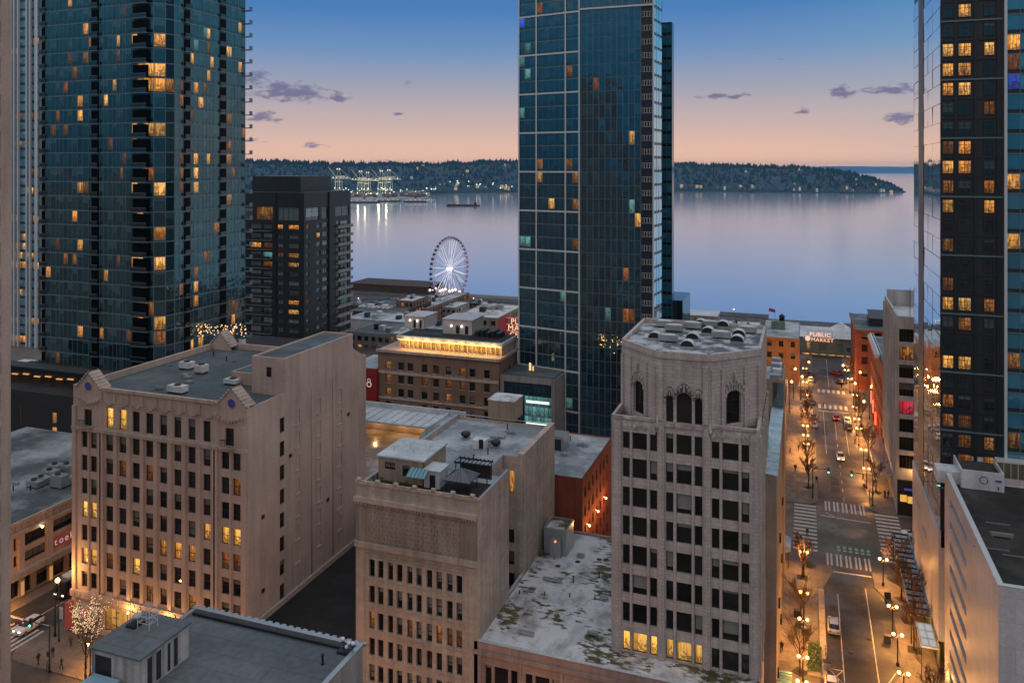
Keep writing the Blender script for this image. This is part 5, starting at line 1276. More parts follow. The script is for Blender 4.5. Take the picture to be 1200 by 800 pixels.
def fin_tower():
    Y0 = 232.0; xa = fx(2, Y0); xb = fx(45.6, Y0); z0 = fz(30, 415, Y0)
    B = Bld('finned_office_tower', 'pale blue office tower with white vertical fins at the left edge', xa, Y0); r = B.r
    fh = 3.6; nf = int((138 - z0) / fh)
    mb = MB(); mb.box(xa, Y0, 0, xb, Y0 + 30, z0 + nf * fh, 1)
    curtain(B, mb, (xa, Y0), UF, z0, nf, fh, evens(xb - xa, 7), 'pane_fin', .25, .9, .08, .08)
    mb.build('wall', [M['mullion_blue'], M['spandrel']], r)
    for i, px in enumerate((15.5, 19, 23.5, 33.5, 37.5, 44)):
        f = MB(); x = fx(px, Y0); f.box(x - .38, Y0 - 1.1, z0 - 2, x + .38, Y0 - .16, z0 + nf * fh); f.build('fin', M['mullion_white'], r)
    for q in B.w:
        z = q[0][2]; row = int((z - z0) / fh)
        if row in (1, 3, 6, 9, 10, 12) and random.random() < .62: q[6] = 'warm'
        elif row in (17, 19, 22, 25) and random.random() < .5: q[6] = 'dim'
        elif random.random() < .03: q[6] = 'warm'
    B.finish()
    # louvred low roofs at its foot
    Y1 = 205.0; b = root('louvred_low_building', 'low grey building with roof louvres at the foot of the finned tower', 'building', (fx(30, Y1), Y1, 0))
    x0, x1 = fx(8, Y1), fx(51, Y1); z = fz(30, 436, Y1)
    m = MB(); m.box(x0, Y1, 0, x1, Y1 + 24, z); m.build('wall', M['greyconc'], b)
    m = MB(); m.face([(x0 + .2, Y1 + .2, z + .03), (x1 - .2, Y1 + .2, z + .03), (x1 - .2, Y1 + 23.8, z + .03), (x0 + .2, Y1 + 23.8, z + .03)]); m.build('roof', M['roof_slate'], b)
    m = MB(); m.box(x0 + 1, Y1 + 1.5, z + .04, x1 - 1.5, Y1 + 6, z + 2.6); m.build('plant_box', M['metal_white'], b)
    for k in range(6): m = MB(); m.box(x0, Y1 + 8 + k * 2.4, z + 1.6, x1, Y1 + 8.8 + k * 2.4, z + 2.0); m.build('louvre', M['metal'], b)
fin_tower()
# ================================================================== LOW SHOP BUILDING on the side street (bottom left)
M['roof_worn'] = flatroof('worn_blue_grey_roof', (.07, .08, .085), (.30, .33, .35), .6, scale=.10)
def corner_shops():
    XG = -120.0; ya, yb = 86.0, 134.0; zt = 12.4
    B = Bld('corner_shop_building', 'two storey tan building with orange lit cornice and red sign at bottom left', XG, ya); r = B.r; O = (XG, ya)
    Yp = lambda px: fy(px, XG) - ya
    mb = MB()
    up = [(Yp(a), Yp(b), 7.9, 9.9) for a, b in ((16, 19.5), (26.5, 54), (60.5, 86))] + [(Yp(88), Yp(120), 7.9, 9.9)]
    lw = [(Yp(a), Yp(b), 5.3, 7.0) for a, b in ((16, 20), (27, 54), )] + [(Yp(88), Yp(120), 5.3, 7.0)]
    sf = [(1.0 + 6.4 * i, 6.4 + 6.4 * i, .3, 3.0) for i in range(7)]
    facade(mb, O, UR, yb - ya, 0, zt, up + lw + sf, .4)
    B.wins(O, UR, up + lw, .4, 'grid', 'pane'); B.wins(O, UR, sf, .4, 'grid', 'pane')
    facade(mb, (XG - 44, ya), UF, 44, 0, zt, [(2 + 6.4 * i, 7 + 6.4 * i, 5.3, 9.6) for i in range(6)], .4); B.wins((XG - 44, ya), UF, [(2 + 6.4 * i, 7 + 6.4 * i, 5.3, 9.6) for i in range(6)], .4, 'grid', 'pane')
    mb.box(XG - 44, ya + .5, 0, XG - .5, yb, zt - .7)
    for px in (24, 57.5, 87): u = Yp(px); mb.obox(O, UR, u - .5, u + .5, .003, .35, .2, 10.6)
    mb.build('wall', M['tan'], r)
    t = MB(); t.obox(O, UR, 0, yb - ya, .36, 1.0, 3.5, 4.5); t.obox(O, UR, 0, yb - ya, .004, .36, 3.5, 4.5); t.obox(O, UR, 0, yb - ya, .003, .5, 10.5, 10.9); t.obox(O, UR, 0, yb - ya, .004, .3, zt - .4, zt + .1)
    for k in range(40): u = .5 + k * (yb - ya - 1) / 39; t.obox(O, UR, u - .25, u + .25, .003, .16, 11.0, 11.9)
    t.build('cornice', M['tan_trim'], r)
    rf = MB(); rf.face([(XG - 43.6, ya + .5, zt - .6), (XG - .5, ya + .5, zt - .6), (XG - .5, yb - .3, zt - .6), (XG - 43.6, yb - .3, zt - .6)]); rf.build('roof', M['roof_worn'], r)
    for px in (31, 77):
        l = MB(); u = Yp(px + 14); c = (XG + .9, ya + u, 10.25); l.ball(c, .22, 8); l.tube((XG + .1, ya + u, 10.5), c, .05, n=5); l.build('wall_lamp', glow('shop_wall_lamp', (1, .75, .4), 8), r)
    for px in (24, 57.5): l = MB(); u = Yp(px); l.box(XG + .4, ya + u - .25, .4, XG + .55, ya + u + .25, 2.6); l.build('lit_pilaster', glow('orange_lit_panel', (1, .45, .12), .5), r)
    B.finish()
    # red sign with pale looping marks over the shop front
    u0, u1 = ya + Yp(61), ya + Yp(86); s = root('shop_sign', 'long red sign with pale curled letters on the tan shop building', 'sign', (XG + .1, (u0 + u1) / 2, 5.2))
    p = MB(); p.box(XG + .05, u0, 5.2, XG + .22, u1, 7.1); p.build('sign_panel', glow('dark_red_sign_face', (.35, .008, .02), .30), s)
    for k, ch in enumerate('toek'):
        c = bpy.data.curves.new('letter', 'FONT'); c.body = ch; c.size = 1.6; c.extrude = .02; c.align_x = 'CENTER'
        o = bpy.data.objects.new('letter', c); col.objects.link(o); o.data.materials.append(M['signwhite'])
        o.rotation_euler = (R(90), 0, R(90)); o.parent = s; o.location = Vector((XG + .26, u0 + (u1 - u0) * (k + .5) / 4, 5.65)) - wloc(s)
    # machines on the roof and the brick house behind
    for i, (px, py) in enumerate(((50, 552), (60, 547), (70, 556), (78, 552), (66, 540), (80, 543), (42, 556))):
        z = zt - .58; x, y = gp(px, py + 14, z); y = min(y, yb - 2)
        u = root('rooftop_unit', 'grey machine ' + ('left of the group', 'behind the left ones', 'at the front middle', 'at the front right', 'at the back', 'at the back right', 'lowest and farthest left')[i] + ' on the shop building roof', 'rooftop unit', (x, y, z), 'machines on the shop building roof')
        b = MB(); h = 1.2 + (i % 3) * .5; b.box(x - 1.4, y - .9, z + .2, x + 1.4, y + .9, z + h); b.build('casing', M['metal'], u); b = MB(); b.lathe((x - .5, y, z + h), [(.5, 0), (.5, .25), (.2, .27)], 10); b.build('fan', M['metal_dark'], u); b = MB(); b.box(x - 1.3, y - .8, z, x + 1.3, y + .8, z + .197); b.build('base', M['metal_dark'], u)
    b = root('brick_house', 'small brick building with pale flat roof behind the shop roofs', 'building', (-164, 124, 0))
    Yb = 134.3; x0, x1 = fx(5, Yb), fx(72, Yb); zz = fz(60, 531, Yb)
    m = MB(); m.box(x0, Yb, 0, x1, Yb + 7.4, zz); parapet(m, x0, Yb, x1, Yb + 7.4, zz, zz + .3, .3); m.build('wall', M['darkbrick'], b)
    m = MB(); m.face([(x0 + .3, Yb + .3, zz + .02), (x1 - .3, Yb + .3, zz + .02), (x1 - .3, Yb + 7.1, zz + .02), (x0 + .3, Yb + 7.1, zz + .02)]); m.build('roof', M['roof_blue'], b)
M['signwhite'] = glow('pale_sign_letters', (1, .8, .75), .4)
corner_shops()
# ================================================================== DARK RESIDENTIAL BLOCK
def dark_block():
    Y0 = 250.0; xl = fx(282, Y0); xc = fx(357, Y0); ye = fy(411, xc); zt = fz(357, 226, Y0); fh = 3.42; z0 = zt - .6 - 21 * fh
    B = Bld('dark_residential_block', 'dark brown apartment block with flat penthouse in front of the bay', xl, Y0); r = B.r; O = (xl, Y0); X = lambda px: fx(px, Y0) - xl
    mb = MB(); ops, tl = [], []
    for k in range(20):
        z = z0 + k * fh + .9
        if k < 18:
            ops += [(X(325), X(331.5), z, z + 1.6), (X(337.5), X(350), z, z + 1.6), (X(293), X(306), z - .5, z + 1.7), (X(308), X(319), z - .5, z + 1.7)]
        elif k == 18:
            tl += [(X(300), X(319.5), z - .2, z + 4.6), (X(325.5), X(350), z - .2, z + 4.6), (X(285), X(296), z, z + 4.2)]
    facade(mb, O, UF, xc - xl, -4, zt, ops + tl, .3); B.wins(O, UF, ops, .3, 'mid', 'pane_teal'); B.wins(O, UF, tl, .3, 'grid', 'pane_teal')
    OR = (xc, Y0); Yq = lambda px: fy(px, xc) - Y0; Wd = ye - Y0; ro = []
    for k in range(20):
        z = z0 + k * fh + .9
        if k < 18: ro += [(Yq(359), Yq(362.5), z, z + 1.7), (Yq(371), Yq(375.5), z, z + 1.7), (Yq(378), Yq(384), z, z + 1.9), (Yq(394), Yq(398), z, z + 2), (Yq(399), Yq(408), z - .4, z + 1.8)]
        elif k == 18: ro += [(Yq(358.5), Yq(374), z - .2, z + 4.4), (Yq(377), Yq(384), z - .2, z + 4.2), (Yq(393), Yq(409), z + .2, z + 4.0)]
    facade(mb, OR, UR, Wd, -4, zt, ro, .3); B.wins(OR, UR, ro, .3, 'mid', 'pane_teal')
    mb.box(xl, Y0 + .5, zt - 1, xc - .45, ye, zt - .02)
    mb.obox(OR, UR, Yq(385), Yq(391), .003, .5, -4, zt); mb.obox(O, UF, X(352), X(357) , .003, .3, -4, zt); mb.obox(O, UF, X(320.5), X(323.5), .003, .25, -4, zt)
    mb.build('wall', M['charcoal'], r)
    p = MB(); x0, x1 = fx(297, Y0 + 6), fx(354, Y0 + 6); p.box(x0, Y0 + 5, zt, x1, ye - 6, fz(300, 206.5, Y0 + 6)); p.build('penthouse', M['charcoal'], r)
    rf = MB(); rf.face([(xl, Y0 + .3, zt + .02), (xc - .3, Y0 + .3, zt + .02), (xc - .3, ye, zt + .02), (xl, ye, zt + .02)]); rf.build('roof', M['roof_grey'], r)
    fb = fs = None
    for k in range(18):
        z = z0 + k * fh
        if fb is None:
            m = MB(); m.box(0, -1.3, 0, X(319.5) - X(285), 0, .22); m.box(0, -1.3, .24, X(319.5) - X(285), -1.25, 1.1, 1); fb = m.build('balcony', [M['greyconc'], M['pane_black']], None, (0, 0, 0)); o = fb; o.parent = r
            m = MB(); m.box(0, 0, 0, 1.5, Yq(410) - Yq(392.5), .25); m.box(1.42, 0, .27, 1.5, Yq(410) - Yq(392.5), 1.15, 1); fs = m.build('balcony', [M['tan'], M['greyconc']], None, (0, 0, 0)); o2 = fs; o2.parent = r
        else: o = fb.copy(); col.objects.link(o); o2 = fs.copy(); col.objects.link(o2)
        o.location = Vector((xl + X(285), Y0 - .01, z)) - wloc(r); o2.location = Vector((xc + .01, Y0 + Yq(392.5), z)) - wloc(r)
    B.light([(289, 237), (328, 262), (343, 262), (343, 353), (343, 364), (300, 283), (373, 272)], 'warm', 8); B.light([(343, 297), (361, 356), (360, 262), (312, 250), (310, 283), (328, 297)], 'dim', 7); B.chance(.05, ['dim', 'warm', 'tealit', 'tealit'])
    B.finish()
dark_block()
# ================================================================== CENTRAL GLASS TOWER
def navy_tower():
    Y0 = 190.0; xa = fx(680, Y0); xb = fx(765.5, Y0); zt = 132.0; fh = 3.16
    ang = R(12); U = (math.cos(ang), -math.sin(ang)); k0 = ray(608, 0); k0 = k0[0] / k0[1]
    Ln = (k0 * Y0 - xa) / (-U[0] - k0 * -U[1]) if False else None
    Ln = (xa - k0 * Y0) / (U[0] + k0 * math.sin(ang))
    P0 = (xa - U[0] * Ln, Y0 + math.sin(ang) * Ln); ye = P0[1] + 26
    B = Bld('navy_glass_tower', 'tall navy glass tower with white grid lines standing in front of the bay', xa, Y0); r = B.r
    sx_, sy_ = fx(775, Y0 + 7.2), Y0 + 7.2
    mb = MB(); mb.prism([P0, (xa, Y0), (xb, Y0), (sx_, sy_), (sx_ - 7, sy_ + .1), (sx_ - 7, ye), (P0[0], ye)], 0, zt, 1)
    # left, folded face: panes between white lines
    f0 = math.hypot(0, 0); t608 = P0[1] / ray(608, 0)[1]
    zl = lambda py: HC + (195 - py) / 950 * t608
    zbase = zl(560); h3 = 44.9 / 950 * t608; fl = h3 / 3
    off = zl(336.0); nb = int((off - 2) / fl); zst = off - nb * fl; nfl = int((zt - zst) / fl)
    def up(px):      # distance along the folded face of a picture column
        k = ray(px, 0); k = k[0] / k[1]; return (k * P0[1] - P0[0]) / (U[0] + k * math.sin(ang))
    cols_ = [608.3, 615, 622, 629.2, 636, 643, 650, 656.5, 663.3, 671, 679.6]
    bays = [(up(a), up(b)) for a, b in zip(cols_, cols_[1:])]
    curtain(B, mb, P0, U, zst, nfl, fl, bays, 'pane_navy', .22, .5, .08, .07)
    # right, flat face: closely set mullions, then a strip of small framed windows
    O = (xa, Y0); X = lambda px: fx(px, Y0) - xa
    rb = [(X(681 + 7.0 * i), X(681 + 7.0 * (i + 1))) for i in range(10)]
    curtain(B, mb, O, UF, zst, nfl, fl, rb, 'pane_navy', .10, .02, .08, .13)
    W2 = [(X(752.3 + i * 3.1), X(754.9 + i * 3.1), zst + k * fl + .9, zst + k * fl + 2.2) for i in range(4) for k in range(nfl)]
    B.wins((xa, Y0 - .1), UF, W2, .05, 'plain', 'pane_navy', 'frame_light')
    mb.obox(O, UF, X(751), X(765.5), -.02, .03, 0, zt, 2)
    dd = Vector((sx_ - xb, 7.2)); dl = dd.length; curtain(B, mb, (xb, Y0), (dd.x / dl, dd.y / dl), zst, nfl, fl, evens(dl, 3), 'mirror_blue', .16, .5, .08, .07)
    # rear wing to the right
    yw = Y0 + 24; xr = fx(787.5, yw); zr = fz(787, 26, yw); xw = fx(770, yw); mb.box(xw - 6, yw, 0, xr, yw + 3.5, zr, 1)
    nw = int((zr - zst) / fl); curtain(B, mb, (xw, yw), UF, zst, nw, fl, evens(xr - xw, 3), 'pane_cyan', .16, .8, .08, .07)
    xs = fx(800, Y0 + 28); mb.box(xw, Y0 + 28, 0, xs, Y0 + 43, fz(795, 352, Y0 + 28), 1)
    mb.build('wall', [M['mullion_blue'], M['spandrel'], plain('navy_panel', (.008, .018, .035), .35)], r)
    for py in range(-6):
        pass
    k = 0
    while zst + k * 3 * fl < zt:      # white storey lines every third floor
        m = MB(); m.obox(P0, U, 0, Ln, .2, .42, zst + ((nb % 3) + 3 * k) * fl - .2, zst + ((nb % 3) + 3 * k) * fl + .2); m.build('storey_line', M['mullion_white'], r); k += 1
    for px in (608.8, 629.2, 663.3, 679.4): m = MB(); u = up(px); m.obox(P0, U, u - .17, u + .17, .19, .40, 0, zt); m.build('vertical_line', M['mullion_white'], r)
    m = MB(); m.obox(O, UF, 0, X(765.5), .2, .5, fz(680, 11, Y0) - .3, fz(680, 11, Y0) + .1)
    m.build('storey_line', M['mullion_white'], r)
    m = MB(); m.box(xb - .1, Y0 - .3, 0, xb + .2, Y0 + .02, zt); m.build('corner_line', M['mullion_white'], r)
    B.light([(643,239),(738,160),(746,255),(634,207)], 'warm', 7)
    B.light([(697,102),(736,366),(743,368),(735,321),(618,430),(635,9),(669,84),(634,191),(667,190),(672,239),(674,283),(673,209)], 'dim', 7)
    B.light([(617,85),(617,57),(617,95),(614,135),(614,75),(614,282)], 'tealit', 7); B.light([(615,30)], 'bluelit', 7); B.chance(.006, ['dim', 'tealit'])
    B.finish()
    # its podium with the teal lit stair
    Y1 = 182.5; x0, x1 = fx(586, Y1), fx(650, Y1); z1 = fz(586, 438, Y1)
    B = Bld('podium_building', 'grey framed podium with teal lit glass beside the navy tower', x0, Y1); r = B.r; O = (x0, Y1); X = lambda px: fx(px, Y1) - x0
    mb = MB(); zz = fz(620, 449, Y1)
    facade(mb, O, UF, x1 - x0, 0, z1, [(X(590), X(646), 1.0, zz)], .5); mb.box(x0, Y1 + .6, 0, x1, Y0 + 4, z1 - .4); mb.build('wall', M['greyconc'], r)
    zt0, zt1 = fz(625, 497, Y1), fz(625, 465, Y1); 
    bx = [(X(590) + (X(614) - X(590)) * i / 5, X(590) + (X(614) - X(590)) * (i + 1) / 5) for i in range(5)] + [(X(614) + (X(646) - X(614)) * i / 7, X(614) + (X(646) - X(614)) * (i + 1) / 7) for i in range(7)]
    for a, b in bx:
        z = 1.0
        while z < zz - .5:
            h = min(2.4, zz - z); tl = a > X(613) and a < X(644) - .5 and zt0 - 1 < z + 1.2 < zt1 + 1
            B.wins(O, UF, [(a + .03, b - .03, z + .03, z + h - .03)], .45, 'curtain', 'tealit' if tl else 'pane_navy'); z += 2.4
    fm = MB(); fm.obox(O, UF, X(590), X(646), -.42, -.40, 1, 1.05); fm.build('mullion', M['mullion_blue'], r)
    g = MB(); g.obox(O, UF, X(616), X(643), -.42, -.38, zt1 - 1.6, zt1 - 1.0); g.obox(O, UF, X(616), X(643), -.42, -.38, zt0 - .1, zt0 + .5); g.build('stair_light', glow('pale_green_tube_light', (.75, 1, .85), 1.3), r)
    rf = MB(); rf.face([(x0 + .3, Y1 + .3, z1 + .01), (x1 - .3, Y1 + .3, z1 + .01), (x1 - .3, Y0 + 3.7, z1 + .01), (x0 + .3, Y0 + 3.7, z1 + .01)]); rf.build('roof', M['roof_grey'], r)
    g = MB(); g.box(fx(620, Y1 + 4), Y1 + 4, z1 + .4, fx(622, Y1 + 4), Y1 + 4.3, z1 + 2.2); g.box(fx(624, Y1 + 4), Y1 + 4, z1 + .4, fx(625, Y1 + 4), Y1 + 4.3, z1 + 1.4); g.build('terrace_lamp', glow('warm_terrace_lamp', (1, .6, .2), 1.3), r)
    B.finish()
navy_tower()
# ================================================================== BROWN HOTEL with the lit roof storey
def hotel():
    Y0 = 182.0; xl = fx(443, Y0); xr = fx(584.5, Y0); zt = fz(443, 409, Y0); O = (xl, Y0); X = lambda px: fx(px, Y0) - xl; ye = fy(606, xr)
    B = Bld('brown_hotel', 'brown brick hotel whose top storey glows orange under a white fascia', xl, Y0); r = B.r; mb = MB(); ops = []
    cs = [455, 470, 481, 497.5, 511, 525.5, 542, 553.5, 570.5]
    for k, py in enumerate((422, 438, 453)):
        ops += [(X(c - 3.3), X(c + 3.3), fz(c, py + 4.6, Y0) if False else zt - 2.9 - 3.35 * k - 1.9, zt - 2.9 - 3.35 * k + .1) for c in cs]
    ar = [(X(c - 3.2), X(c + 3.2), zt - 19.0, zt - 13.0) for c in (541.5, 553.5)] + [(X(c - 3.2), X(c + 3.2), zt - 15.5, zt - 13.2) for c in (470, 481)]
    for k in range(3, 6): ops += [(X(c - 3.2), X(c + 3.2), zt - 2.9 - 3.35 * k - 1.9, zt - 2.9 - 3.35 * k + .1) for c in cs if not (c in (542, 553.5, 470, 481))]
    facade(mb, O, UF, xr - xl, 0, zt, ops + ar, .3); B.wins(O, UF, ops + ar, .3, 'dhsill', 'pane', sill='tan_trim')
    for a in ar: arch(mb, O, UF, a[0], a[1], a[3], .8, .28)
    ro = [(3 + 4 * i, 4.2 + 4 * i, 3.3 * k + 2, 3.3 * k + 4) for i in range(int((ye - Y0) / 4) - 1) for k in range(6)]
    facade(mb, (xr, Y0), UR, ye - Y0, 0, zt, ro, .2); B.wins((xr, Y0), UR, ro, .2, 'dh', 'pane')
    mb.build('wall', M['brownbrick'], r)
    t = MB(); t.obox(O, UF, -.3, xr - xl + .3, .002, .6, zt - .5, zt + .15); t.obox(O, UF, 0, xr - xl, .002, .2, zt - 5.9, zt - 5.2); t.obox(O, UF, 0, xr - xl, .002, .25, zt - 12.2, zt - 11.8); t.obox((xr, Y0), UR, 0, ye - Y0, .002, .5, zt - .5, zt + .15); t.build('cornice', M['tan_trim'], r)
    fl = MB(); fl.face([(xl, Y0, zt + .01), (xr, Y0, zt + .01), (xr, ye, zt + .01), (xl, ye, zt + .01)]); fl.build('terrace_floor', M['tan'], r)
    px0 = fx(468, Y0 + 3.2); px1 = xr - .4; Yp = Y0 + 3.2; ph = zt + 3.3
    p = MB(); lw = []
    n = 22
    for i in range(n):
        a = .4 + (px1 - px0 - .8) * i / n; lw.append((a + .12, a + (px1 - px0 - .8) / n - .12, zt + .25, zt + 2.25))
    facade(p, (px0, Yp), UF, px1 - px0, zt, zt + 2.4, lw, .15); B.wins((px0, Yp), UF, lw, .15, 'mid', 'bright')
    p.box(px0, Yp + .4, zt, px1, ye, zt + 2.38); p.build('roof_storey', M['cream'], r)
    f = MB(); f.box(px0 - .4, Yp - .9, zt + 2.42, px1 + .4, ye, ph); f.build('fascia', M['paleblue'], r)
    g = MB(); g.box(px0, Yp - .8, zt + 2.34, px1, Yp - .5, zt + 2.40); g.build('strip_lamp', glow('warm_strip_lamp', (1, .55, .12), 9, True), r)
    g = MB(); g.box(xl + .2, Y0 + .15, zt + .9, xr - .2, Y0 + .2, zt + .98)
    for i in range(60): x = xl + .2 + (xr - xl - .4) * i / 59; g.box(x - .03, Y0 + .15, zt + .15, x + .03, Y0 + .2, zt + .9)
    g.build('terrace_railing', M['frame_light'], r)
    for i, px in enumerate((476, 487, 499, 512, 526, 540, 552, 566, 577)):
        l = bpy.data.objects.new('terrace_lamp', bpy.data.lights.new('terrace_lamp', 'POINT')); col.objects.link(l); l.data.energy = 260; l.data.color = (1, .52, .12); l.data.shadow_soft_size = .2; l.parent = r; l.location = Vector((fx(px, Y0 + 1.7), Y0 + 1.7, zt + 2.0)) - wloc(r)
    rf = MB(); rf.face([(px0, Yp, ph + .01), (px1, Yp, ph + .01), (px1, ye, ph + .01), (px0, ye, ph + .01)]); rf.build('roof', M['roof_black'], r)
    # sheds on the hotel roof
    for i, (a, b, dy, h) in enumerate(((519, 553, 9, 3.6), (474, 497, 12, 3.0))):
        x0, x1 = fx(a, Y0 + dy), fx(b, Y0 + dy); s = MB(); dops = [((x1 - x0) * .45, (x1 - x0) * .58, ph + .1, ph + 2.2), ((x1 - x0) * .76, (x1 - x0) * .88, ph + .1, ph + 2.2)]
        facade(s, (x0, Y0 + dy), UF, x1 - x0, ph, ph + h, dops, .15); B.wins((x0, Y0 + dy), UF, dops, .15, 'plain', 'pane')
        s.box(x0, Y0 + dy + .3, ph, x1, Y0 + dy + 8, ph + h - .01); s.box(x0 - .2, Y0 + dy - .2, ph + h, x1 + .2, Y0 + dy + 8.2, ph + h + .25); s.build('roof_shed', M['whiteconc'], r)
        for q in (.3, .66): s = MB(); s.ball((x0 + (x1 - x0) * q, Y0 + dy - .2, ph + 2.1), .25, 6); s.build('shed_lamp', glow('shed_lamp_glow', (1, .8, .55), 5), r)
    s = MB(); 
    for i in range(5): xx = fx(560 + i * 6, Y0 + 10); s.box(xx, Y0 + 8, ph, xx + 1.0, Y0 + 12, ph + 1.2 + (i % 2) * .4)
    s.build('roof_machine', M['metal_dark'], r)
    B.light([(455, 422), (455, 438), (455, 453), (542, 431), (497, 442), (526, 446), (542, 447)], 'dim', 6); B.chance(.03, ['dim']); B.finish()
hotel()
# ================================================================== white deck building, red brick house
def deck_building():
    b = root('deck_building', 'low building with pale ribbed roof and open light court behind cream building', 'building', (-75, 135, 0))
    m = MB(); z = 22.0; x0, x1 = -92.0, -66.0
    m.box(x0, 124.7, 0, x1, 151, z - 7.0); m.build('wall', M['greyconc'], b)
    m = MB(); m.face([(x0, 124.9, z - 6.98), (x1 - .5, 124.9, z - 6.98), (x1 - .5, 150, z - 6.98), (x0, 150, z - 6.98)]); m.build('court_floor', flatroof('wet_court_floor', (.22, .17, .13), (.34, .30, .27), .8), b)
    ya = 142.0; xa, xb = fx(424, ya), fx(503, ya); za = fz(424, 491, ya)
    m = MB(); m.box(xa - 6, ya, za - .45, xb, 150.4, za - .1)
    for k in range(11): x = xa - 5 + k * (xb - xa + 5) / 10; m.box(x - .06, ya, za - .098, x + .06, 150.3, za + .06)
    m.box(xa - 6, 150.4, za - 2, xb + 4, 150.8, za + .9); m.build('canopy_roof', M['roof_light'], b)
    m = MB(); m.box(xb, ya - 1, z - 7, xb + .5, 150.4, za + .5); m.box(xb + .5, ya + 3, z - 7, fx(530, 149), 150.4, za - .3)
    m.face([(xb, ya - 1, z - 7), (xb, ya - 1, za + .3), (xb - .5, ya - 14, z - 6.2), (xb - .5, ya - 14, z - 7)]); m.build('side_wall', M['paleblue'], b)
    m = MB(); m.box(xa - 5, 150.0, z - 6.9, xb - 1, 150.3, za - 1.2); m.build('court_back_wall', M['tan'], b)
    for k, px in enumerate((440, 470, 492)):
        m = MB(); c = (fx(px, 149), 149.5, za - 1.5); m.ball(c, .22, 6); m.build('court_lamp', glow('court_lamp_glow', (1, .6, .25), 5), b)
        l = bpy.data.objects.new('court_light', bpy.data.lights.new('court_light', 'POINT')); col.objects.link(l); l.data.energy = 260; l.data.color = (1, .55, .22); l.data.shadow_soft_size = .3; l.parent = b; l.location = Vector((c[0], c[1] - .6, c[2] - .3)) - wloc(b)
    # red sign with a white round figure between the tan building and the hotel
    Y = 181.0; x0, x1 = fx(429, Y), fx(441.5, Y); b = root('red_building', 'dark red wall with small white round emblem left of the brown hotel', 'building', (x0, Y, 0))
    m = MB(); m.box(x0 - 6, Y, 0, x1, Y + 14, fz(435, 432, Y)); m.build('wall', plain('red_painted_wall', (.22, .012, .014), .5), b)
    cx0, cz = fx(432.5, Y), fz(432.5, 449, Y); m = MB()
    for (ox, oz, rad) in ((0, .75, .5), (0, -.25, .75)):
        for i in range(20):
            a0, a1 = i / 20 * 6.2832, (i + 1) / 20 * 6.2832
            m.face([(cx0 + ox + rr * math.cos(a), Y - .05, cz + oz + rr * math.sin(a)) for rr, a in ((rad * .6, a0), (rad, a0), (rad, a1), (rad * .6, a1))])
    m.build('emblem', M['signwhite'], b)
    m = MB(); m.box(x0 - 5.5, Y + .4, fz(435, 432, Y), x1 - .3, Y + 13.6, fz(435, 432, Y) + .1); m.build('roof', M['roof_blue'], b)
deck_building()
def brick_house():
    x0, x1, y0, y1, z = -52.0, -34.6, 136.4, 151.5, 18.4
    B = Bld('red_brick_building', 'red brick building with grey roof behind the mossy roof', x0, y0); r = B.r; mb = MB()
    y0b = 130.2
    ro = [(1.2 + 2.7 * i, 2.2 + 2.7 * i, 3.2 * k + 1.8, 3.2 * k + 3.6) for i in range(7) for k in range(5)]
    facade(mb, (x1, y0b), UR, y1 - y0b, 0, z, ro, .2); B.wins((x1, y0b), UR, ro, .2, 'dh', 'pane')
    mb.box(x0, y0b, 0, x1 - .3, y1, z - .4); mb.face([(-39, y0b - .01, 0), (x1, y0b - .01, 0), (x1, y0b - .01, z), (-39, y0b - .01, z)]); mb.box(x0, y1 - .3, z - .4, x1, y1, z + .1)
    mb.build('wall', M['redbrick'], r)
    rf = MB(); rf.face([(x0, y0b, z), (x1 - .1, y0b, z), (x1 - .1, y1 - .3, z), (x0, y1 - .3, z)]); rf.build('roof', M['roof_blue'], r)
    cx0, cy0 = gp(655, 526, z); c = MB(); c.box(cx0 - 1.4, cy0 - 1, z, cx0 + 1.2, cy0 + 2.5, z + 2.6); c.build('stair_house', M['metal'], r); c = MB(); c.box(cx0 - .6, cy0 - 1.04, z + .1, cx0 + .7, cy0 - 1.002, z + 2.1); c.build('door', M['black'], r)
    B.light([(706, 600)], 'dim'); B.finish()
    for y in (133, 139, 145):
        l = bpy.data.objects.new('alley_lamp', bpy.data.lights.new('alley_lamp', 'POINT')); col.objects.link(l); l.data.energy = 420; l.data.color = (1, .42, .10); l.data.shadow_soft_size = .2; l.parent = r; l.location = Vector((x1 + 2.2, y, 9.5)) - wloc(r)
        q = MB(); q.ball((x1 + .5, y, 9.5), .2, 6); q.tube((x1, y, 9.7), (x1 + .5, y, 9.6), .05, n=5); q.build('wall_lamp', glow('alley_lamp_glow', (1, .6, .25), 6), r)
brick_house()
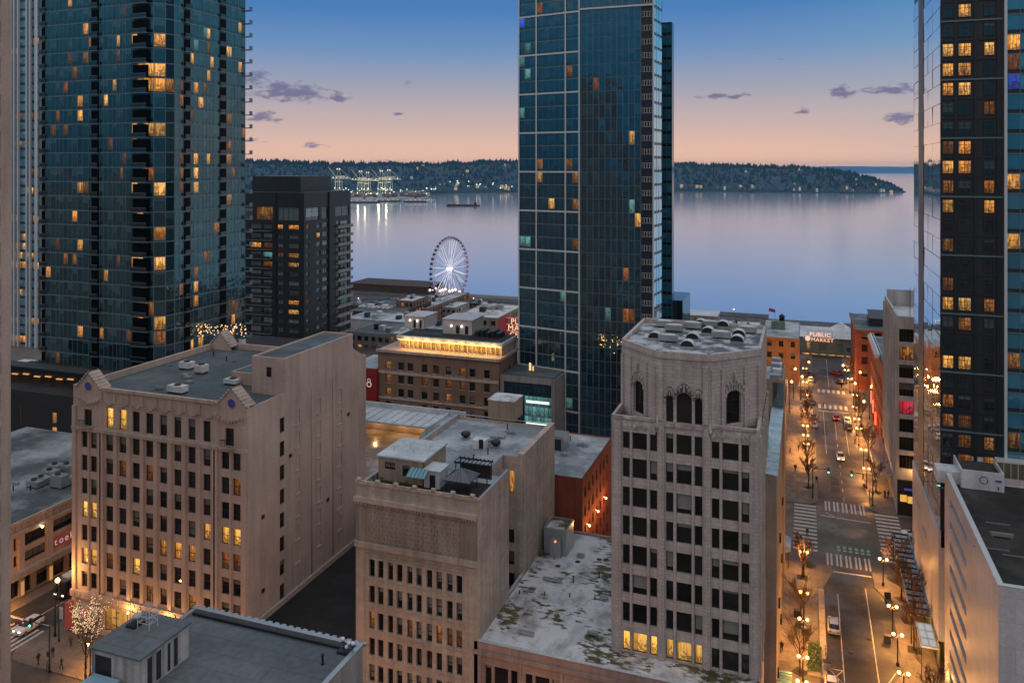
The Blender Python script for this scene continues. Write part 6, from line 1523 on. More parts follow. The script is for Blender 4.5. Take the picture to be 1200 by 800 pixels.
# ================================================================== RIGHT SIDE
XR = 17.5
def white_parapet_building():
    y0, y1 = fy(1170, XR), fy(1107, XR); zt = xz(1107, 552, XR); x1 = 52.0
    B = Bld('white_panel_building', 'white panelled building with black slot windows and dark roof at lower right', XR, y0); r = B.r; mb = MB(); O = (XR, y1)
    U0 = lambda px: y1 - fy(px, XR)
    ops = [(U0(1113), U0(1132.5), zt - 2.0 - 2.75 * k - 1.15, zt - 2.0 - 2.75 * k) for k in range(9)]
    facade(mb, O, UL, y1 - y0, 0, zt + .3, ops, .5); B.wins(O, UL, ops, .5, 'plain', 'slot_dark', 'black')
    facade(mb, (XR, y0), UF, x1 - XR, 0, zt + .3, [], .3); mb.box(XR + .6, y0 + .3, zt - 1.5, x1, y1, zt - 1.0)
    mb.box(XR + .01, y0 + .4, zt - 1, XR + .45, y1, zt + .297); mb.box(XR + .45, y0 + .01, zt - 1, x1, y0 + .45, zt + .297); mb.face([(XR, y1, 0), (x1, y1, 0), (x1, y1, zt), (XR, y1, zt)])
    mb.build('wall', M['whiteconc'], r)
    cp = MB(); cp.box(XR - .05, y0 - .05, zt + .30, XR + .5, y1, zt + .37); cp.box(XR + .5, y0 - .05, zt + .30, x1, y0 + .5, zt + .37); cp.build('parapet_cap', M['mullion_white'], r)
    rf = MB(); rf.face([(XR + .5, y0 + .5, zt - .95), (x1, y0 + .5, zt - .95), (x1, y1 - .2, zt - .95), (XR + .5, y1 - .2, zt - .95)]); rf.build('roof', flatroof('dark_brown_roof', (.012, .011, .010), (.04, .034, .028), .6, scale=.2), r)
    bx0, by0 = gp(1126, 571, zt - .95); bx1 = fx(1177, by0); m = MB(); bz = zt + 1.4
    parapet(m, bx0, by0, bx1, by0 + 6.0, zt - .95, bz, .2)
    m.box(bx0 - 2.6, by0 + 1, zt - .95, bx0 - .01, by0 + 4, zt + .6); m.build('screen_wall', M['metal_white'], r)
    m = MB(); m.face([(bx0 + .2, by0 + .2, bz - .6), (bx1 - .2, by0 + .2, bz - .6), (bx1 - .2, by0 + 5.8, bz - .6), (bx0 + .2, by0 + 5.8, bz - .6)]); m.build('screen_floor', M['roof_brown'], r)
    m = MB()
    for i in range(16): a0, a1 = i / 16 * 6.2832, (i + 1) / 16 * 6.2832; cx0, cz = bx0 + 2.6, zt + .35; m.tube((cx0 + .45 * math.cos(a0), by0 - .03, cz + .45 * math.sin(a0)), (cx0 + .45 * math.cos(a1), by0 - .03, cz + .45 * math.sin(a1)), .04, n=4)
    m.build('round_hatch', M['metal_dark'], r); m = MB(); m.box(bx1 - 1.0, by0 - .05, zt + .3, bx1 - .3, by0 - .005, zt + .5); m.box(bx1 - .75, by0 - .05, zt - .7, bx1 - .6, by0 - .005, zt - .3); m.build('blue_label', plain('blue_paint', (.03, .05, .25), .5), r)
    m = MB(); 
    for (px, py, l_) in ((1155, 612, 2.5), (1140, 640, 3.5), (1175, 650, 3.0)): m = MB(); x, y = gp(px, py, zt - .94); m.box(x, y, zt - .94, x + l_, y + .12, zt - .85); m.build('roof_pipe', M['metal'], r)
    B.finish()
    # terrace glass wall behind, at the tower's foot
    y2 = 122.4; a, b2 = fx(1168, y2), fx(1210, y2); f = root('glass_screen', 'framed glass screen on the terrace behind the white panelled building', 'screen', (a, y2, zt - .9)); zf = fz(1168, 541, y2)
    m = MB(); m.box(a, y2 - .1, zf, b2, y2 + 1.5, zf + .2)
    for i in range(6): x = a + (b2 - a) * i / 5; m.box(x - .04, y2 - .06, zt - .9, x + .04, y2 + .06, zf)
    m.build('screen_frame', M['frame_light'], f); m = MB(); m.face([(a, y2, zt - .9), (b2, y2, zt - .9), (b2, y2, zf), (a, y2, zf)]); m.build('screen_glass', plain('olive_glass', (.12, .12, .07), .1), f)
white_parapet_building()
def right_tower():
    Y0 = 124.0; ye = 152.4; xs = fx(1178, Y0); x2 = 48.0; zt = 100.0; fh = 23.05 * 109 / 950
    B = Bld('dark_glass_tower', 'dark glass apartment tower with mirror side wall at the right edge', XR, Y0); r = B.r; O = (XR, Y0)
    mb = MB(); mb.box(XR, Y0, 18, x2, ye, zt, 1); mb.box(XR + .8, Y0 + .3, 0, x2, ye - .3, 18, 1)
    X = lambda px: fx(px, Y0) - XR
    zw = fz(1130, 43, Y0) - 20 * fh; 
    ops = []
    for k in range(-3, 29):
        z = zw + k * fh
        if z < 22: continue
        for a, b in ((1104, 1117.5), (1122.5, 1138), (1152.5, 1165.5)): ops.append((X(a), X(b), z - .05, z + 1.75))
    B.wins((XR, Y0 - .13), UF, ops, .05, 'mid', 'pane_black', 'frame')
    for k in range(-3, 30):
        z = zw + k * fh
        if z > 20: mb.obox(O, UF, 0, X(1176), .003, .12 if k % 3 else .2, z - .62, z - .42, 0 if k % 3 else 3)
    for px in (1120, 1143, 1170): mb.obox(O, UF, X(px) - .2, X(px) + .2, .003, .16, 20, zt, 0)
    # blue glass part right of the white corner line
    curtain(B, mb, (xs, Y0), UF, zw - 12 * fh, 44, fh, evens(12.0, 7), 'pane_cyan', .16, .5, .08, .08, mi=3)
    # mirror wall along the street
    OL = (XR, ye); Uq = lambda px: ye - fy(px, XR); Wd = ye - Y0
    lb = [(0.0, Uq(1077)), (Uq(1083), Uq(1088)), (Uq(1088), Uq(1093.5)), (Uq(1093.5), Wd)]
    curtain(B, mb, OL, UL, 20.4, 29, fh, lb, 'mirror', .05, .0, .08, .05, mull_d=.06, mi=0)
    mb.build('wall', [M['darkglassframe'], M['charcoal'], M['greyconc'], M['mullion_blue']], r)
    p = MB(); p.obox(OL, UL, Uq(1077.5), Uq(1083), .0, .14, 19.5, zt); p.build('pier', plain('bronze_grey_pier', (.12, .11, .10), .5), r)
    p = MB(); p.obox((xs, Y0), UF, -.16, .16, .0, .45, 20, zt); p.build('corner_fin', M['mullion_white'], r)
    w_ = MB(); OP = (XR - .3, ye); sl = [(6.0, 9.2, 15.2, 16.0), (12.2, 16.8, 13.8, 14.7)]
    facade(w_, OP, UL, Wd, 5.2, 20.2, sl, .25); w_.face([(XR - .3, Y0, 5.2), (XR + .8, Y0, 5.2), (XR + .8, Y0, 20.2), (XR - .3, Y0, 20.2)]); w_.face([(XR - .3, ye, 5.2), (XR + .8, ye, 5.2), (XR + .8, ye, 20.2), (XR - .3, ye, 20.2)]); w_.face([(XR - .3, Y0, 20.2), (XR + .8, Y0, 20.2), (XR + .8, ye, 20.2), (XR - .3, ye, 20.2)])
    for a in sl: w_.obox(OP, UL, a[0], a[1], -.27, -.26, a[2], a[3], 1)
    w_.build('podium_wall', [M['whiteconc'], M['black']], r)
    B.wins((XR - .05, ye), UL, [(.6 + 4.0 * i, 4.2 + 4.0 * i, .5, 4.3) for i in range(7)], .02, 'grid', 'shopwarm')
    B.light([(1131,6),(1110,53),(1130,54),(1158,51),(1110,77),(1130,77),(1110,101),(1130,101),(1132,178),(1131,204),(1110,197),(1110,350),(1131,350),(1113,422),(1132,420),(1187,47),(1195,47),(1186,410),(1196,410),(1186,209),(1186,277)], 'warm', 9)
    B.light([(1159,127),(1115,297),(1135,297),(1112,330),(1159,350),(1132,372),(1131,497),(1112,497),(1186,430),(1196,440),(1131,525),(1159,548),(1131,545)], 'dim', 9); B.light([(1159,253)], 'pinklit', 9); B.light([(1186,95),(1196,105)], 'bluelit', 7)
    B.chance(.07, ['dim', 'dim', 'warm']); B.finish()
right_tower()
def grey_office():
    Y0, ye = 179.6, 207.0; zt = xz(1053, 373, XR); x1 = 44
    B = Bld('grey_office_building', 'grey concrete office with ribbed side wall beyond the glass tower', XR, Y0); r = B.r; mb = MB(); O = (XR, Y0)
    z1 = fz(1060, 385, Y0); st = 21.1 * 163 / 950
    ops = [(.35, 3.0, z1 - st * k - 2.7, z1 - st * k) for k in range(8)] + [(4 + 3.4 * i, 7 + 3.4 * i, z1 - st * k - 2.7, z1 - st * k) for i in range(6) for k in range(8)]
    facade(mb, O, UF, x1 - XR, 0, zt, ops, .4); B.wins(O, UF, ops, .4, 'grid', 'pane')
    OL = (XR, ye); lo_ = [(.6 + 2.7 * i, 2.3 + 2.7 * i, z1 - st * k - 2.6, z1 - st * k) for i in range(10) for k in range(8)]
    facade(mb, OL, UL, ye - Y0, 0, zt, lo_, .3); B.wins(OL, UL, lo_, .3, 'plain', 'pane_teal')
    for i in range(11): mb.obox(OL, UL, .1 + 2.7 * i, .45 + 2.7 * i, .003, .35, 7, zt - 1.2)
    mb.box(XR + .5, Y0 + .5, 0, x1, ye, zt - 2.2); mb.box(XR + .012, Y0 + .4, zt - 2.5, XR + .45, ye, zt + .003); mb.box(XR + .45, Y0 + .012, zt - 2.5, x1, Y0 + .45, zt + .002); mb.box(XR + .45, ye - .4, zt - 2.5, x1, ye, zt + 1.6)
    mb.build('wall', M['office_conc'], r)
    rf = MB(); rf.face([(XR + .4, Y0 + .4, zt - 2.15), (x1, Y0 + .4, zt - 2.15), (x1, ye - .4, zt - 2.15), (XR + .4, ye - .4, zt - 2.15)]); rf.build('roof', M['roof_light'], r)
    m = MB(); x, y = gp(1064, 372, zt - 2); m.tube((XR + 3, Y0 + 6, zt - 2.1), (XR + 3, Y0 + 6, zt + 5), .06, n=5); m.build('mast', M['metal_dark'], r)
    g = MB(); g.obox(O, UF, .0, 12, .003, .3, 0, 7.2); g.build('dark_base', M['black'], r)
    g = MB(); g.obox(O, UF, .5, 1.7, .31, .5, 3.0, 4.3); g.obox(O, UF, 1.85, 3.0, .31, .5, 2.8, 4.1); g.build('lit_sign', glow('yellow_shop_sign', (1, .5, .08), .8), r); g = MB(); g.obox(O, UF, 1.2, 3.2, .31, .48, 5.3, 5.65); g.build('blue_sign', glow('blue_shop_sign', (.03, .06, .5), .5), r)
    B.light([(1060, 414)], 'dim', 9); B.light([(1060, 476)], 'pinklit', 8); B.chance(.06, ['dim']); B.finish()
    # brick block beyond, with white railed roof and red neon
    y0, y1 = 207.3, 249.0; zt = xz(1028, 412, XR); B = Bld('brick_shop_row', 'brick building with white roof rail and red neon facing the street', XR, y0); r = B.r; mb = MB(); OL = (XR, y1)
    ops = [(1.5 + 4.6 * i, 4.2 + 4.6 * i, 3.8 * k + 4.5, 3.8 * k + 6.9) for i in range(9) for k in range(4)]; sf = [(.8 + 5.2 * i, 5.2 + 5.2 * i, .4, 3.4) for i in range(8)]
    facade(mb, OL, UL, y1 - y0, 0, zt, ops + sf, .3); B.wins(OL, UL, ops, .3, 'dhsill', 'pane', sill='redbrick'); B.wins(OL, UL, sf, .3, 'grid', 'shopwarm'); mb.box(XR + .4, y0, 0, 40, y1, zt - .4); mb.build('wall', M['redbrick'], r)
    rf = MB(); rf.box(XR + .3, y0, zt - .35, 40, y1, zt - .2); rf.build('roof', M['roof_slate'], r)
    m = MB(); m.box(XR - .25, y0 + 14, zt, XR + .1, y1, zt + .7); m.box(XR + .5, y0 + 14, zt + .6, XR + .6, y1, zt + .8)
    for i in range(16): yy = y0 + 14.3 + i * 1.7; m.box(XR - .9, yy, zt - .5, XR - .252, yy + .5, zt + .5)
    m.build('white_rail', M['mullion_white'], r)
    for i, yy in enumerate((222, 230, 236)): m = MB(); m.box(XR - .9, yy, 5.2 + i * .8, XR - .6, yy + 1.4, 8.2 + i * .8); m.build('neon_sign', glow('red_neon', (1, .09, .05), 2.2), r)
    B.chance(.12, ['dim', 'warm']); B.finish()
    # brick corner building near the market
    y0, y1 = 275.5, 306.0; xq = fx(1003, y0); zt = fz(1003, 386, y0); B = Bld('brick_corner_building', 'dark brick corner building right of the market street end', xq, y0); r = B.r; mb = MB(); O = (xq, y0)
    ops = [(1.6 + 3.9 * i, 3.4 + 3.9 * i, 3.9 * k + 4.4, 3.9 * k + 6.6) for i in range(8) for k in range(4)]; facade(mb, O, UF, 34, 0, zt, ops, .3); B.wins(O, UF, ops, .3, 'dhsill', 'pane', sill='redbrick')
    OL = (xq, y1); lo_ = [(1.6 + 3.9 * i, 3.4 + 3.9 * i, 3.9 * k + 4.4, 3.9 * k + 6.6) for i in range(7) for k in range(4)]; facade(mb, OL, UL, y1 - y0, 0, zt, lo_, .3); B.wins(OL, UL, lo_, .3, 'dhsill', 'pane', sill='redbrick')
    mb.box(xq + .4, y0 + .4, 0, xq + 34, y1, zt - .3); mb.obox(O, UF, -.3, 34, .003, .5, zt - .6, zt + .1); mb.obox(OL, UL, 0, y1 - y0, .003, .5, zt - .6, zt + .1); mb.build('wall', M['redbrick'], r)
    rf = MB(); rf.box(xq, y0, zt - .3, xq + 34, y1, zt - .05); rf.build('roof', M['roof_grey'], r)
    s = MB(); xx = fx(1018, y0 + 8); s.prism([(xx, y0 + 8), (xx + 5, y0 + 8), (xx + 5, y0 + 16), (xx, y0 + 16)], zt - .05, zt + 2.4); s.face([(xx, y0 + 7.9, zt + 2.4), (xx + 5.2, y0 + 7.9, zt + 2.4), (xx + 5.2, y0 + 16, zt + 4), (xx, y0 + 16, zt + 4)]); s.build('stair_house', M['charcoal'], r); s = MB(); s.box(xx + 6, y0 + 9, zt - .05, xx + 12, y0 + 15, zt + 2.2); s.build('plant_box', M['metal_white'], r)
    B.chance(.1, ['dim', 'warm']); B.finish()
grey_office()
# ================================================================== LEFT SIDE OF THE STREET, beyond the terracotta tower
def left_street_side():
    xb = -3.4
    B = Bld('narrow_annex', 'narrow annex with sloping pale blue roof against the terracotta tower', -5.1, 108); r = B.r
    m = MB(); zr = xz(917, 478, -3.4); y0 = gp(905, 555, 30.5)[1]; y1 = gp(915, 478, 30.5)[1]
    facade(m, (xb, y0), UR, y1 - y0, 0, 30.3, [], .2); m.box(-5.08, y0, 0, xb - .01, y1, 30.29); m.build('wall', M['taupe'], r); m = MB(); m.face([(-5.1, y0 - .05, 30.5), (xb + .15, y0 - .05, 30.3), (xb + .15, y1, 30.3), (-5.1, y1, 30.5)]); m.box(xb, y0, 30.2, xb + .15, y1, 30.35)
    m.build('roof', flatroof('pale_blue_roof', (.36, .52, .62), (.55, .68, .74), .4, scale=.5), r)
    m = MB()
    for k in range(6): yy = y0 + 3 + k * 4.5; m.box(xb + .002, yy, 2.5 + (k % 3) * 7, xb + .25, yy + 1.2, 3.4 + (k % 3) * 7)
    m.build('wall_box', M['metal_dark'], r)
    B2 = Bld('green_glass_annex', 'dark roofed annex with green glass front crowded with roof machines', -20, y1); r = B2.r; y2 = 150.6; z2 = fz(905, 446, y1)
    m = MB(); m.box(-24, y1 + .2, 0, xb + .2, y2, z2 - .2); parapet(m, -24, y1 + .2, xb + .2, y2, z2 - .2, z2 + .2, .25); m.build('wall', M['taupe'], r)
    B2.wins((-5.0, y1 + .18), UF, [(0.05 + .9 * i, .85 + .9 * i, 30.6, z2 - .3) for i in range(2)], .0, 'curtain', 'pane_teal'); B2.finish()
    m = MB(); m.face([(-23.8, y1 + .4, z2 - .15), (xb, y1 + .4, z2 - .15), (xb, y2 - .2, z2 - .15), (-23.8, y2 - .2, z2 - .15)]); m.build('roof', M['roof_blue'], r)
    rg = random.Random(3)
    for i, nm in enumerate(('nearest the glass front', 'second from the glass front', 'in the middle', 'toward the far edge', 'at the far edge')):
        x, y, z = -4.6 + .3 * (i % 2), y1 + 1.6 + i * 2.7, z2 - .14; u = root('rooftop_unit', 'small roof machine on the green glass annex, ' + nm, 'rooftop unit', (x, y, z), 'machines on the green glass annex roof'); q = MB(); q.box(x - .8, y - .8, z + .15, x + .6, y + .7, z + .9 + (i % 3) * .3); q.build('casing', M['metal_white'] if i % 2 else M['metal'], u); q = MB(); q.box(x - .7, y - .7, z, x + .5, y + .6, z + .148); q.build('base', M['metal_dark'], u)
    # lamplit orange building at the street end
    Y0 = 276.0; xl, xr = fx(893, Y0), fx(936.5, Y0); zt = fz(915, 395.5, Y0)
    B = Bld('ochre_building', 'ochre building glowing in lamp light left of the market street end', xl, Y0); r = B.r; O = (xl, Y0); m = MB(); ops = [(1.6 + 3.6 * i, 3.0 + 3.6 * i, 3.7 * k + 4.4, 3.7 * k + 6.2) for i in range(3) for k in range(3)]
    facade(m, O, UF, xr - xl, 0, zt, ops, .25); B.wins(O, UF, ops, .25, 'dh', 'pane'); rw = [(2 + 4 * i, 3.4 + 4 * i, 3.7 * k + 4.4, 3.7 * k + 6.4) for i in range(7) for k in range(3)]; facade(m, (xr, Y0), UR, 30, 0, zt, rw, .25); B.wins((xr, Y0), UR, rw, .25, 'dh', 'pane'); m.box(xl, Y0 + .4, 0, xr - .4, Y0 + 30, zt - .3); m.obox(O, UF, 0, xr - xl + .2, .003, .4, zt - .5, zt + .1); m.build('wall', M['orangebrick'], r); m = MB(); m.box(xl, Y0 + .1, zt - .29, xr - .1, Y0 + 30, zt - .1); m.build('roof', M['roof_blue'], r); B.light([(930, 430)], 'dim'); B.finish()
    cx0 = fx(912, Y0 + 16); c = root('roof_cupola', 'small green cupola with flag on roofs left of the market', 'cupola', (cx0, Y0 + 16, zt)); q = MB(); q.box(cx0 - 2.2, Y0 + 14, zt - .1, cx0 + 2.2, Y0 + 18, zt + 2.6); q.build('base', wall('green_painted_wall', (.16, .25, .2)), c); q = MB(); q.lathe((cx0 + 1.2, Y0 + 16, zt + 2.6), [(.9, 0), (.9, 1.4), (1.1, 1.5), (.1, 2.4)], 8); q.build('lantern', M['metal_dark'], c); q = MB(); q.tube((cx0 - 1, Y0 + 16, zt + 2.6), (cx0 - 1, Y0 + 16, zt + 6.4), .07, n=5); q.build('flagpole', M['metal'], c); q = MB(); q.face([(cx0 - 1, Y0 + 16, zt + 6.3), (cx0 - 3, Y0 + 16.2, zt + 6.7), (cx0 - 3.1, Y0 + 16.1, zt + 5.6), (cx0 - 1, Y0 + 16, zt + 5.2)]); q.build('flag', plain('dark_red_flag', (.2, .04, .05), .8), c)
    # block facing the street between the first and second cross street
    B = Bld('corner_store', 'low store at the far left corner of the crossing', -24, 181.0); r = B.r; m = MB(); sh = [(1 + 5.5 * i, 5.8 + 5.5 * i, .5, 4.2) for i in range(12)]; facade(m, (-4.6, 181.2), UR, 67, 0, 9.0, sh, .3); B.wins((-4.6, 181.2), UR, sh, .3, 'grid', 'shopwarm'); m.box(-30, 181.2, 0, -4.9, 248, 8.9); m.build('wall', M['tan'], r); m = MB(); m.box(-29.8, 181.4, 8.9, -5, 247.8, 9.05); m.build('roof', M['roof_slate'], r); B.finish()
left_street_side()
# ================================================================== MARKET at the street's end
M['neon'] = glow('pink_red_neon', (1, .25, .12), 1.2); M['neonwhite'] = glow('pale_neon_letter', (1, .44, .26), 1.5)
def text(body, x, y, z, size, mat, parent, ex=.04):
    c = bpy.data.curves.new('lettering', 'FONT'); c.body = body; c.size = size; c.extrude = ex; c.align_x = 'CENTER'; c.offset = .0; c.space_character = 1.12
    o = bpy.data.objects.new('lettering', c); col.objects.link(o); c.materials.append(M[mat]); o.rotation_euler = (R(90), 0, 0); o.parent = parent; o.location = Vector((x, y, z)) - wloc(parent)
    return o
def market():
    Y0 = 323.0; xl, xr = fx(930, Y0), fx(1006, Y0); zt = fz(970, 396, Y0)
    B = Bld('market_hall', 'long market hall with canopy closing the end of the street', xl, Y0); r = B.r; O = (xl, Y0); X = lambda px: fx(px, Y0) - xl
    m = MB(); ops = [(X(a), X(b), fz(970, 411, Y0), fz(970, 402, Y0)) for a, b in ((960, 968), (982, 988), (992.5, 999), (945, 950))]
    facade(m, O, UF, xr - xl, -3, zt, ops, .3); B.wins(O, UF, ops, .3, 'grid', 'pane_teal'); m.box(xl, Y0 + .4, -8, xr, Y0 + 16, zt - .3); m.build('wall', wall('grey_green_market_wall', (.16, .21, .21)), r)
    m = MB(); m.face([(xl - 1, Y0 - .6, zt), (xr + 1, Y0 - .6, zt), (xr + 1, Y0 + 8, zt + 2.6), (xl - 1, Y0 + 8, zt + 2.6)]); m.face([(xl - 1, Y0 + 16.6, zt), (xr + 1, Y0 + 16.6, zt), (xr + 1, Y0 + 8, zt + 2.6), (xl - 1, Y0 + 8, zt + 2.6)][::-1]); m.build('roof', M['roof_light'], r)
    zc = fz(970, 417, Y0); m = MB(); m.box(xl + 2, Y0 - 1.8, zc - .3, xr, Y0 - .02, zc + .15); m.build('canopy', M['redbrick'], r)
    m = MB(); m.box(xl + 3, Y0 - 1.9, zc - .62, xr - 1, Y0 - 1.7, zc - .31); m.build('canopy_lamp', glow('warm_canopy_lamp', (1, .6, .25), 3, True), r)
    B.wins((xl, Y0 - .05), UF, [(3 + 3.0 * i, 5.6 + 3.0 * i, .3, zc - .6) for i in range(8)], .0, 'grid', 'shopwarm'); B.light([(946, 407)], 'warm'); B.finish()
    s = root('market_sign', 'red neon PUBLIC MARKET roof sign above the street end', 'sign', (fx(961, Y0), Y0 - 1, zt)); xc = fx(961, Y0 - 1)
    z1 = fz(961, 394.4, Y0 - 1); z2 = fz(961, 400.2, Y0 - 1)
    text('PUBLIC', xc, Y0 - 1, z1, 2.1, 'neonwhite', s); text('MARKET', xc + .8, Y0 - 1, z2, 1.9, 'neonwhite', s)
    q = MB()
    for i in range(7): xx = xc - 4.2 + i * 1.4; q.tube((xx, Y0 - .7, zt - .5), (xx, Y0 - .7, z1 + 2.2), .06, n=4)
    for zz in (z2 - .2, z1 - .15, z1 + 2.1): q.tube((xc - 4.3, Y0 - .75, zz), (xc + 4.3, Y0 - .75, zz), .05, n=4)
    q.build('sign_frame', M['metal_dark'], s)
    q = MB(); q.tube((xc - 4.3, Y0 - 1.0, z2 + .9), (xc - 4.3, Y0 - .8, z2 + .9), .95, n=20); q.build('clock', glow('pale_clock_face', (1, .7, .5), .9), s)
    # second roof sign, half hidden behind the navy tower
    Y1 = 272.0; xc = fx(613.5, Y1); s = root('market_roof_sign', 'big three line neon roof sign half hidden behind the navy tower', 'sign', (xc, Y1, -6)); 
    for t, py, sz in (('PUBLIC', 379.6, 2.75), ('MARKET', 387.2, 2.9), ('CENTER', 394.6, 2.6)): text(t, xc, Y1, fz(600, py, Y1), sz, 'neonwhite', s)
    q = MB()
    for i in range(11): xx = xc - 6.5 + i * 1.3; q.tube((xx, Y1 + .3, -4), (xx, Y1 + .3, fz(600, 372, Y1)), .08, n=4)
    for py in (380, 387.6, 395, 372.5): q.tube((xc - 6.7, Y1 + .25, fz(600, py, Y1)), (xc + 6.7, Y1 + .25, fz(600, py, Y1)), .06, n=4, mi=1)
    q.build('sign_frame', [M['metal_dark'], M['neon']], s)
    # roofs behind the street end, toward the water
    for i, (pa, pb, Y, py, mat, lab) in enumerate(((936, 960, 345, 396, 'roof_blue', 'grey shed roof behind the neon market sign'), (975, 1000, 350, 389.5, 'roof_white', 'white gabled roof right of the neon market sign'), (1000, 1036, 372, 388, 'roof_light', 'pale shed roof behind the brick corner building'), (890, 930, 352, 392, 'roof_slate', 'low grey roof behind the ochre building'), (800, 840, 430, 368, 'roof_light', 'terrace building with pale roof right of the navy tower foot'))):
        xa, xb = fx(pa, Y), fx(pb, Y); z = fz((pa + pb) / 2, py, Y); b = root('market_shed', lab, 'building', ((xa + xb) / 2, Y, -10)); m = MB(); m.box(xa, Y, -34, xb, Y + 16, z - 1.0); m.build('wall', M['greyconc'] if i != 1 else M['paleblue'], b); m = MB(); xm = (xa + xb) / 2
        if i in (1, 0): m.face([(xa - .3, Y - .4, z - 1.2), (xa - .3, Y + 16, z - 1.2), (xm, Y + 16, z + 1.2), (xm, Y - .4, z + 1.2)][::-1]); m.face([(xb + .3, Y - .4, z - 1.2), (xb + .3, Y + 16, z - 1.2), (xm, Y + 16, z + 1.2), (xm, Y - .4, z + 1.2)]); m.face([(xa, Y - .02, z - 1.2), (xb, Y - .02, z - 1.2), (xm, Y - .02, z + 1.1)])
        else: m.box(xa - .3, Y - .3, z - 1.0, xb + .3, Y + 16, z - .6)
        m.build('roof', M[mat], b)
        m = MB()
        for k in range(4): xx = xa + (xb - xa) * (k + .5) / 4; m.box(xx - .8, Y - .06, z - 3.6, xx + .8, Y - .01, z - 2.0)
        m.build('window', M['dim'] if i == 4 else M['pane'], b)
market()
# ================================================================== buildings down the slope to the water
def slope_building(name, lab, pa, pb, Y, py, depth, mat, roof, rows=2, cols_=6, lit=.15, zb=-36, extra=None, side=None):
    xa, xb = fx(pa, Y), fx(pb, Y); z = fz(pa, py, Y); B = Bld(name, lab, xa, Y, zb); r = B.r; O = (xa, Y); W = xb - xa; m = MB(); ops = []
    for i in range(cols_):
        for k in range(rows): u = W * (i + .5) / cols_; ww = min(.9, W / cols_ * .3); ops.append((u - ww, u + ww, z - 2.9 - 3.3 * k, z - 1.1 - 3.3 * k))
    facade(m, O, UF, W, zb, z, ops, .25); B.wins(O, UF, ops, .25, 'dh', 'pane')
    ro = [(1.5 + 3.4 * i, 2.9 + 3.4 * i, z - 2.9 - 3.3 * k, z - 1.1 - 3.3 * k) for i in range(int(depth / 3.4)) for k in range(rows)]
    facade(m, (xb, Y), UR, depth, zb, z, ro, .25); B.wins((xb, Y), UR, ro, .25, 'dh', 'pane')
    m.box(xa, Y + .4, zb, xb - .4, Y + depth, z - .35); parapet(m, xa + .01, Y + .01, xb - .01, Y + depth, z - .4, z + .25, .3); m.build('wall', M[mat], r)
    if side: m = MB(); m.obox((xb, Y), UR, 0.3, depth * .4, .01, .06, z - 9, z - .3); m.build('painted_side', M[side], r)
    m = MB(); m.face([(xa + .3, Y + .3, z - .1), (xb - .3, Y + .3, z - .1), (xb - .3, Y + depth - .3, z - .1), (xa + .3, Y + depth - .3, z - .1)]); m.build('roof', M[roof], r)
    rg = random.Random(len(lab))
    for k in range(extra if extra is not None else 3):
        m = MB(); x = xa + W * rg.uniform(.12, .75); y = Y + depth * rg.uniform(.2, .7); m.box(x, y, z - .09, x + W * .12, y + 2.5, z + rg.uniform(.9, 2.2)); m.build('roof_box', M[('metal_white', 'metal', 'charcoal')[k % 3]], r)
    B.chance(lit, ['warm', 'dim']); B.finish(60)
M['red_paint'] = plain('red_painted_bay', (.40, .04, .03), .6)
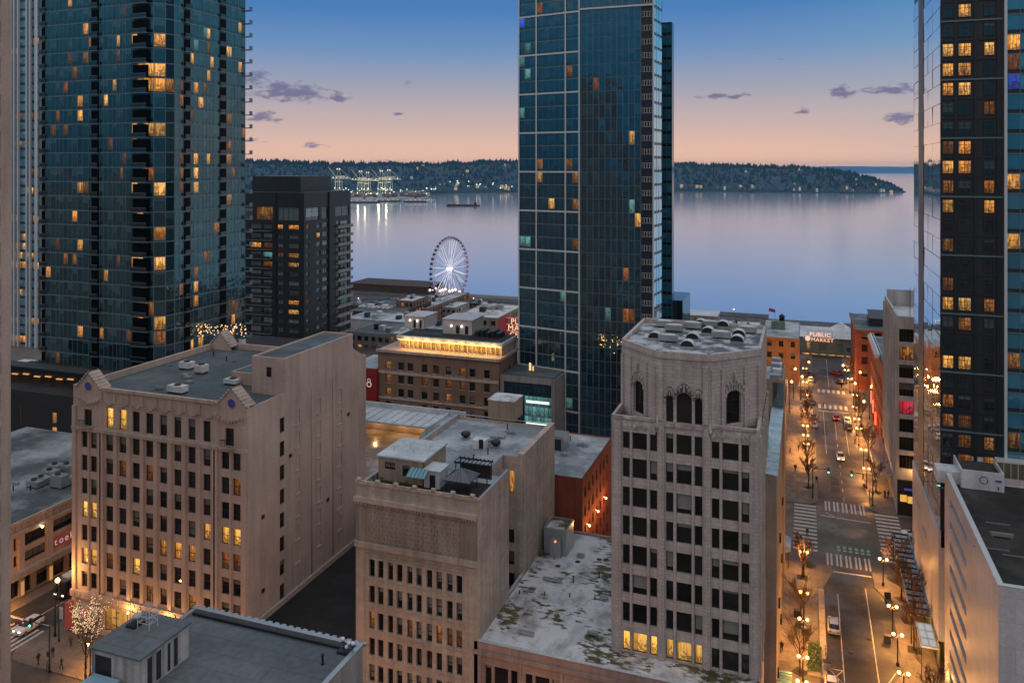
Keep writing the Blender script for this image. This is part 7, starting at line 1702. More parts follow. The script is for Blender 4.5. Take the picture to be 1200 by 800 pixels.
def slope():
    S = slope_building
    S('apartment_house', 'grey apartment house with pale roof left of the hotel roof', 409, 458, 275, 389, 24, 'greyconc', 'roof_slate', 3, 6, .3)
    S('apartment_house', 'white topped block standing on the grey apartment houses', 441, 478, 300, 376, 20, 'paleblue', 'roof_light', 2, 5, .1)
    S('apartment_house', 'low pale building with lit windows beside the dark residential block', 405, 441, 330, 373, 18, 'paleblue', 'roof_blue', 2, 6, .6)
    S('apartment_house', 'glass roofed block between the white block and hotel roof', 456, 482, 262, 391, 12, 'metal', 'roof_light', 2, 4, .2)
    S('apartment_house', 'white house with two dark doors behind the hotel roof', 478, 514, 290, 385, 16, 'whiteconc', 'roof_blue', 2, 5, .25)
    S('apartment_house', 'brown house with copper sheds near the pier', 464, 484, 390, 352, 18, 'brownbrick', 'roof_light', 2, 4, .2)
    S('apartment_house', 'long brown brick house running toward the wheel', 481, 500, 400, 361, 60, 'brownbrick', 'roof_blue', 3, 3, .15)
    S('apartment_house', 'tan building with red painted bay in front of the wheel', 533, 583, 300, 370, 32, 'taupe', 'roof_white', 2, 5, .1, side='red_paint')
    S('apartment_house', 'flat grey house below the wheel', 506, 534, 420, 359, 20, 'greyconc', 'roof_light', 2, 5, .3)
    S('apartment_house', 'dark house left of the wheel foot', 487, 508, 440, 353, 18, 'darkbrick', 'roof_slate', 2, 4, .3)
    S('apartment_house', 'low dark house under the skylight roof by the pier', 407, 466, 372, 364, 40, 'darkbrick', 'roof_grey', 2, 8, .35, extra=4)
    Y = 318; b = root('rooftop_unit', 'tall grey machine box on the tan building before the wheel', 'rooftop unit', (fx(570, Y), Y, -2)); xa, xb = fx(562, Y), fx(580, Y); z = fz(570, 369, Y); m = MB(); m.box(xa, Y, z - 1, xb, Y + 5, z + 3.2); m.build('casing', M['metal'], b); m = MB(); m.box(xa + .5, Y + .5, z + 3.2, xa + 2.2, Y + 4, z + 4.6); m.box(xb - 2.4, Y + .5, z + 3.2, xb - .5, Y + 4, z + 4.2); m.build('fan', M['metal_white'], b)
    extra_ = (('flat dark roofed house left of the pier shed', 404, 424, 470, 357, 'darkbrick', 'roof_grey'), ('small brown house under the pier shed', 424, 446, 480, 356, 'brownbrick', 'roof_slate'), ('pale shed in front of the pier shed', 446, 466, 500, 354, 'greyconc', 'roof_light'), ('grey store between brown house and wheel foot', 498, 512, 500, 354, 'greyconc', 'roof_grey'), ('low dark store right of the wheel foot', 548, 566, 520, 355, 'charcoal', 'roof_slate'), ('wide pale store right of the wheel behind the tan building', 566, 600, 480, 360, 'taupe', 'roof_blue'), ('long dark store in the second row by the water', 415, 470, 540, 354, 'darkbrick', 'roof_brown'))
    for lab, a_, b_, Y_, py_, m1, m2 in extra_: S('waterfront_house', lab, a_, b_, Y_, py_, 16, m1, m2, 1, 5, .3)
    # skylights on the dark roof
    z = fz(407, 364, 372) + .1
    for i in range(7): m = MB(); x, y = fx(424 + i * 5.4, 385), 385; m.box(x - .5, y - 3, z, x + .5, y + 3, z + .8); tag(m.build('skylight', M['metal_white']), None, 'skylight', 'skylights in a row on the dark pier side roof')['label'] = 'narrow pale skylight in the row on dark roof near the pier'
    # pier shed on the water
    Y = 612; xa, xb = fx(408, Y), fx(501, Y); b = root('pier_shed', 'long dark gabled pier shed on the water left of the wheel', 'building', ((xa + xb) / 2, Y, -40)); m = MB(); m.box(xa, Y, -41, xb, Y + 34, -30.8); m.build('wall', M['darkbrick'], b); zr = fz(455, 344.5, Y + 17); m = MB(); m.face([(xa, Y - .6, -31), (xb, Y - .6, -31), (xb, Y + 17, zr), (xa, Y + 17, zr)]); m.face([(xa, Y + 34.6, -31), (xb, Y + 34.6, -31), (xb, Y + 17, zr), (xa, Y + 17, zr)][::-1]); m.face([(xb, Y, -31), (xb, Y + 34, -31), (xb, Y + 17, zr)]); m.build('roof', M['roof_brown'], b); m = MB()
    for k in range(10): xx = xa + (xb - xa) * (k + .5) / 10; m.box(xx - .7, Y + 16, zr - .5, xx + .7, Y + 18, zr + 1.6)
    m.build('roof_vent', M['charcoal'], b); m = MB()
    for k in range(14): xx = xa + (xb - xa) * (k + .5) / 14; m.box(xx - .8, Y - .06, -33, xx + .8, Y - .01, -30.5)
    m.build('window', M['dim'], b)
    # promenade decks by the shore
    q = MB(); q.box(fx(380, 600), 596, -42, fx(900, 600) , 612, -36.6); structure(q.build('pier_deck', M['roof_brown']))
    q = MB(); x, y = gp(527, 352, -38); q.box(x - 40, y - 25, -42, x + 60, y + 30, -37); structure(q.build('wheel_pier_deck', M['pave']))
    for i, (pa, pb, Y, py, mt) in enumerate(((806, 822, 520, 371.5, 'greyconc'), (824, 838, 540, 374, 'taupe'), (840, 868, 470, 380, 'brownbrick'), (868, 890, 450, 382, 'greyconc'))): S('waterfront_house', ('small pale house by the water right of the navy tower', 'small tan house by the water behind the tower crown', 'brown waterside house hidden behind the tower crown', 'grey waterside house right of the tower crown')[i], pa, pb, Y, py, 14, mt, 'roof_light', 1, 4, .3)
slope()
# ================================================================== FERRIS WHEEL
def wheel():
    px, py = 527, 315; f = 680.0; a = (px - 600) / 950; x, y = (a * _c - _s) * f, (a * _s + _c) * f; zc = HC + (195 - py) / 950 * f; Rr = 26.6
    vd = math.atan2(y, x); d = vd - math.asin(.56); ux, uy = math.cos(d), math.sin(d); nx, ny = -uy, ux
    r = root('ferris_wheel', 'white lit ferris wheel with dark gondolas at the waterfront', 'ferris wheel', (x, y, -37))
    P = lambda t, rad, o=0: (x + ux * rad * math.cos(t) + nx * o, y + uy * rad * math.cos(t) + ny * o, zc + rad * math.sin(t))
    m = MB(); n = 63
    for o in (-1.3, 1.3):
        for i in range(n): t0, t1 = 6.2832 * i / n, 6.2832 * (i + 1) / n; m.tube(P(t0, Rr, o), P(t1, Rr, o), .32, n=5, caps=False); m.tube(P(t0, Rr - 2.2, o), P(t1, Rr - 2.2, o), .2, n=4, caps=False); m.tube(P(t0, Rr, o), P(t1, Rr - 2.2, o), .12, n=3, caps=False)
    m.build('rim', glow('lilac_lit_rim', (.55, .45, .8), .35), r)
    for i in range(21):
        t = 6.2832 * i / 21; s = MB(); s.tube(P(t, 1.5, 1.0), P(t, Rr - 2.2, 1.2), .22, n=4); s.tube(P(t, 1.5, -1.0), P(t, Rr - 2.2, -1.2), .22, n=4); s.build('spoke', M['spoke_bright'] if i % 3 else M['spoke_soft'], r)
    h = MB(); h.tube(P(0, 0, -2.6), P(0, 0, 2.6), 1.2, n=16); h.build('hub', glow('white_hub_light', (1, .98, 1), 2.0), r)
    for sgn in (-1, 1):
        for dd in (-1, 1): l = MB(); l.tube(P(0, 0, sgn * 3.0), (x + ux * dd * 9 + nx * sgn * 8, y + uy * dd * 9 + ny * sgn * 8, -37), .55, .8, 8); l.build('support_leg', M['mullion_white'], r)
    fg = None
    for i in range(42):
        t = 6.2832 * i / 42; p = P(t, Rr + .9)
        if fg is None:
            g = MB(); g.lathe((0, 0, -1.3), [(.5, -.9), (1.15, -.6), (1.2, .5), (.8, 1.0), (.2, 1.1)], 10); fg = g.build('gondola', M['charcoal'], None, (0, 0, 0)); fg.parent = r; o = fg
        else: o = fg.copy(); col.objects.link(o)
        o.location = Vector(p) - wloc(r)
    b = MB(); b.box(x - 9, y - 5, -37, x + 9, y + 5, -33.5); b.build('station', M['whiteconc'], r)
    for k in range(10): l = MB(); l.ball((x - 14 + k * 3, y - 9 - (k % 3), -33.2 + (k * 7 % 3)), .9, 6); l.build('station_lamp', glow('pier_lamp_glow', (1, .72, .6), 4), r)
M['spoke_bright'] = glow('white_lit_spoke', (.85, .88, 1), .85); M['spoke_soft'] = glow('violet_lit_spoke', (.6, .5, .95), .7)
wheel()
# ================================================================== STREET LIFE
M['globe'] = glow('lamp_globe', (1, .50, .15), 6)
def street_lamp(x, y, label, group='twin globe lamps along the pavement'):
    if not _first.get('lamp'):
        r = root('street_lamp', label, 'street lamp', (x, y, .14), group)
        q = MB(); q.lathe((x, y, .14), [(.24, 0), (.22, .35), (.10, .5), (.075, 3.9), (.11, 4.0), (.05, 4.2)], 8); q.build('post', M['iron'], r)
        q = MB(); q.tube((x - .55, y, 4.0), (x + .55, y, 4.0), .045, n=6); q.tube((x - .55, y, 4.0), (x - .55, y, 4.22), .05, n=6); q.tube((x + .55, y, 4.0), (x + .55, y, 4.22), .05, n=6); q.build('arm', M['iron'], r)
        for s in (-.55, .55): q = MB(); q.ball((x + s, y, 4.46), .23, 10); q.build('globe', M['globe'], r)
        l = bpy.data.objects.new('lamp_light', bpy.data.lights.new('lamp_light', 'POINT')); col.objects.link(l); l.data.energy = LAMP_W * .42; l.data.color = (1, .40, .085); l.data.shadow_soft_size = .3; l.parent = r; l.location = (0, 0, 4.75)
        d = bpy.data.objects.new('lamp_downlight', bpy.data.lights.new('lamp_downlight', 'SPOT')); col.objects.link(d); d.data.energy = LAMP_W * 1.9; d.data.color = (1, .40, .085); d.data.shadow_soft_size = .3; d.data.spot_size = R(132); d.data.spot_blend = .7; d.parent = r; d.location = (0, 0, 4.6)  # added spot: brightens the pavement beyond what the globes give
        _first['lamp'] = r; return r
    c = copy_tree(_first['lamp']); c.location = (x, y, .14); c['label'] = label; c['group'] = group; return c
_first = {}; LAMP_W = 2300
near_l = [('nearest the crossing on the left pavement', 942, 645), ('second from the crossing on the left pavement', 942, 693), ('beside the parked silver car on the left pavement', 941.5, 724), ('beside the green hedge bed on the left pavement', 941, 768), ('nearest the camera on the left pavement', 940, 797)]
near_r = [('nearest the crossing on the right pavement', 1035, 654), ('second from the crossing on the right pavement', 1046, 709), ('beside the lit skylight canopy on the right pavement', 1052, 742), ('nearest the camera on the right pavement', 1059, 787)]
far_ = [('beside the blue and red sloped awning, nearer one', 1015.5, 548), ('beside the blue and red sloped awning, farther one', 1012, 526), ('right of the two dark parked cars', 1006.5, 501), ('right of the farthest dark parked car', 1004, 490), ('right of the red lit braking car', 1002, 476), ('right of the second crossing in the distance', 1002, 462), ('left pavement beyond the crossing, nearest of three', 944.6, 519), ('left pavement beyond the crossing, middle of three', 944.2, 509), ('left pavement beyond the crossing, farthest of three', 943.8, 498), ('left of the farthest crossing', 943.5, 462), ('in front of the ochre building', 943.3, 447), ('left of the market hall canopy', 943.2, 431), ('right of the market hall canopy', 992, 433), ('by the brick corner building near the market', 996, 443)]
for lab, px, py in near_l + near_r + far_:
    x, y = gp(px, py, 4.6); street_lamp(x, y, 'twin globe street lamp ' + lab)
def tall_lamp(px, py, z, label, e):
    x, y = gp(px, py, z); r = root('tall_street_lamp', label, 'street lamp', (x, y, .14)); q = MB(); q.lathe((x, y, .14), [(.2, 0), (.12, .6), (.07, z - .2)], 8); q.tube((x, y, z - .2), (x + .4, y, z), .05, n=5); q.build('post', M['iron'], r); q = MB(); q.ball((x + .5, y, z), .34, 8); q.build('globe', M['globe'], r)
    l = bpy.data.objects.new('lamp_light', bpy.data.lights.new('lamp_light', 'POINT')); col.objects.link(l); l.data.energy = e; l.data.color = (1, .46, .12); l.data.shadow_soft_size = .35; l.parent = r; l.location = Vector((x + .5, y, z + .45)) - wloc(r)
tall_lamp(1019, 453, 9, 'tall single lamp in front of the brick shop row neon', 1500); tall_lamp(1006, 436, 9, 'tall single lamp before the brick corner building', 600); tall_lamp(930, 432, 9, 'tall single lamp against the ochre building wall', 2600); tall_lamp(925.5, 447, 9, 'tall single lamp lower left of the ochre building', 1600)
tall_lamp(64.5, 679, 8.5, 'tall bright lamp over the side street beside the bus', 1500); tall_lamp(1073, 555, 9, 'tall single lamp at the corner by the grey office', 900)
for i, (px, py) in enumerate(((938, 441), (946, 424), (986, 428), (1000, 449), (1010, 470))): tall_lamp(px, py, 7, 'tall single lamp near the market end of the street, ' + ('leftmost', 'second from the left', 'middle one', 'second from the right', 'rightmost')[i], 700)
for i in range(26):
    px, py = ((420 + i * 7.1) if i < 24 else 800 + (i - 24) * 60, 350 + (i * 37 % 19)); x, y = gp(px, py, -32); q = MB(); q.tube((x, y, -37), (x, y, -32), .12, n=5, mi=1); q.ball((x, y, -31.6), .5, 6); tag(q.build('waterfront_lamp', [glow('waterfront_lamp_globe', (1, .55, .2), 3) if i == 0 else bpy.data.materials['waterfront_lamp_globe'], M['iron']]), 'small warm lamp among the low roofs by the waterfront', 'lamp', 'small lamps along the waterfront')
# warm lamps over the tan building's shop windows and the shop corner (hidden behind the front roof and the sign)
def wall_light(x, y, z, e, label, c=(1, .5, .16)):
    r = root('wall_lamp', label, 'wall lamp', (x, y, z)); q = MB(); q.ball((x, y, z), .16, 8); q.build('bulb', M['globe'], r); q = MB(); q.tube((x, y + .12, z + .12), (x, y + .5, z + .3), .04, n=5); q.build('arm', M['iron'], r)
    l = bpy.data.objects.new('lamp_light', bpy.data.lights.new('lamp_light', 'POINT')); col.objects.link(l); l.data.energy = e; l.data.color = c; l.data.shadow_soft_size = .2; l.parent = r; l.location = (0, -.45, .1)
for i, px in enumerate((150, 195, 238)): wall_light(fx(px, YF - .9), YF - .9, 5.0, 420, 'small warm wall lamp over the tan building shop windows, ' + ('leftmost', 'middle one', 'rightmost')[i])
street_lamp(-70, 82, 'twin globe street lamp in front of the tan building, behind the front roof'); street_lamp(-92, 84.8, 'twin globe street lamp on the plaza left of the front roof'); street_lamp(-52, 82, 'twin globe street lamp between front roof and cream building'); street_lamp(-30, 84.5, 'twin globe street lamp before the pinkish stone building'); 
for i, y in enumerate((90, 112)): street_lamp(-118.3, y, 'twin globe street lamp under the corner shop cornice, ' + ('nearer one', 'farther one')[i])
# ------------------------------------------------------------------ bare trees
M['bark'] = wall('dark_bark', (.07, .045, .03), var=.3, scale=3); M['twig'] = plain('brown_twigs', (.10, .06, .035), .9); M['buds'] = plain('brown_dry_leaves', (.13, .075, .035), .9)
def tree_mesh(seed, h, spread, lights=False, leafy=0):
    rg = random.Random(seed); tk = MB(); cr = MB(); lt = MB()
    tk.tube((0, 0, -.1), (.05, 0, h * .18), .17, .14, 7); tk.tube((.05, 0, h * .18), (0, .06, h * .34), .14, .11, 7); tk.tube((0, .06, h * .34), (.1, 0, h * .6), .11, .06, 6)
    def br(p, d, ln, r, lv):
        q = p + d * ln
        cr.tube(p, q, r, r * .6, 5 if lv == 0 else 4 if lv == 1 else 3, caps=False)
        if lights and lv >= 1:
            for k in range(1 + (lv == 1)): c = p.lerp(q, rg.random()) + Vector((rg.uniform(-.05, .05), rg.uniform(-.05, .05), 0)); lt.ball(c, .04, 4)
        if leafy and lv >= 2:
            for k in range(leafy):
                c = p.lerp(q, rg.random()); s = rg.uniform(.05, .11); a = Vector((rg.uniform(-1, 1), rg.uniform(-1, 1), rg.uniform(-1, 1))) * s; b = Vector((rg.uniform(-1, 1), rg.uniform(-1, 1), rg.uniform(-1, 1))) * s; cr.face([c, c + a, c + a + b, c + b], 1)
        if lv == 3: return
        for k in range((5, 4, 3)[lv]):
            t = rg.uniform(.35, 1.0); nd_ = (d + Vector((rg.uniform(-1, 1), rg.uniform(-1, 1), rg.uniform(-.15, .9))) * (.75 if lv else .65) * spread).normalized(); br(p.lerp(q, t), nd_, ln * rg.uniform(.5, .72), r * .55, lv + 1)
    for k in range(8):
        a = k * 2.4 + rg.uniform(-.4, .4); z = h * (.26 + .36 * k / 8); d = Vector((math.cos(a) * spread, math.sin(a) * spread, 1.15)).normalized(); br(Vector((0, 0, z)), d, h * rg.uniform(.26, .36) * (1 - .25 * k / 8), .065, 0)
    return tk, cr, lt
def tree_proto(key, seed, h, spread, lights=False, leafy=0):
    tk, cr, lt = tree_mesh(seed, h, spread, lights, leafy); r = root('bare_tree', '', 'tree', (0, 0, 0), 'bare trees along the pavements')
    tk.build('trunk', M['bark'], r); cr.build('crown', [M['twig'], M['buds']], r)
    g = MB(); g.prism([(-.9, -.9), (.9, -.9), (.9, .9), (-.9, .9)], -.02, .02); g.build('tree_pit', M['roof_black'], r)
    if lights: lt.build('fairy_lights', glow('white_fairy_lights', (1, .66, .36), 2.2), r)
    return r
protos = [tree_proto(i, 11 + i, (8.5, 7.2, 9.0)[i], .62 + .08 * i, False, (5, 2, 6)[i]) for i in range(3)]
used = set()
def plant(i, x, y, lab, s=1.0, rz=0):
    p = protos[i]
    if i in used: p = copy_tree(p)
    used.add(i); p.location = (x, y, .15); p.rotation_euler.z = rz; p.scale = (s, s, s); p['label'] = lab; p['group'] = 'bare trees along the pavements'
tr = [(0, -.4, 146.5, 'bare slender tree at the left side of the crossing'), (1, -.5, 131, 'bare tree between the second and third left lamps'), (1, -.6, 119, 'bare tree beside the silver parked car'), (2, 14.6, 150.5, 'brown twiggy tree overhanging the right crossing'), (0, 14.7, 144.5, 'brown twiggy tree left of the glass canopy, farther'), (2, 15.0, 138, 'brown twiggy tree left of the glass canopy, middle'), (0, 14.9, 130, 'brown twiggy tree left of the glass canopy, nearer'), (1, 15.6, 116, 'small bare tree nearest the camera on the right pavement'),
      (0, .8, 188, 'bare tree left of the street just past the crossing'), (1, .6, 199, 'bare tree by the left pavement lamps'), (2, .7, 219, 'bare tree opposite the dark parked cars'), (0, .8, 234, 'large bare tree left of the white parked cars'), (2, .5, 244, 'large bare tree at the second crossing, left side'), (1, 14.4, 190, 'bare tree at the far right corner of the crossing'), (2, 14.2, 210, 'bare tree beside the blue and red awning'), (0, 14.0, 236, 'bare tree right of the parked cars'), (2, 14.2, 246, 'bare tree at the second crossing, right side'), (1, .4, 286, 'bare tree in front of the ochre building'), (2, 14.4, 284, 'bare tree in front of the brick corner building')]
for k, (i, x, y, lab) in enumerate(tr): plant(i, x, y, lab, .9 + .12 * ((k * 7) % 4) / 3, k * 1.3)
x, y = gp(100, 803); lt = tree_proto('lit', 5, 11.5, .42, True); lt.name = 'lit_tree'; lt.location = (x, y, .15); lt['label'] = 'plaza tree wrapped in white fairy lights beside the front roof'; del lt['group']
# ------------------------------------------------------------------ vehicles
M['car_glass'] = plain('car_glass', (.015, .02, .025), .05); M['tyre'] = plain('rubber_tyre', (.015, .015, .015), .9); M['rim'] = plain('alloy_rim', (.4, .4, .42), .3, .8)
M['tail_on'] = glow('red_tail_lamp_on', (1, .03, .02), 5); M['tail_off'] = plain('red_tail_lamp', (.25, .01, .01), .3); M['head_on'] = glow('headlamp_on', (1, .9, .7), 5); M['head_off'] = plain('headlamp_glass', (.6, .6, .6), .15)
def car(x, y, rz, paint, label, name='parked_car', brake=False, lights=False, suv=False, group='cars on the streets'):
    r = root(name, label, 'car', (x, y, .02), group); h = .18 if suv else 0
    def loft(secs, name, mat, sub=None):
        m = MB(); rings = []
        for (yy, w_, zb, zt) in secs:
            k = len(m.v); e = .12
            m.v += [(x - w_, y + yy, zb + .02 + .1), (x - w_ * .94, y + yy, zb + .02), (x + w_ * .94, y + yy, zb + .02), (x + w_, y + yy, zb + .12), (x + w_ * .98, y + yy, zt - e), (x + w_ * .84, y + yy, zt), (x - w_ * .84, y + yy, zt), (x - w_ * .98, y + yy, zt - e)]; rings.append(k)
        for a, b in zip(rings, rings[1:]):
            for i in range(8): j = (i + 1) % 8; m.f.append((a + i, a + j, b + j, b + i)[::-1]); m.m.append(0); m.sm.add(len(m.f) - 1)
        m.f.append(tuple(rings[0] + i for i in range(8))); m.m.append(0); m.f.append(tuple(rings[-1] + 7 - i for i in range(8))); m.m.append(0)
        return m.build(name, mat, r)
    loft([(-2.22, .72, .38, .72 + h), (-2.08, .84, .28, .88 + h), (-1.3, .90, .22, .96 + h), (0, .92, .2, .95 + h), (1.1, .90, .22, .93 + h), (1.95, .82, .28, .80 + h), (2.2, .68, .36, .66 + h)], 'body', paint)
    back = -2.0 if suv else -1.75
    loft([(back, .70, .9 + h, .98 + h), (back + .45, .72, .9 + h, 1.36 + h), (-.3, .74, .9 + h, 1.44 + h), (.35, .72, .9 + h, 1.40 + h), (1.15, .70, .9 + h, .97 + h)], 'cabin_glass', M['car_glass'])
    m = MB(); zr = 1.45 + h; m.face([(x - .58, y + back + .5, zr - .06), (x + .58, y + back + .5, zr - .06), (x + .6, y - .3, zr + .005), (x - .6, y - .3, zr + .005)]); m.face([(x - .6, y - .3, zr + .005), (x + .6, y - .3, zr + .005), (x + .58, y + .32, zr - .03), (x - .58, y + .32, zr - .03)])
    m.build('roof', paint, r)
    for sx in (-1, 1):
        for yy in (-1.36, 1.36):
            m = MB(); m.tube((x + sx * .70, y + yy, .32), (x + sx * .92, y + yy, .32), .32, n=14); wv = m.build('wheel', M['tyre'], r); m = MB(); m.tube((x + sx * .921, y + yy, .32), (x + sx * .935, y + yy, .32), .19, n=10); m.build('rim', M['rim'], wv)
        m = MB(); m.box(x + sx * .55 - .17, y - 2.24, .64 + h, x + sx * .55 + .17, y - 2.14, .80 + h); m.build('tail_lamp', M['tail_on'] if brake else M['tail_off'], r)
        m = MB(); m.box(x + sx * .52 - .17, y + 2.06, .58 + h, x + sx * .52 + .17, y + 2.2, .72 + h); m.build('headlamp', M['head_on'] if lights else M['head_off'], r)
    r.rotation_euler.z = rz; return r
P = {'white': plain('white_car_paint', (.62, .63, .66), .25), 'silver': plain('silver_car_paint', (.42, .45, .5), .25, .4), 'dark': plain('dark_car_paint', (.03, .032, .036), .2), 'red': plain('red_car_paint', (.28, .02, .02), .25), 'grey': plain('grey_car_paint', (.12, .125, .13), .25), 'blue': plain('blue_car_paint', (.04, .07, .14), .25)}
def cg(px, py): return gp(px, py, .7)
x, y = cg(977, 731); car(x, y, 0, P['silver'], 'silver car parked beside the narrow kerb island, nearest whole car')
x, y = cg(975, 803); car(x, y, math.pi, P['white'], 'white car just entering at the bottom edge of the street', 'moving_car', lights=True)
x, y = cg(985, 534); car(x, y, math.pi, P['white'], 'white car driving alone just beyond the crossing', 'moving_car', lights=True)
x, y = cg(980, 488); car(x, y, 0, P['red'], 'red car with glowing brake lights at the second crossing', 'moving_car', brake=True)
for (px, py, c, lab) in ((953.8, 496, 'white', 'white car parked on the left kerb, nearer of the pair'), (953.2, 487, 'silver', 'silver car parked on the left kerb, farther of the pair'), (994.5, 499, 'dark', 'dark car parked on the right kerb, nearer of the pair'), (993, 491.5, 'white', 'pale car parked on the right kerb, farther of the pair'), (950, 444, 'white', 'white car near the market on the left side'), (950, 437, 'dark', 'dark car near the market, behind the white one'), (979, 436, 'red', 'reddish car turning before the market hall'), (985, 446, 'dark', 'dark car waiting on the right before the market'), (951.5, 470, 'grey', 'grey car left of the farthest crossing'), (1000, 441, 'silver', 'silver car beside the brick corner building')):
    x, y = cg(px, py); car(x, y, 0 if c != 'red' else .9, P[c], lab, brake=False)
car(-110.4, 90.5, math.pi + .05, P['white'], 'white estate car waiting at the side street crossing', 'moving_car', lights=True, suv=True)
car(-112.6, 122, 0, P['dark'], 'dark car far up the side street past the bus', 'moving_car', brake=True); car(16.0 + 3.5, 170, math.pi / 2, P['white'], 'white car standing on the cross street by the grey office', 'parked_car')
def bus(x, y, rz):
    r = root('bus', 'long dark bus with red flank and white roof units on the side street', 'bus', (x, y, .02)); L_, W_ = 12.0, 1.27
    m = MB(); m.prism([(x - W_, y - 6), (x - W_ + .25, y - 6.2), (x + W_ - .25, y - 6.2), (x + W_, y - 6), (x + W_, y + 5.8), (x + W_ - .3, y + 6.1), (x - W_ + .3, y + 6.1), (x - W_, y + 5.8)], .38, 2.95); m.build('body', M['charcoal'], r)
    m = MB()
    for s in (-1, 1): m.box(x + s * W_ - .02, y - 5.7, .6, x + s * W_ + .02, y + 5.5, 1.35)
    m.build('red_flank', plain('red_bus_paint', (.4, .02, .03), .3), r)
    m = MB()
    for s in (-1, 1): m.box(x + s * W_ - .015, y - 5.6, 1.5, x + s * W_ + .015, y + 5.5, 2.6)
    m.box(x - W_ + .3, y - 6.22, 1.3, x + W_ - .3, y - 6.19, 2.7); m.box(x - W_ + .35, y + 6.08, 1.3, x + W_ - .35, y + 6.12, 2.7); m.build('window_band', M['car_glass'], r)
    m = MB(); m.box(x - W_ + .15, y - 6, 2.952, x + W_ - .15, y + 5.9, 3.02); m.build('roof', P['grey'], r)
    for a, b, w2 in ((-4.9, -2.6, .85), (.2, 3.2, .8), (4.0, 5.2, .5)): m = MB(); m.box(x - w2, y + a, 3.022, x + w2, y + b, 3.32); m.build('roof_unit', M['metal_white'], r)
    for s in (-1, 1):
        for yy in (-3.9, 3.6): m = MB(); m.tube((x + s * (W_ - .2), y + yy, .48), (x + s * (W_ + .03), y + yy, .48), .48, n=14); m.build('wheel', M['tyre'], r)
        m = MB(); m.box(x + s * .8 - .2, y - 6.24, .75, x + s * .8 + .2, y - 6.2, .95); m.build('headlamp', M['head_on'], r)
    r.rotation_euler.z = rz
bus(-113.3, 104.5, 0)
# ------------------------------------------------------------------ people
def person_mesh(seed, coat, pants, hair, stride):
    rg = random.Random(seed); me = bpy.data.meshes.new('person_skeleton')
    v = [(0, 0, .95), (0, 0, 1.15), (0, .01, 1.38), (0, .01, 1.50), (0, .03, 1.58), (0, .03, 1.70),
         (.10, 0, .90), (.11, stride * .45, .50), (.11, stride * .75 - .06, .08), (.12, stride * .75 + .10, .04), (-.10, 0, .90), (-.11, -stride * .35, .50), (-.11, -stride * .85, .10), (-.12, -stride * .85 + .14, .04),
         (.19, 0, 1.40), (.25, -stride * .3, 1.14), (.24, -stride * .2 + .12, .92), (.24, -stride * .2 + .16, .84), (-.19, 0, 1.40), (-.25, stride * .3, 1.14), (-.24, stride * .35 + .1, .92), (-.24, stride * .35 + .15, .84)]
    e = [(0,1),(1,2),(2,3),(3,4),(4,5),(0,6),(6,7),(7,8),(8,9),(0,10),(10,11),(11,12),(12,13),(2,14),(14,15),(15,16),(16,17),(2,18),(18,19),(19,20),(20,21)]
    rad = [.14, .15, .14, .055, .085, .09, .10, .07, .05, .045, .10, .07, .05, .045, .075, .055, .042, .04, .075, .055, .042, .04]
    me.from_pydata(v, e, []); o = bpy.data.objects.new('person', me); col.objects.link(o)
    md = o.modifiers.new('skin', 'SKIN'); sk = me.skin_vertices[0].data
    for i, q in enumerate(rad): sk[i].radius = (q, q)
    sk[0].use_root = True
    md2 = o.modifiers.new('sub', 'SUBSURF'); md2.levels = 1; md2.render_levels = 1
    bpy.context.view_layer.update()
    m2 = bpy.data.meshes.new_from_object(o.evaluated_get(bpy.context.evaluated_depsgraph_get()))
    bpy.data.objects.remove(o)
    for mt in (coat, pants, M['skin'], hair): m2.materials.append(mt)
    for p in m2.polygons:
        c = p.center; p.use_smooth = True
        p.material_index = 1 if c.z < .86 and abs(c.x) < .2 else 2 if c.z > 1.5 or (c.z < .9 and abs(c.x) > .2) else 0
        if c.z > 1.66 or (c.z > 1.56 and c.y < .0): p.material_index = 3
    return m2
M['skin'] = plain('skin', (.35, .2, .14), .6); dk = plain('dark_hair', (.02, .015, .012), .7)
cl = [plain('black_coat', (.015, .015, .018), .8), plain('navy_coat', (.03, .04, .07), .8), plain('brown_coat', (.10, .06, .04), .8), plain('grey_jacket', (.14, .14, .15), .8), plain('red_jacket', (.22, .03, .03), .8), plain('white_top', (.5, .48, .46), .8)]
pm = [person_mesh(i, cl[i], cl[(0, 0, 1, 1, 0, 1)[i]], dk, (.28, .1, .3, .22, .05, .25)[i]) for i in range(6)]
coat = ['black coat', 'navy coat', 'brown coat', 'grey jacket', 'red jacket', 'white top']
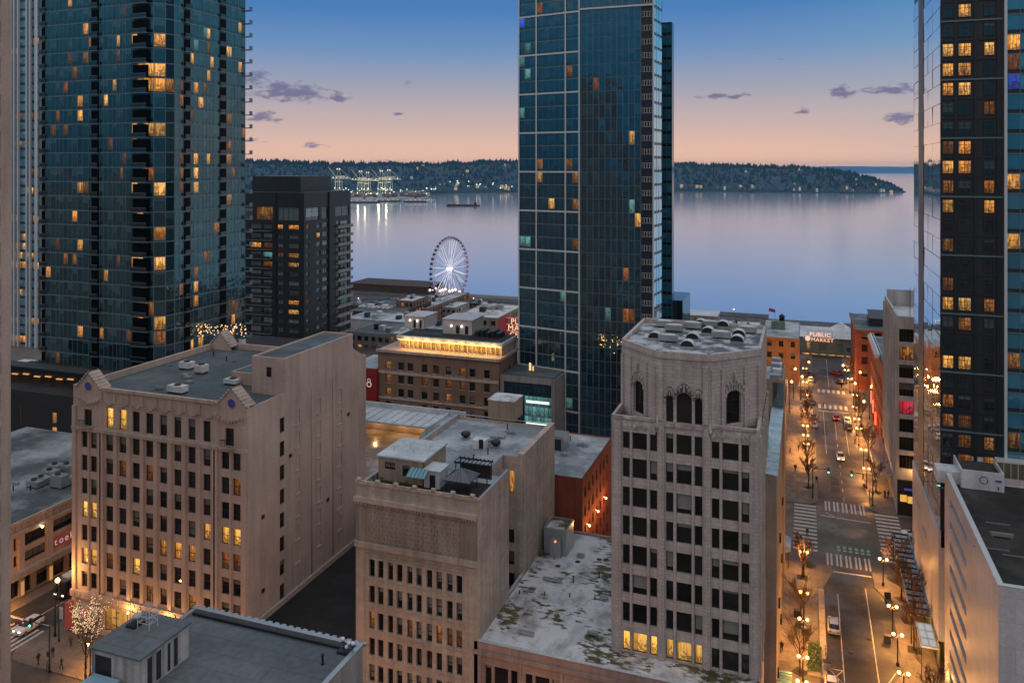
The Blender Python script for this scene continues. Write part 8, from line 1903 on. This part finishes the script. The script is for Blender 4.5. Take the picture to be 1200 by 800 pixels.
ppl = [(916, 764, 0, 'walking alone on the left pavement by the terracotta tower'), (1086, 792, 0, 'walking on the right pavement at the bottom of the picture'), (1024, 570, 0, 'standing on the lit corner by the awning, left of a pair'), (1037, 583, 1, 'left one of the pair walking on the lit corner'), (1041, 583, 0, 'right one of the pair walking on the lit corner'), (1013, 574, 2, 'near the lamp post at the far right corner'), (1011.5, 563, 0, 'beside the lamp post beyond the crossing, right'), (1019, 581, 5, 'in a light top stepping toward the crossing, right side'), (1063, 590, 3, 'by the black shop base of the grey office'), (1029, 552, 2, 'beside the lower end of the sloped awning, left'), (1026, 550, 0, 'beside the lower end of the sloped awning, right'),
       (935, 632, 4, 'waiting at the left kerb before the crossing'), (938, 636, 0, 'waiting at the left kerb next to the red jacket'), (946, 628, 1, 'about to step onto the left zebra crossing'), (944, 640, 3, 'behind the others at the left kerb'), (932, 552, 0, 'walking on the left pavement past the crossing'), (926, 532, 2, 'near the shop fronts beyond the crossing, left'), (936, 528, 1, 'by the bare trees left of the street'), (957, 566, 0, 'at the signal post left of the far crossing'), (965, 477, 0, 'crossing the street at the second crossing'), (973, 456, 3, 'crossing the street at the farthest crossing'), (1002, 520, 0, 'on the right kerb opposite the driving white car'), (1014, 508, 4, 'by the neon shop fronts on the right'), (1018, 517, 0, 'in front of the awning end near the neon'),
       (45, 778, 0, 'at the side street crossing near the plaza'), (62, 770, 1, 'standing on the plaza left of the lit tree'), (72, 783, 0, 'walking on the plaza nearest the lit tree'), (83, 757, 2, 'near the shop corner behind the lit tree'), (56, 787, 3, 'nearest the picture bottom on the plaza')]
for k, (px, py, v, lab) in enumerate(ppl):
    x, y = gp(px, py, .15); o = bpy.data.objects.new('person', pm[v]); col.objects.link(o); on_road = PX0 < x < PX1
    o.location = (x, y, .03 if on_road else .15); o.rotation_euler.z = (k * 1.9) % 6.28; o.scale = (1.0,) * 3; tag(o, 'person in ' + coat[v] + ' ' + (lab.replace('in a light top ', '')), 'person', 'people on the pavements')
# ------------------------------------------------------------------ signals, canopies, street furniture
M['sig_green'] = glow('green_signal', (.1, 1, .55), 7)
def signal(x, y, arm, label):
    r = root('traffic_signal', label, 'traffic signal', (x, y, .14)); q = MB(); q.lathe((x, y, .14), [(.2, 0), (.12, .5), (.09, 6.6)], 8); q.build('pole', M['metal_dark'], r); q = MB(); q.tube((x, y, 6.3), (x + arm, y, 6.5), .08, .05, 6); q.build('arm', M['metal_dark'], r)
    for t in (1.0,):
        hx = x + arm * t; h = MB(); h.box(hx - .2, y - .15, 5.7, hx + .2, y + .15, 6.85); hd = h.build('signal_head', M['black'], r)
        for i, (zz, mt) in enumerate(((6.62, 'tail_off'), (6.28, 'roof_brown'), (5.93, 'sig_green'))): g = MB(); g.tube((hx, y - .19, zz), (hx, y - .15, zz), .14, n=12); g.build('signal_lamp', M[mt], hd)
    h = MB(); h.box(x - .18, y - .3, 2.4, x + .18, y - .1, 3.1); h.build('walk_signal', M['black'], r)
y = 182.5
signal(1.6, y, fx(971, y) - 1.6, 'traffic signal with green light on the left far corner arm'); signal(13.2, y, fx(998, y) - 13.2, 'traffic signal with green light on the right far corner arm')
x, y_ = gp(58, 788); signal(x, y_, -3.5, 'dark signal pole on the plaza corner by the side street crossing')
x, y_ = gp(69, 752); r = root('utility_pole', 'dark slim pole with white banner left of the lit tree', 'pole', (x, y_, .14)); q = MB(); q.lathe((x, y_, .14), [(.16, 0), (.08, .6), (.06, 8.5)], 8); q.build('pole', M['iron'], r); q = MB(); q.box(x + .1, y_ - .03, 3.5, x + .75, y_ + .03, 5.2); q.build('banner', M['whiteconc'], r)
def canopy_things():
    # glass slat canopy along the podium
    z = 4.9; r = root('glass_canopy', 'long glass canopy with dark ribs and blue edge on the right pavement', 'canopy', (16, 145, z)); ya, yb = 130.6, 158.0
    m = MB(); m.box(14.6, ya, z, 17.0, yb, z + .10); m.build('glass_panel', flatroof('milky_canopy_glass', (.40, .40, .40), (.55, .55, .55), .6, seams=False), r)
    m = MB()
    for i in range(16): yy = ya + (yb - ya) * i / 15; m.box(14.5, yy - .09, z + .102, 17.0, yy + .09, z + .3)
    m.build('rib', M['metal_dark'], r); m = MB(); m.box(17.0, ya, z - .1, 17.19, yb, z + .7); m.build('blue_edge', plain('blue_canopy_edge', (.12, .32, .52), .4), r); m = MB(); m.box(14.45, ya, z - .15, 14.599, yb, z + .25); m.build('front_beam', M['mullion_white'], r)
    for i in range(5): m = MB(); yy = ya + 1 + (yb - ya - 2) * i / 4; m.tube((14.7, yy, .14), (14.7, yy, z), .07, n=6); m.build('post', M['metal_dark'], r)
    r = root('skylight_canopy', 'small white lit skylight canopy at a shop entrance on the right', 'canopy', (16, 125.8, 4.7)); z = 4.7; m = MB(); m.box(14.9, 122.6, z, 17.0, 128.9, z + .2); m.build('frame', M['mullion_white'], r); m = MB()
    for i in range(2):
        for j in range(3): m.box(15.1 + i * .95, 122.9 + j * 2.0, z + .203, 15.9 + i * .95, 124.5 + j * 2.0, z + .26)
    m.build('glass_panel', glow('pale_lit_skylight', (.85, .85, .8), .45), r)
    for yy in (122.9, 128.6): m = MB(); m.tube((15.0, yy, .14), (15.0, yy, z), .06, n=6); m.build('post', M['metal_dark'], r)
    l = bpy.data.objects.new('canopy_light', bpy.data.lights.new('canopy_light', 'POINT')); col.objects.link(l); l.data.energy = 600; l.data.color = (1, .52, .16); l.data.shadow_soft_size = .4; l.parent = r; l.location = Vector((15.8, 125.8, 3.6)) - wloc(r)
    l2 = l.copy(); l2.data = l.data.copy(); l2.data.energy = 500; col.objects.link(l2); l2.location = Vector((15.9, 118.5, 3.6)) - wloc(r)
    # sloping striped awning
    ya, yb = 188.5, 216.0; r = root('striped_awning', 'long sloping awning, red to blue with thin stripes, by the crossing', 'awning', (16, 200, 4)); n = 26
    m, n2, l_, p = newmat('red_to_blue_awning'); g = n2.new('ShaderNodeNewGeometry'); s = n2.new('ShaderNodeSeparateXYZ'); l_.new(g.outputs['Position'], s.inputs[0]); mr = n2.new('ShaderNodeMapRange'); l_.new(s.outputs[1], mr.inputs[0]); mr.inputs[1].default_value = 202; mr.inputs[2].default_value = 214
    l_.new(mixc(mr.outputs[0], (.012, .025, .075), (.13, .012, .035), n2, l_), p.inputs['Base Color'])
    for i in range(n):
        q = MB(); y0 = ya + (yb - ya) * i / n; y1 = y0 + (yb - ya) / n * .82; q.face([(14.4, y0, 3.6), (14.4, y1, 3.6), (17.4, y1, 5.2), (17.4, y0, 5.2)]); q.face([(14.4, y0, 3.3), (14.4, y1, 3.3), (14.4, y1, 3.6), (14.4, y0, 3.6)])
        q.build('slat', m, r)
    q = MB(); q.tube((14.4, ya, 3.45), (14.4, yb, 3.45), .07, n=5); q.tube((14.4, ya, 3.45), (17.3, ya, 5.0), .07, n=5); q.tube((14.4, yb, 3.45), (17.3, yb, 5.0), .07, n=5); q.build('frame', M['frame_light'], r)
    # small roofs on the left pavement
    x, y = gp(915, 636, 3.2); r = root('bus_shelter', 'grey blue rounded shelter roof at the left corner of the crossing', 'shelter', (x, y, .14)); q = MB(); q.prism(rnd(x - 1.9, y - 3.2, x + 1.7, y + 3.2, .8), 3.1, 3.35); q.build('roof', M['roof_blue'], r)
    for sx in (-1.4, 1.3):
        for sy in (-2.6, 2.6): q = MB(); q.tube((x + sx, y + sy, .14), (x + sx, y + sy, 3.1), .06, n=6); q.build('post', M['metal_dark'], r)
    x, y = gp(913, 795, 2.8); r = root('slatted_kiosk', 'teal slatted kiosk roof at the bottom of the left pavement', 'kiosk', (x, y, .14)); q = MB(); q.box(x - 1.4, y - 2.0, .14, x + 1.4, y + 2.0, 2.6); q.build('body', M['metal_dark'], r)
    for i in range(7): q = MB(); yy = y - 2 + i * .62; q.box(x - 1.55, yy, 2.61, x + 1.55, yy + .42, 2.75); q.build('slat', plain('teal_slat_%d' % i, (.13, .27, .26), .5), r)
    # hedge bed, boxes and bins
    x0, y0 = gp(954, 775); r = root('hedge_bed', 'green hedge bed between lamps and parked bikes on the left kerb', 'hedge', (x0, y0, .15)); q = MB(); q.box(x0 - .9, y0 - 3.6, .14, x0 + .9, y0 + 3.6, .5); q.build('planter', M['kerb'], r); q = MB(); rg = random.Random(4)
    for i in range(1500):
        c = Vector((x0 + rg.uniform(-.85, .85), y0 + rg.uniform(-3.5, 3.5), .5 + abs(rg.gauss(0, .32)))); s = rg.uniform(.08, .2); a = Vector((rg.uniform(-1, 1), rg.uniform(-1, 1), rg.uniform(-1, 1))) * s; b = Vector((rg.uniform(-1, 1), rg.uniform(-1, 1), rg.uniform(-1, 1))) * s; q.face([c, c + a, c + a + b, c + b], rg.randrange(2))
    q.build('foliage', [plain('hedge_leaves', (.06, .14, .025), .8), plain('hedge_leaves_dark', (.03, .08, .02), .8)], r)
    for i, (px, py, lab) in enumerate(((948, 664, 'black newspaper box by the left lamp nearest the crossing'), (934, 722, 'black bin left of the left pavement lamps'), (943, 743, 'dark utility box between lamp and kerb island'), (969, 783, 'pale utility box at the kerb by the hedge bed'), (1040, 752, 'dark utility box right of the road by the skylight canopy'), (1040, 700, 'dark bin under the brown trees on the right'), (943, 655, 'dark box at the left kerb beside waiting people'))):
        x, y = gp(px, py, .15); r = root('utility_box', lab, 'box', (x, y, .15), 'boxes and bins on the pavements'); q = MB(); q.box(x - .45, y - .35, .15, x + .45, y + .35, 1.15); q.build('cabinet', M['metal'] if 'pale' in lab else M['charcoal'], r); q = MB(); q.box(x - .5, y - .4, 1.152, x + .5, y + .4, 1.24); q.build('lid', M['metal_dark'], r)
    for i in range(4):      # parked bicycles by the hedge
        x, y = gp(967 + i * .8, 762 + i * 6, .5); r = root('bicycle', 'dark bicycle parked by the hedge bed, ' + ('farthest', 'second farthest', 'second nearest', 'nearest')[i] + ' of four', 'bicycle', (x, y, .03), 'bicycles parked by the hedge'); q = MB()
        for yy in (-.52, .52):
            w_ = MB()
            for k in range(14): a0, a1 = k / 14 * 6.2832, (k + 1) / 14 * 6.2832; w_.tube((x, y + yy + .33 * math.cos(a0), .36 + .33 * math.sin(a0)), (x, y + yy + .33 * math.cos(a1), .36 + .33 * math.sin(a1)), .025, n=4)
            w_.build('wheel', M['tyre'], r)
        q.tube((x, y - .52, .36), (x, y - .15, .85), .025, n=5); q.tube((x, y - .15, .85), (x, y + .4, .85), .025, n=5); q.tube((x, y + .52, .36), (x, y + .38, 1.0), .025, n=5); q.tube((x, y, .33), (x, y + .4, .85), .025, n=5); q.tube((x, y, .33), (x, y - .15, .85), .025, n=5); q.tube((x, y - .52, .36), (x, y, .33), .02, n=5); q.tube((x - .25, y + .36, 1.02), (x + .25, y + .36, 1.02), .02, n=5); q.build('frame', M['red_paint'] if i == 1 else M['metal_dark'], r)
        q = MB(); q.box(x - .08, y - .28, .88, x + .08, y - .02, .94); q.build('saddle', M['tyre'], r)
canopy_things()
# small pipes, hatches and ducts on the nearer roofs
def clutter(seed, x0, y0, x1, y1, z, n, roof):
    rg = random.Random(seed)
    for i in range(n):
        x, y = rg.uniform(x0, x1), rg.uniform(y0, y1); k = rg.randrange(4)
        nm, lab, mat = (('vent_pipe', 'short vent pipe', 'metal_dark'), ('roof_hatch', 'low roof hatch', 'metal'), ('roof_duct', 'low sheet metal duct', 'metal'), ('roof_drain', 'dark drain with ponding ring', 'charcoal'))[k]
        m = MB()
        if k == 0: m.lathe((x, y, z), [(.16, 0), (.09, .1), (.09, .7), (.16, .72), (.16, .85)], 8)
        elif k == 1: m.box(x - .5, y - .45, z, x + .5, y + .45, z + .3); m.box(x - .56, y - .51, z + .302, x + .56, y + .51, z + .36)
        elif k == 2: L_ = rg.uniform(1.2, 3); m.box(x - L_ / 2, y - .2, z + .15, x + L_ / 2, y + .2, z + .5); m.box(x - L_ / 2 + .1, y - .15, z, x - L_ / 2 + .25, y + .15, z + .148); m.box(x + L_ / 2 - .25, y - .15, z, x + L_ / 2 - .1, y + .15, z + .148)
        else: m.lathe((x, y, z + .004), [(.42, 0), (.4, .03), (.16, .05), (.14, .12)], 10)
        tag(m.build(nm, M[mat]), lab + ' on ' + roof, nm.replace('_', ' '), nm.replace('_', ' ') + 's on ' + roof)
clutter(1, -102, 95, -86, 123, 36.01, 12, 'the tan building roof'); clutter(2, -46, 36, -36.5, 58, 29.51, 7, 'the nearest dark roof'); clutter(3, -37, 97, -25, 124, RZ + .01, 12, 'the mossy white roof')
clutter(4, fx(417, YJ) + 9, 108, -44, 126, fz(417, 561, YJ) - 1.59, 9, 'the cream building roof'); clutter(5, -50, 133, -37, 149, 18.41, 7, 'the red brick building roof'); clutter(6, -160, 90, -124, 130, 11.82, 10, 'the corner shop roof'); clutter(7, 20, 92, 30, 114, xz(1107, 552, XR) - .94, 6, 'the dark brown roof')
# lettering becomes plain mesh, so that every letter group is a real object
bpy.context.view_layer.update()
dg_ = bpy.context.evaluated_depsgraph_get()
for o in [o for o in bpy.data.objects if o.type == 'FONT']:
    me = bpy.data.meshes.new_from_object(o.evaluated_get(dg_)); n_ = bpy.data.objects.new(o.name, me); n_.parent = o.parent; n_.location = o.location; n_.rotation_euler = o.rotation_euler; col.objects.link(n_)
    nm = o.name.split('.')[0]; bpy.data.objects.remove(o); n_.name = nm

# ------------------------------------------------------------------ evening air over the bay
def haze():
    m = bpy.data.materials.new('evening_haze'); m.use_nodes = True; t = m.node_tree; t.nodes.clear()
    o = t.nodes.new('ShaderNodeOutputMaterial'); v = t.nodes.new('ShaderNodeVolumePrincipled')
    v.inputs['Color'].default_value = (.34, .66, 1, 1); v.inputs['Density'].default_value = 2.6e-5; v.inputs['Anisotropy'].default_value = 0.0
    t.links.new(v.outputs[0], o.inputs['Volume'])
    q = MB(); q.box(-14000, -4500, -50, 14000, 19500, 150); h = q.build('haze', m, None, (0, 0, -50)); h['kind'] = 'stuff'; h['label'] = 'thin blue evening haze over the bay and city'
haze()
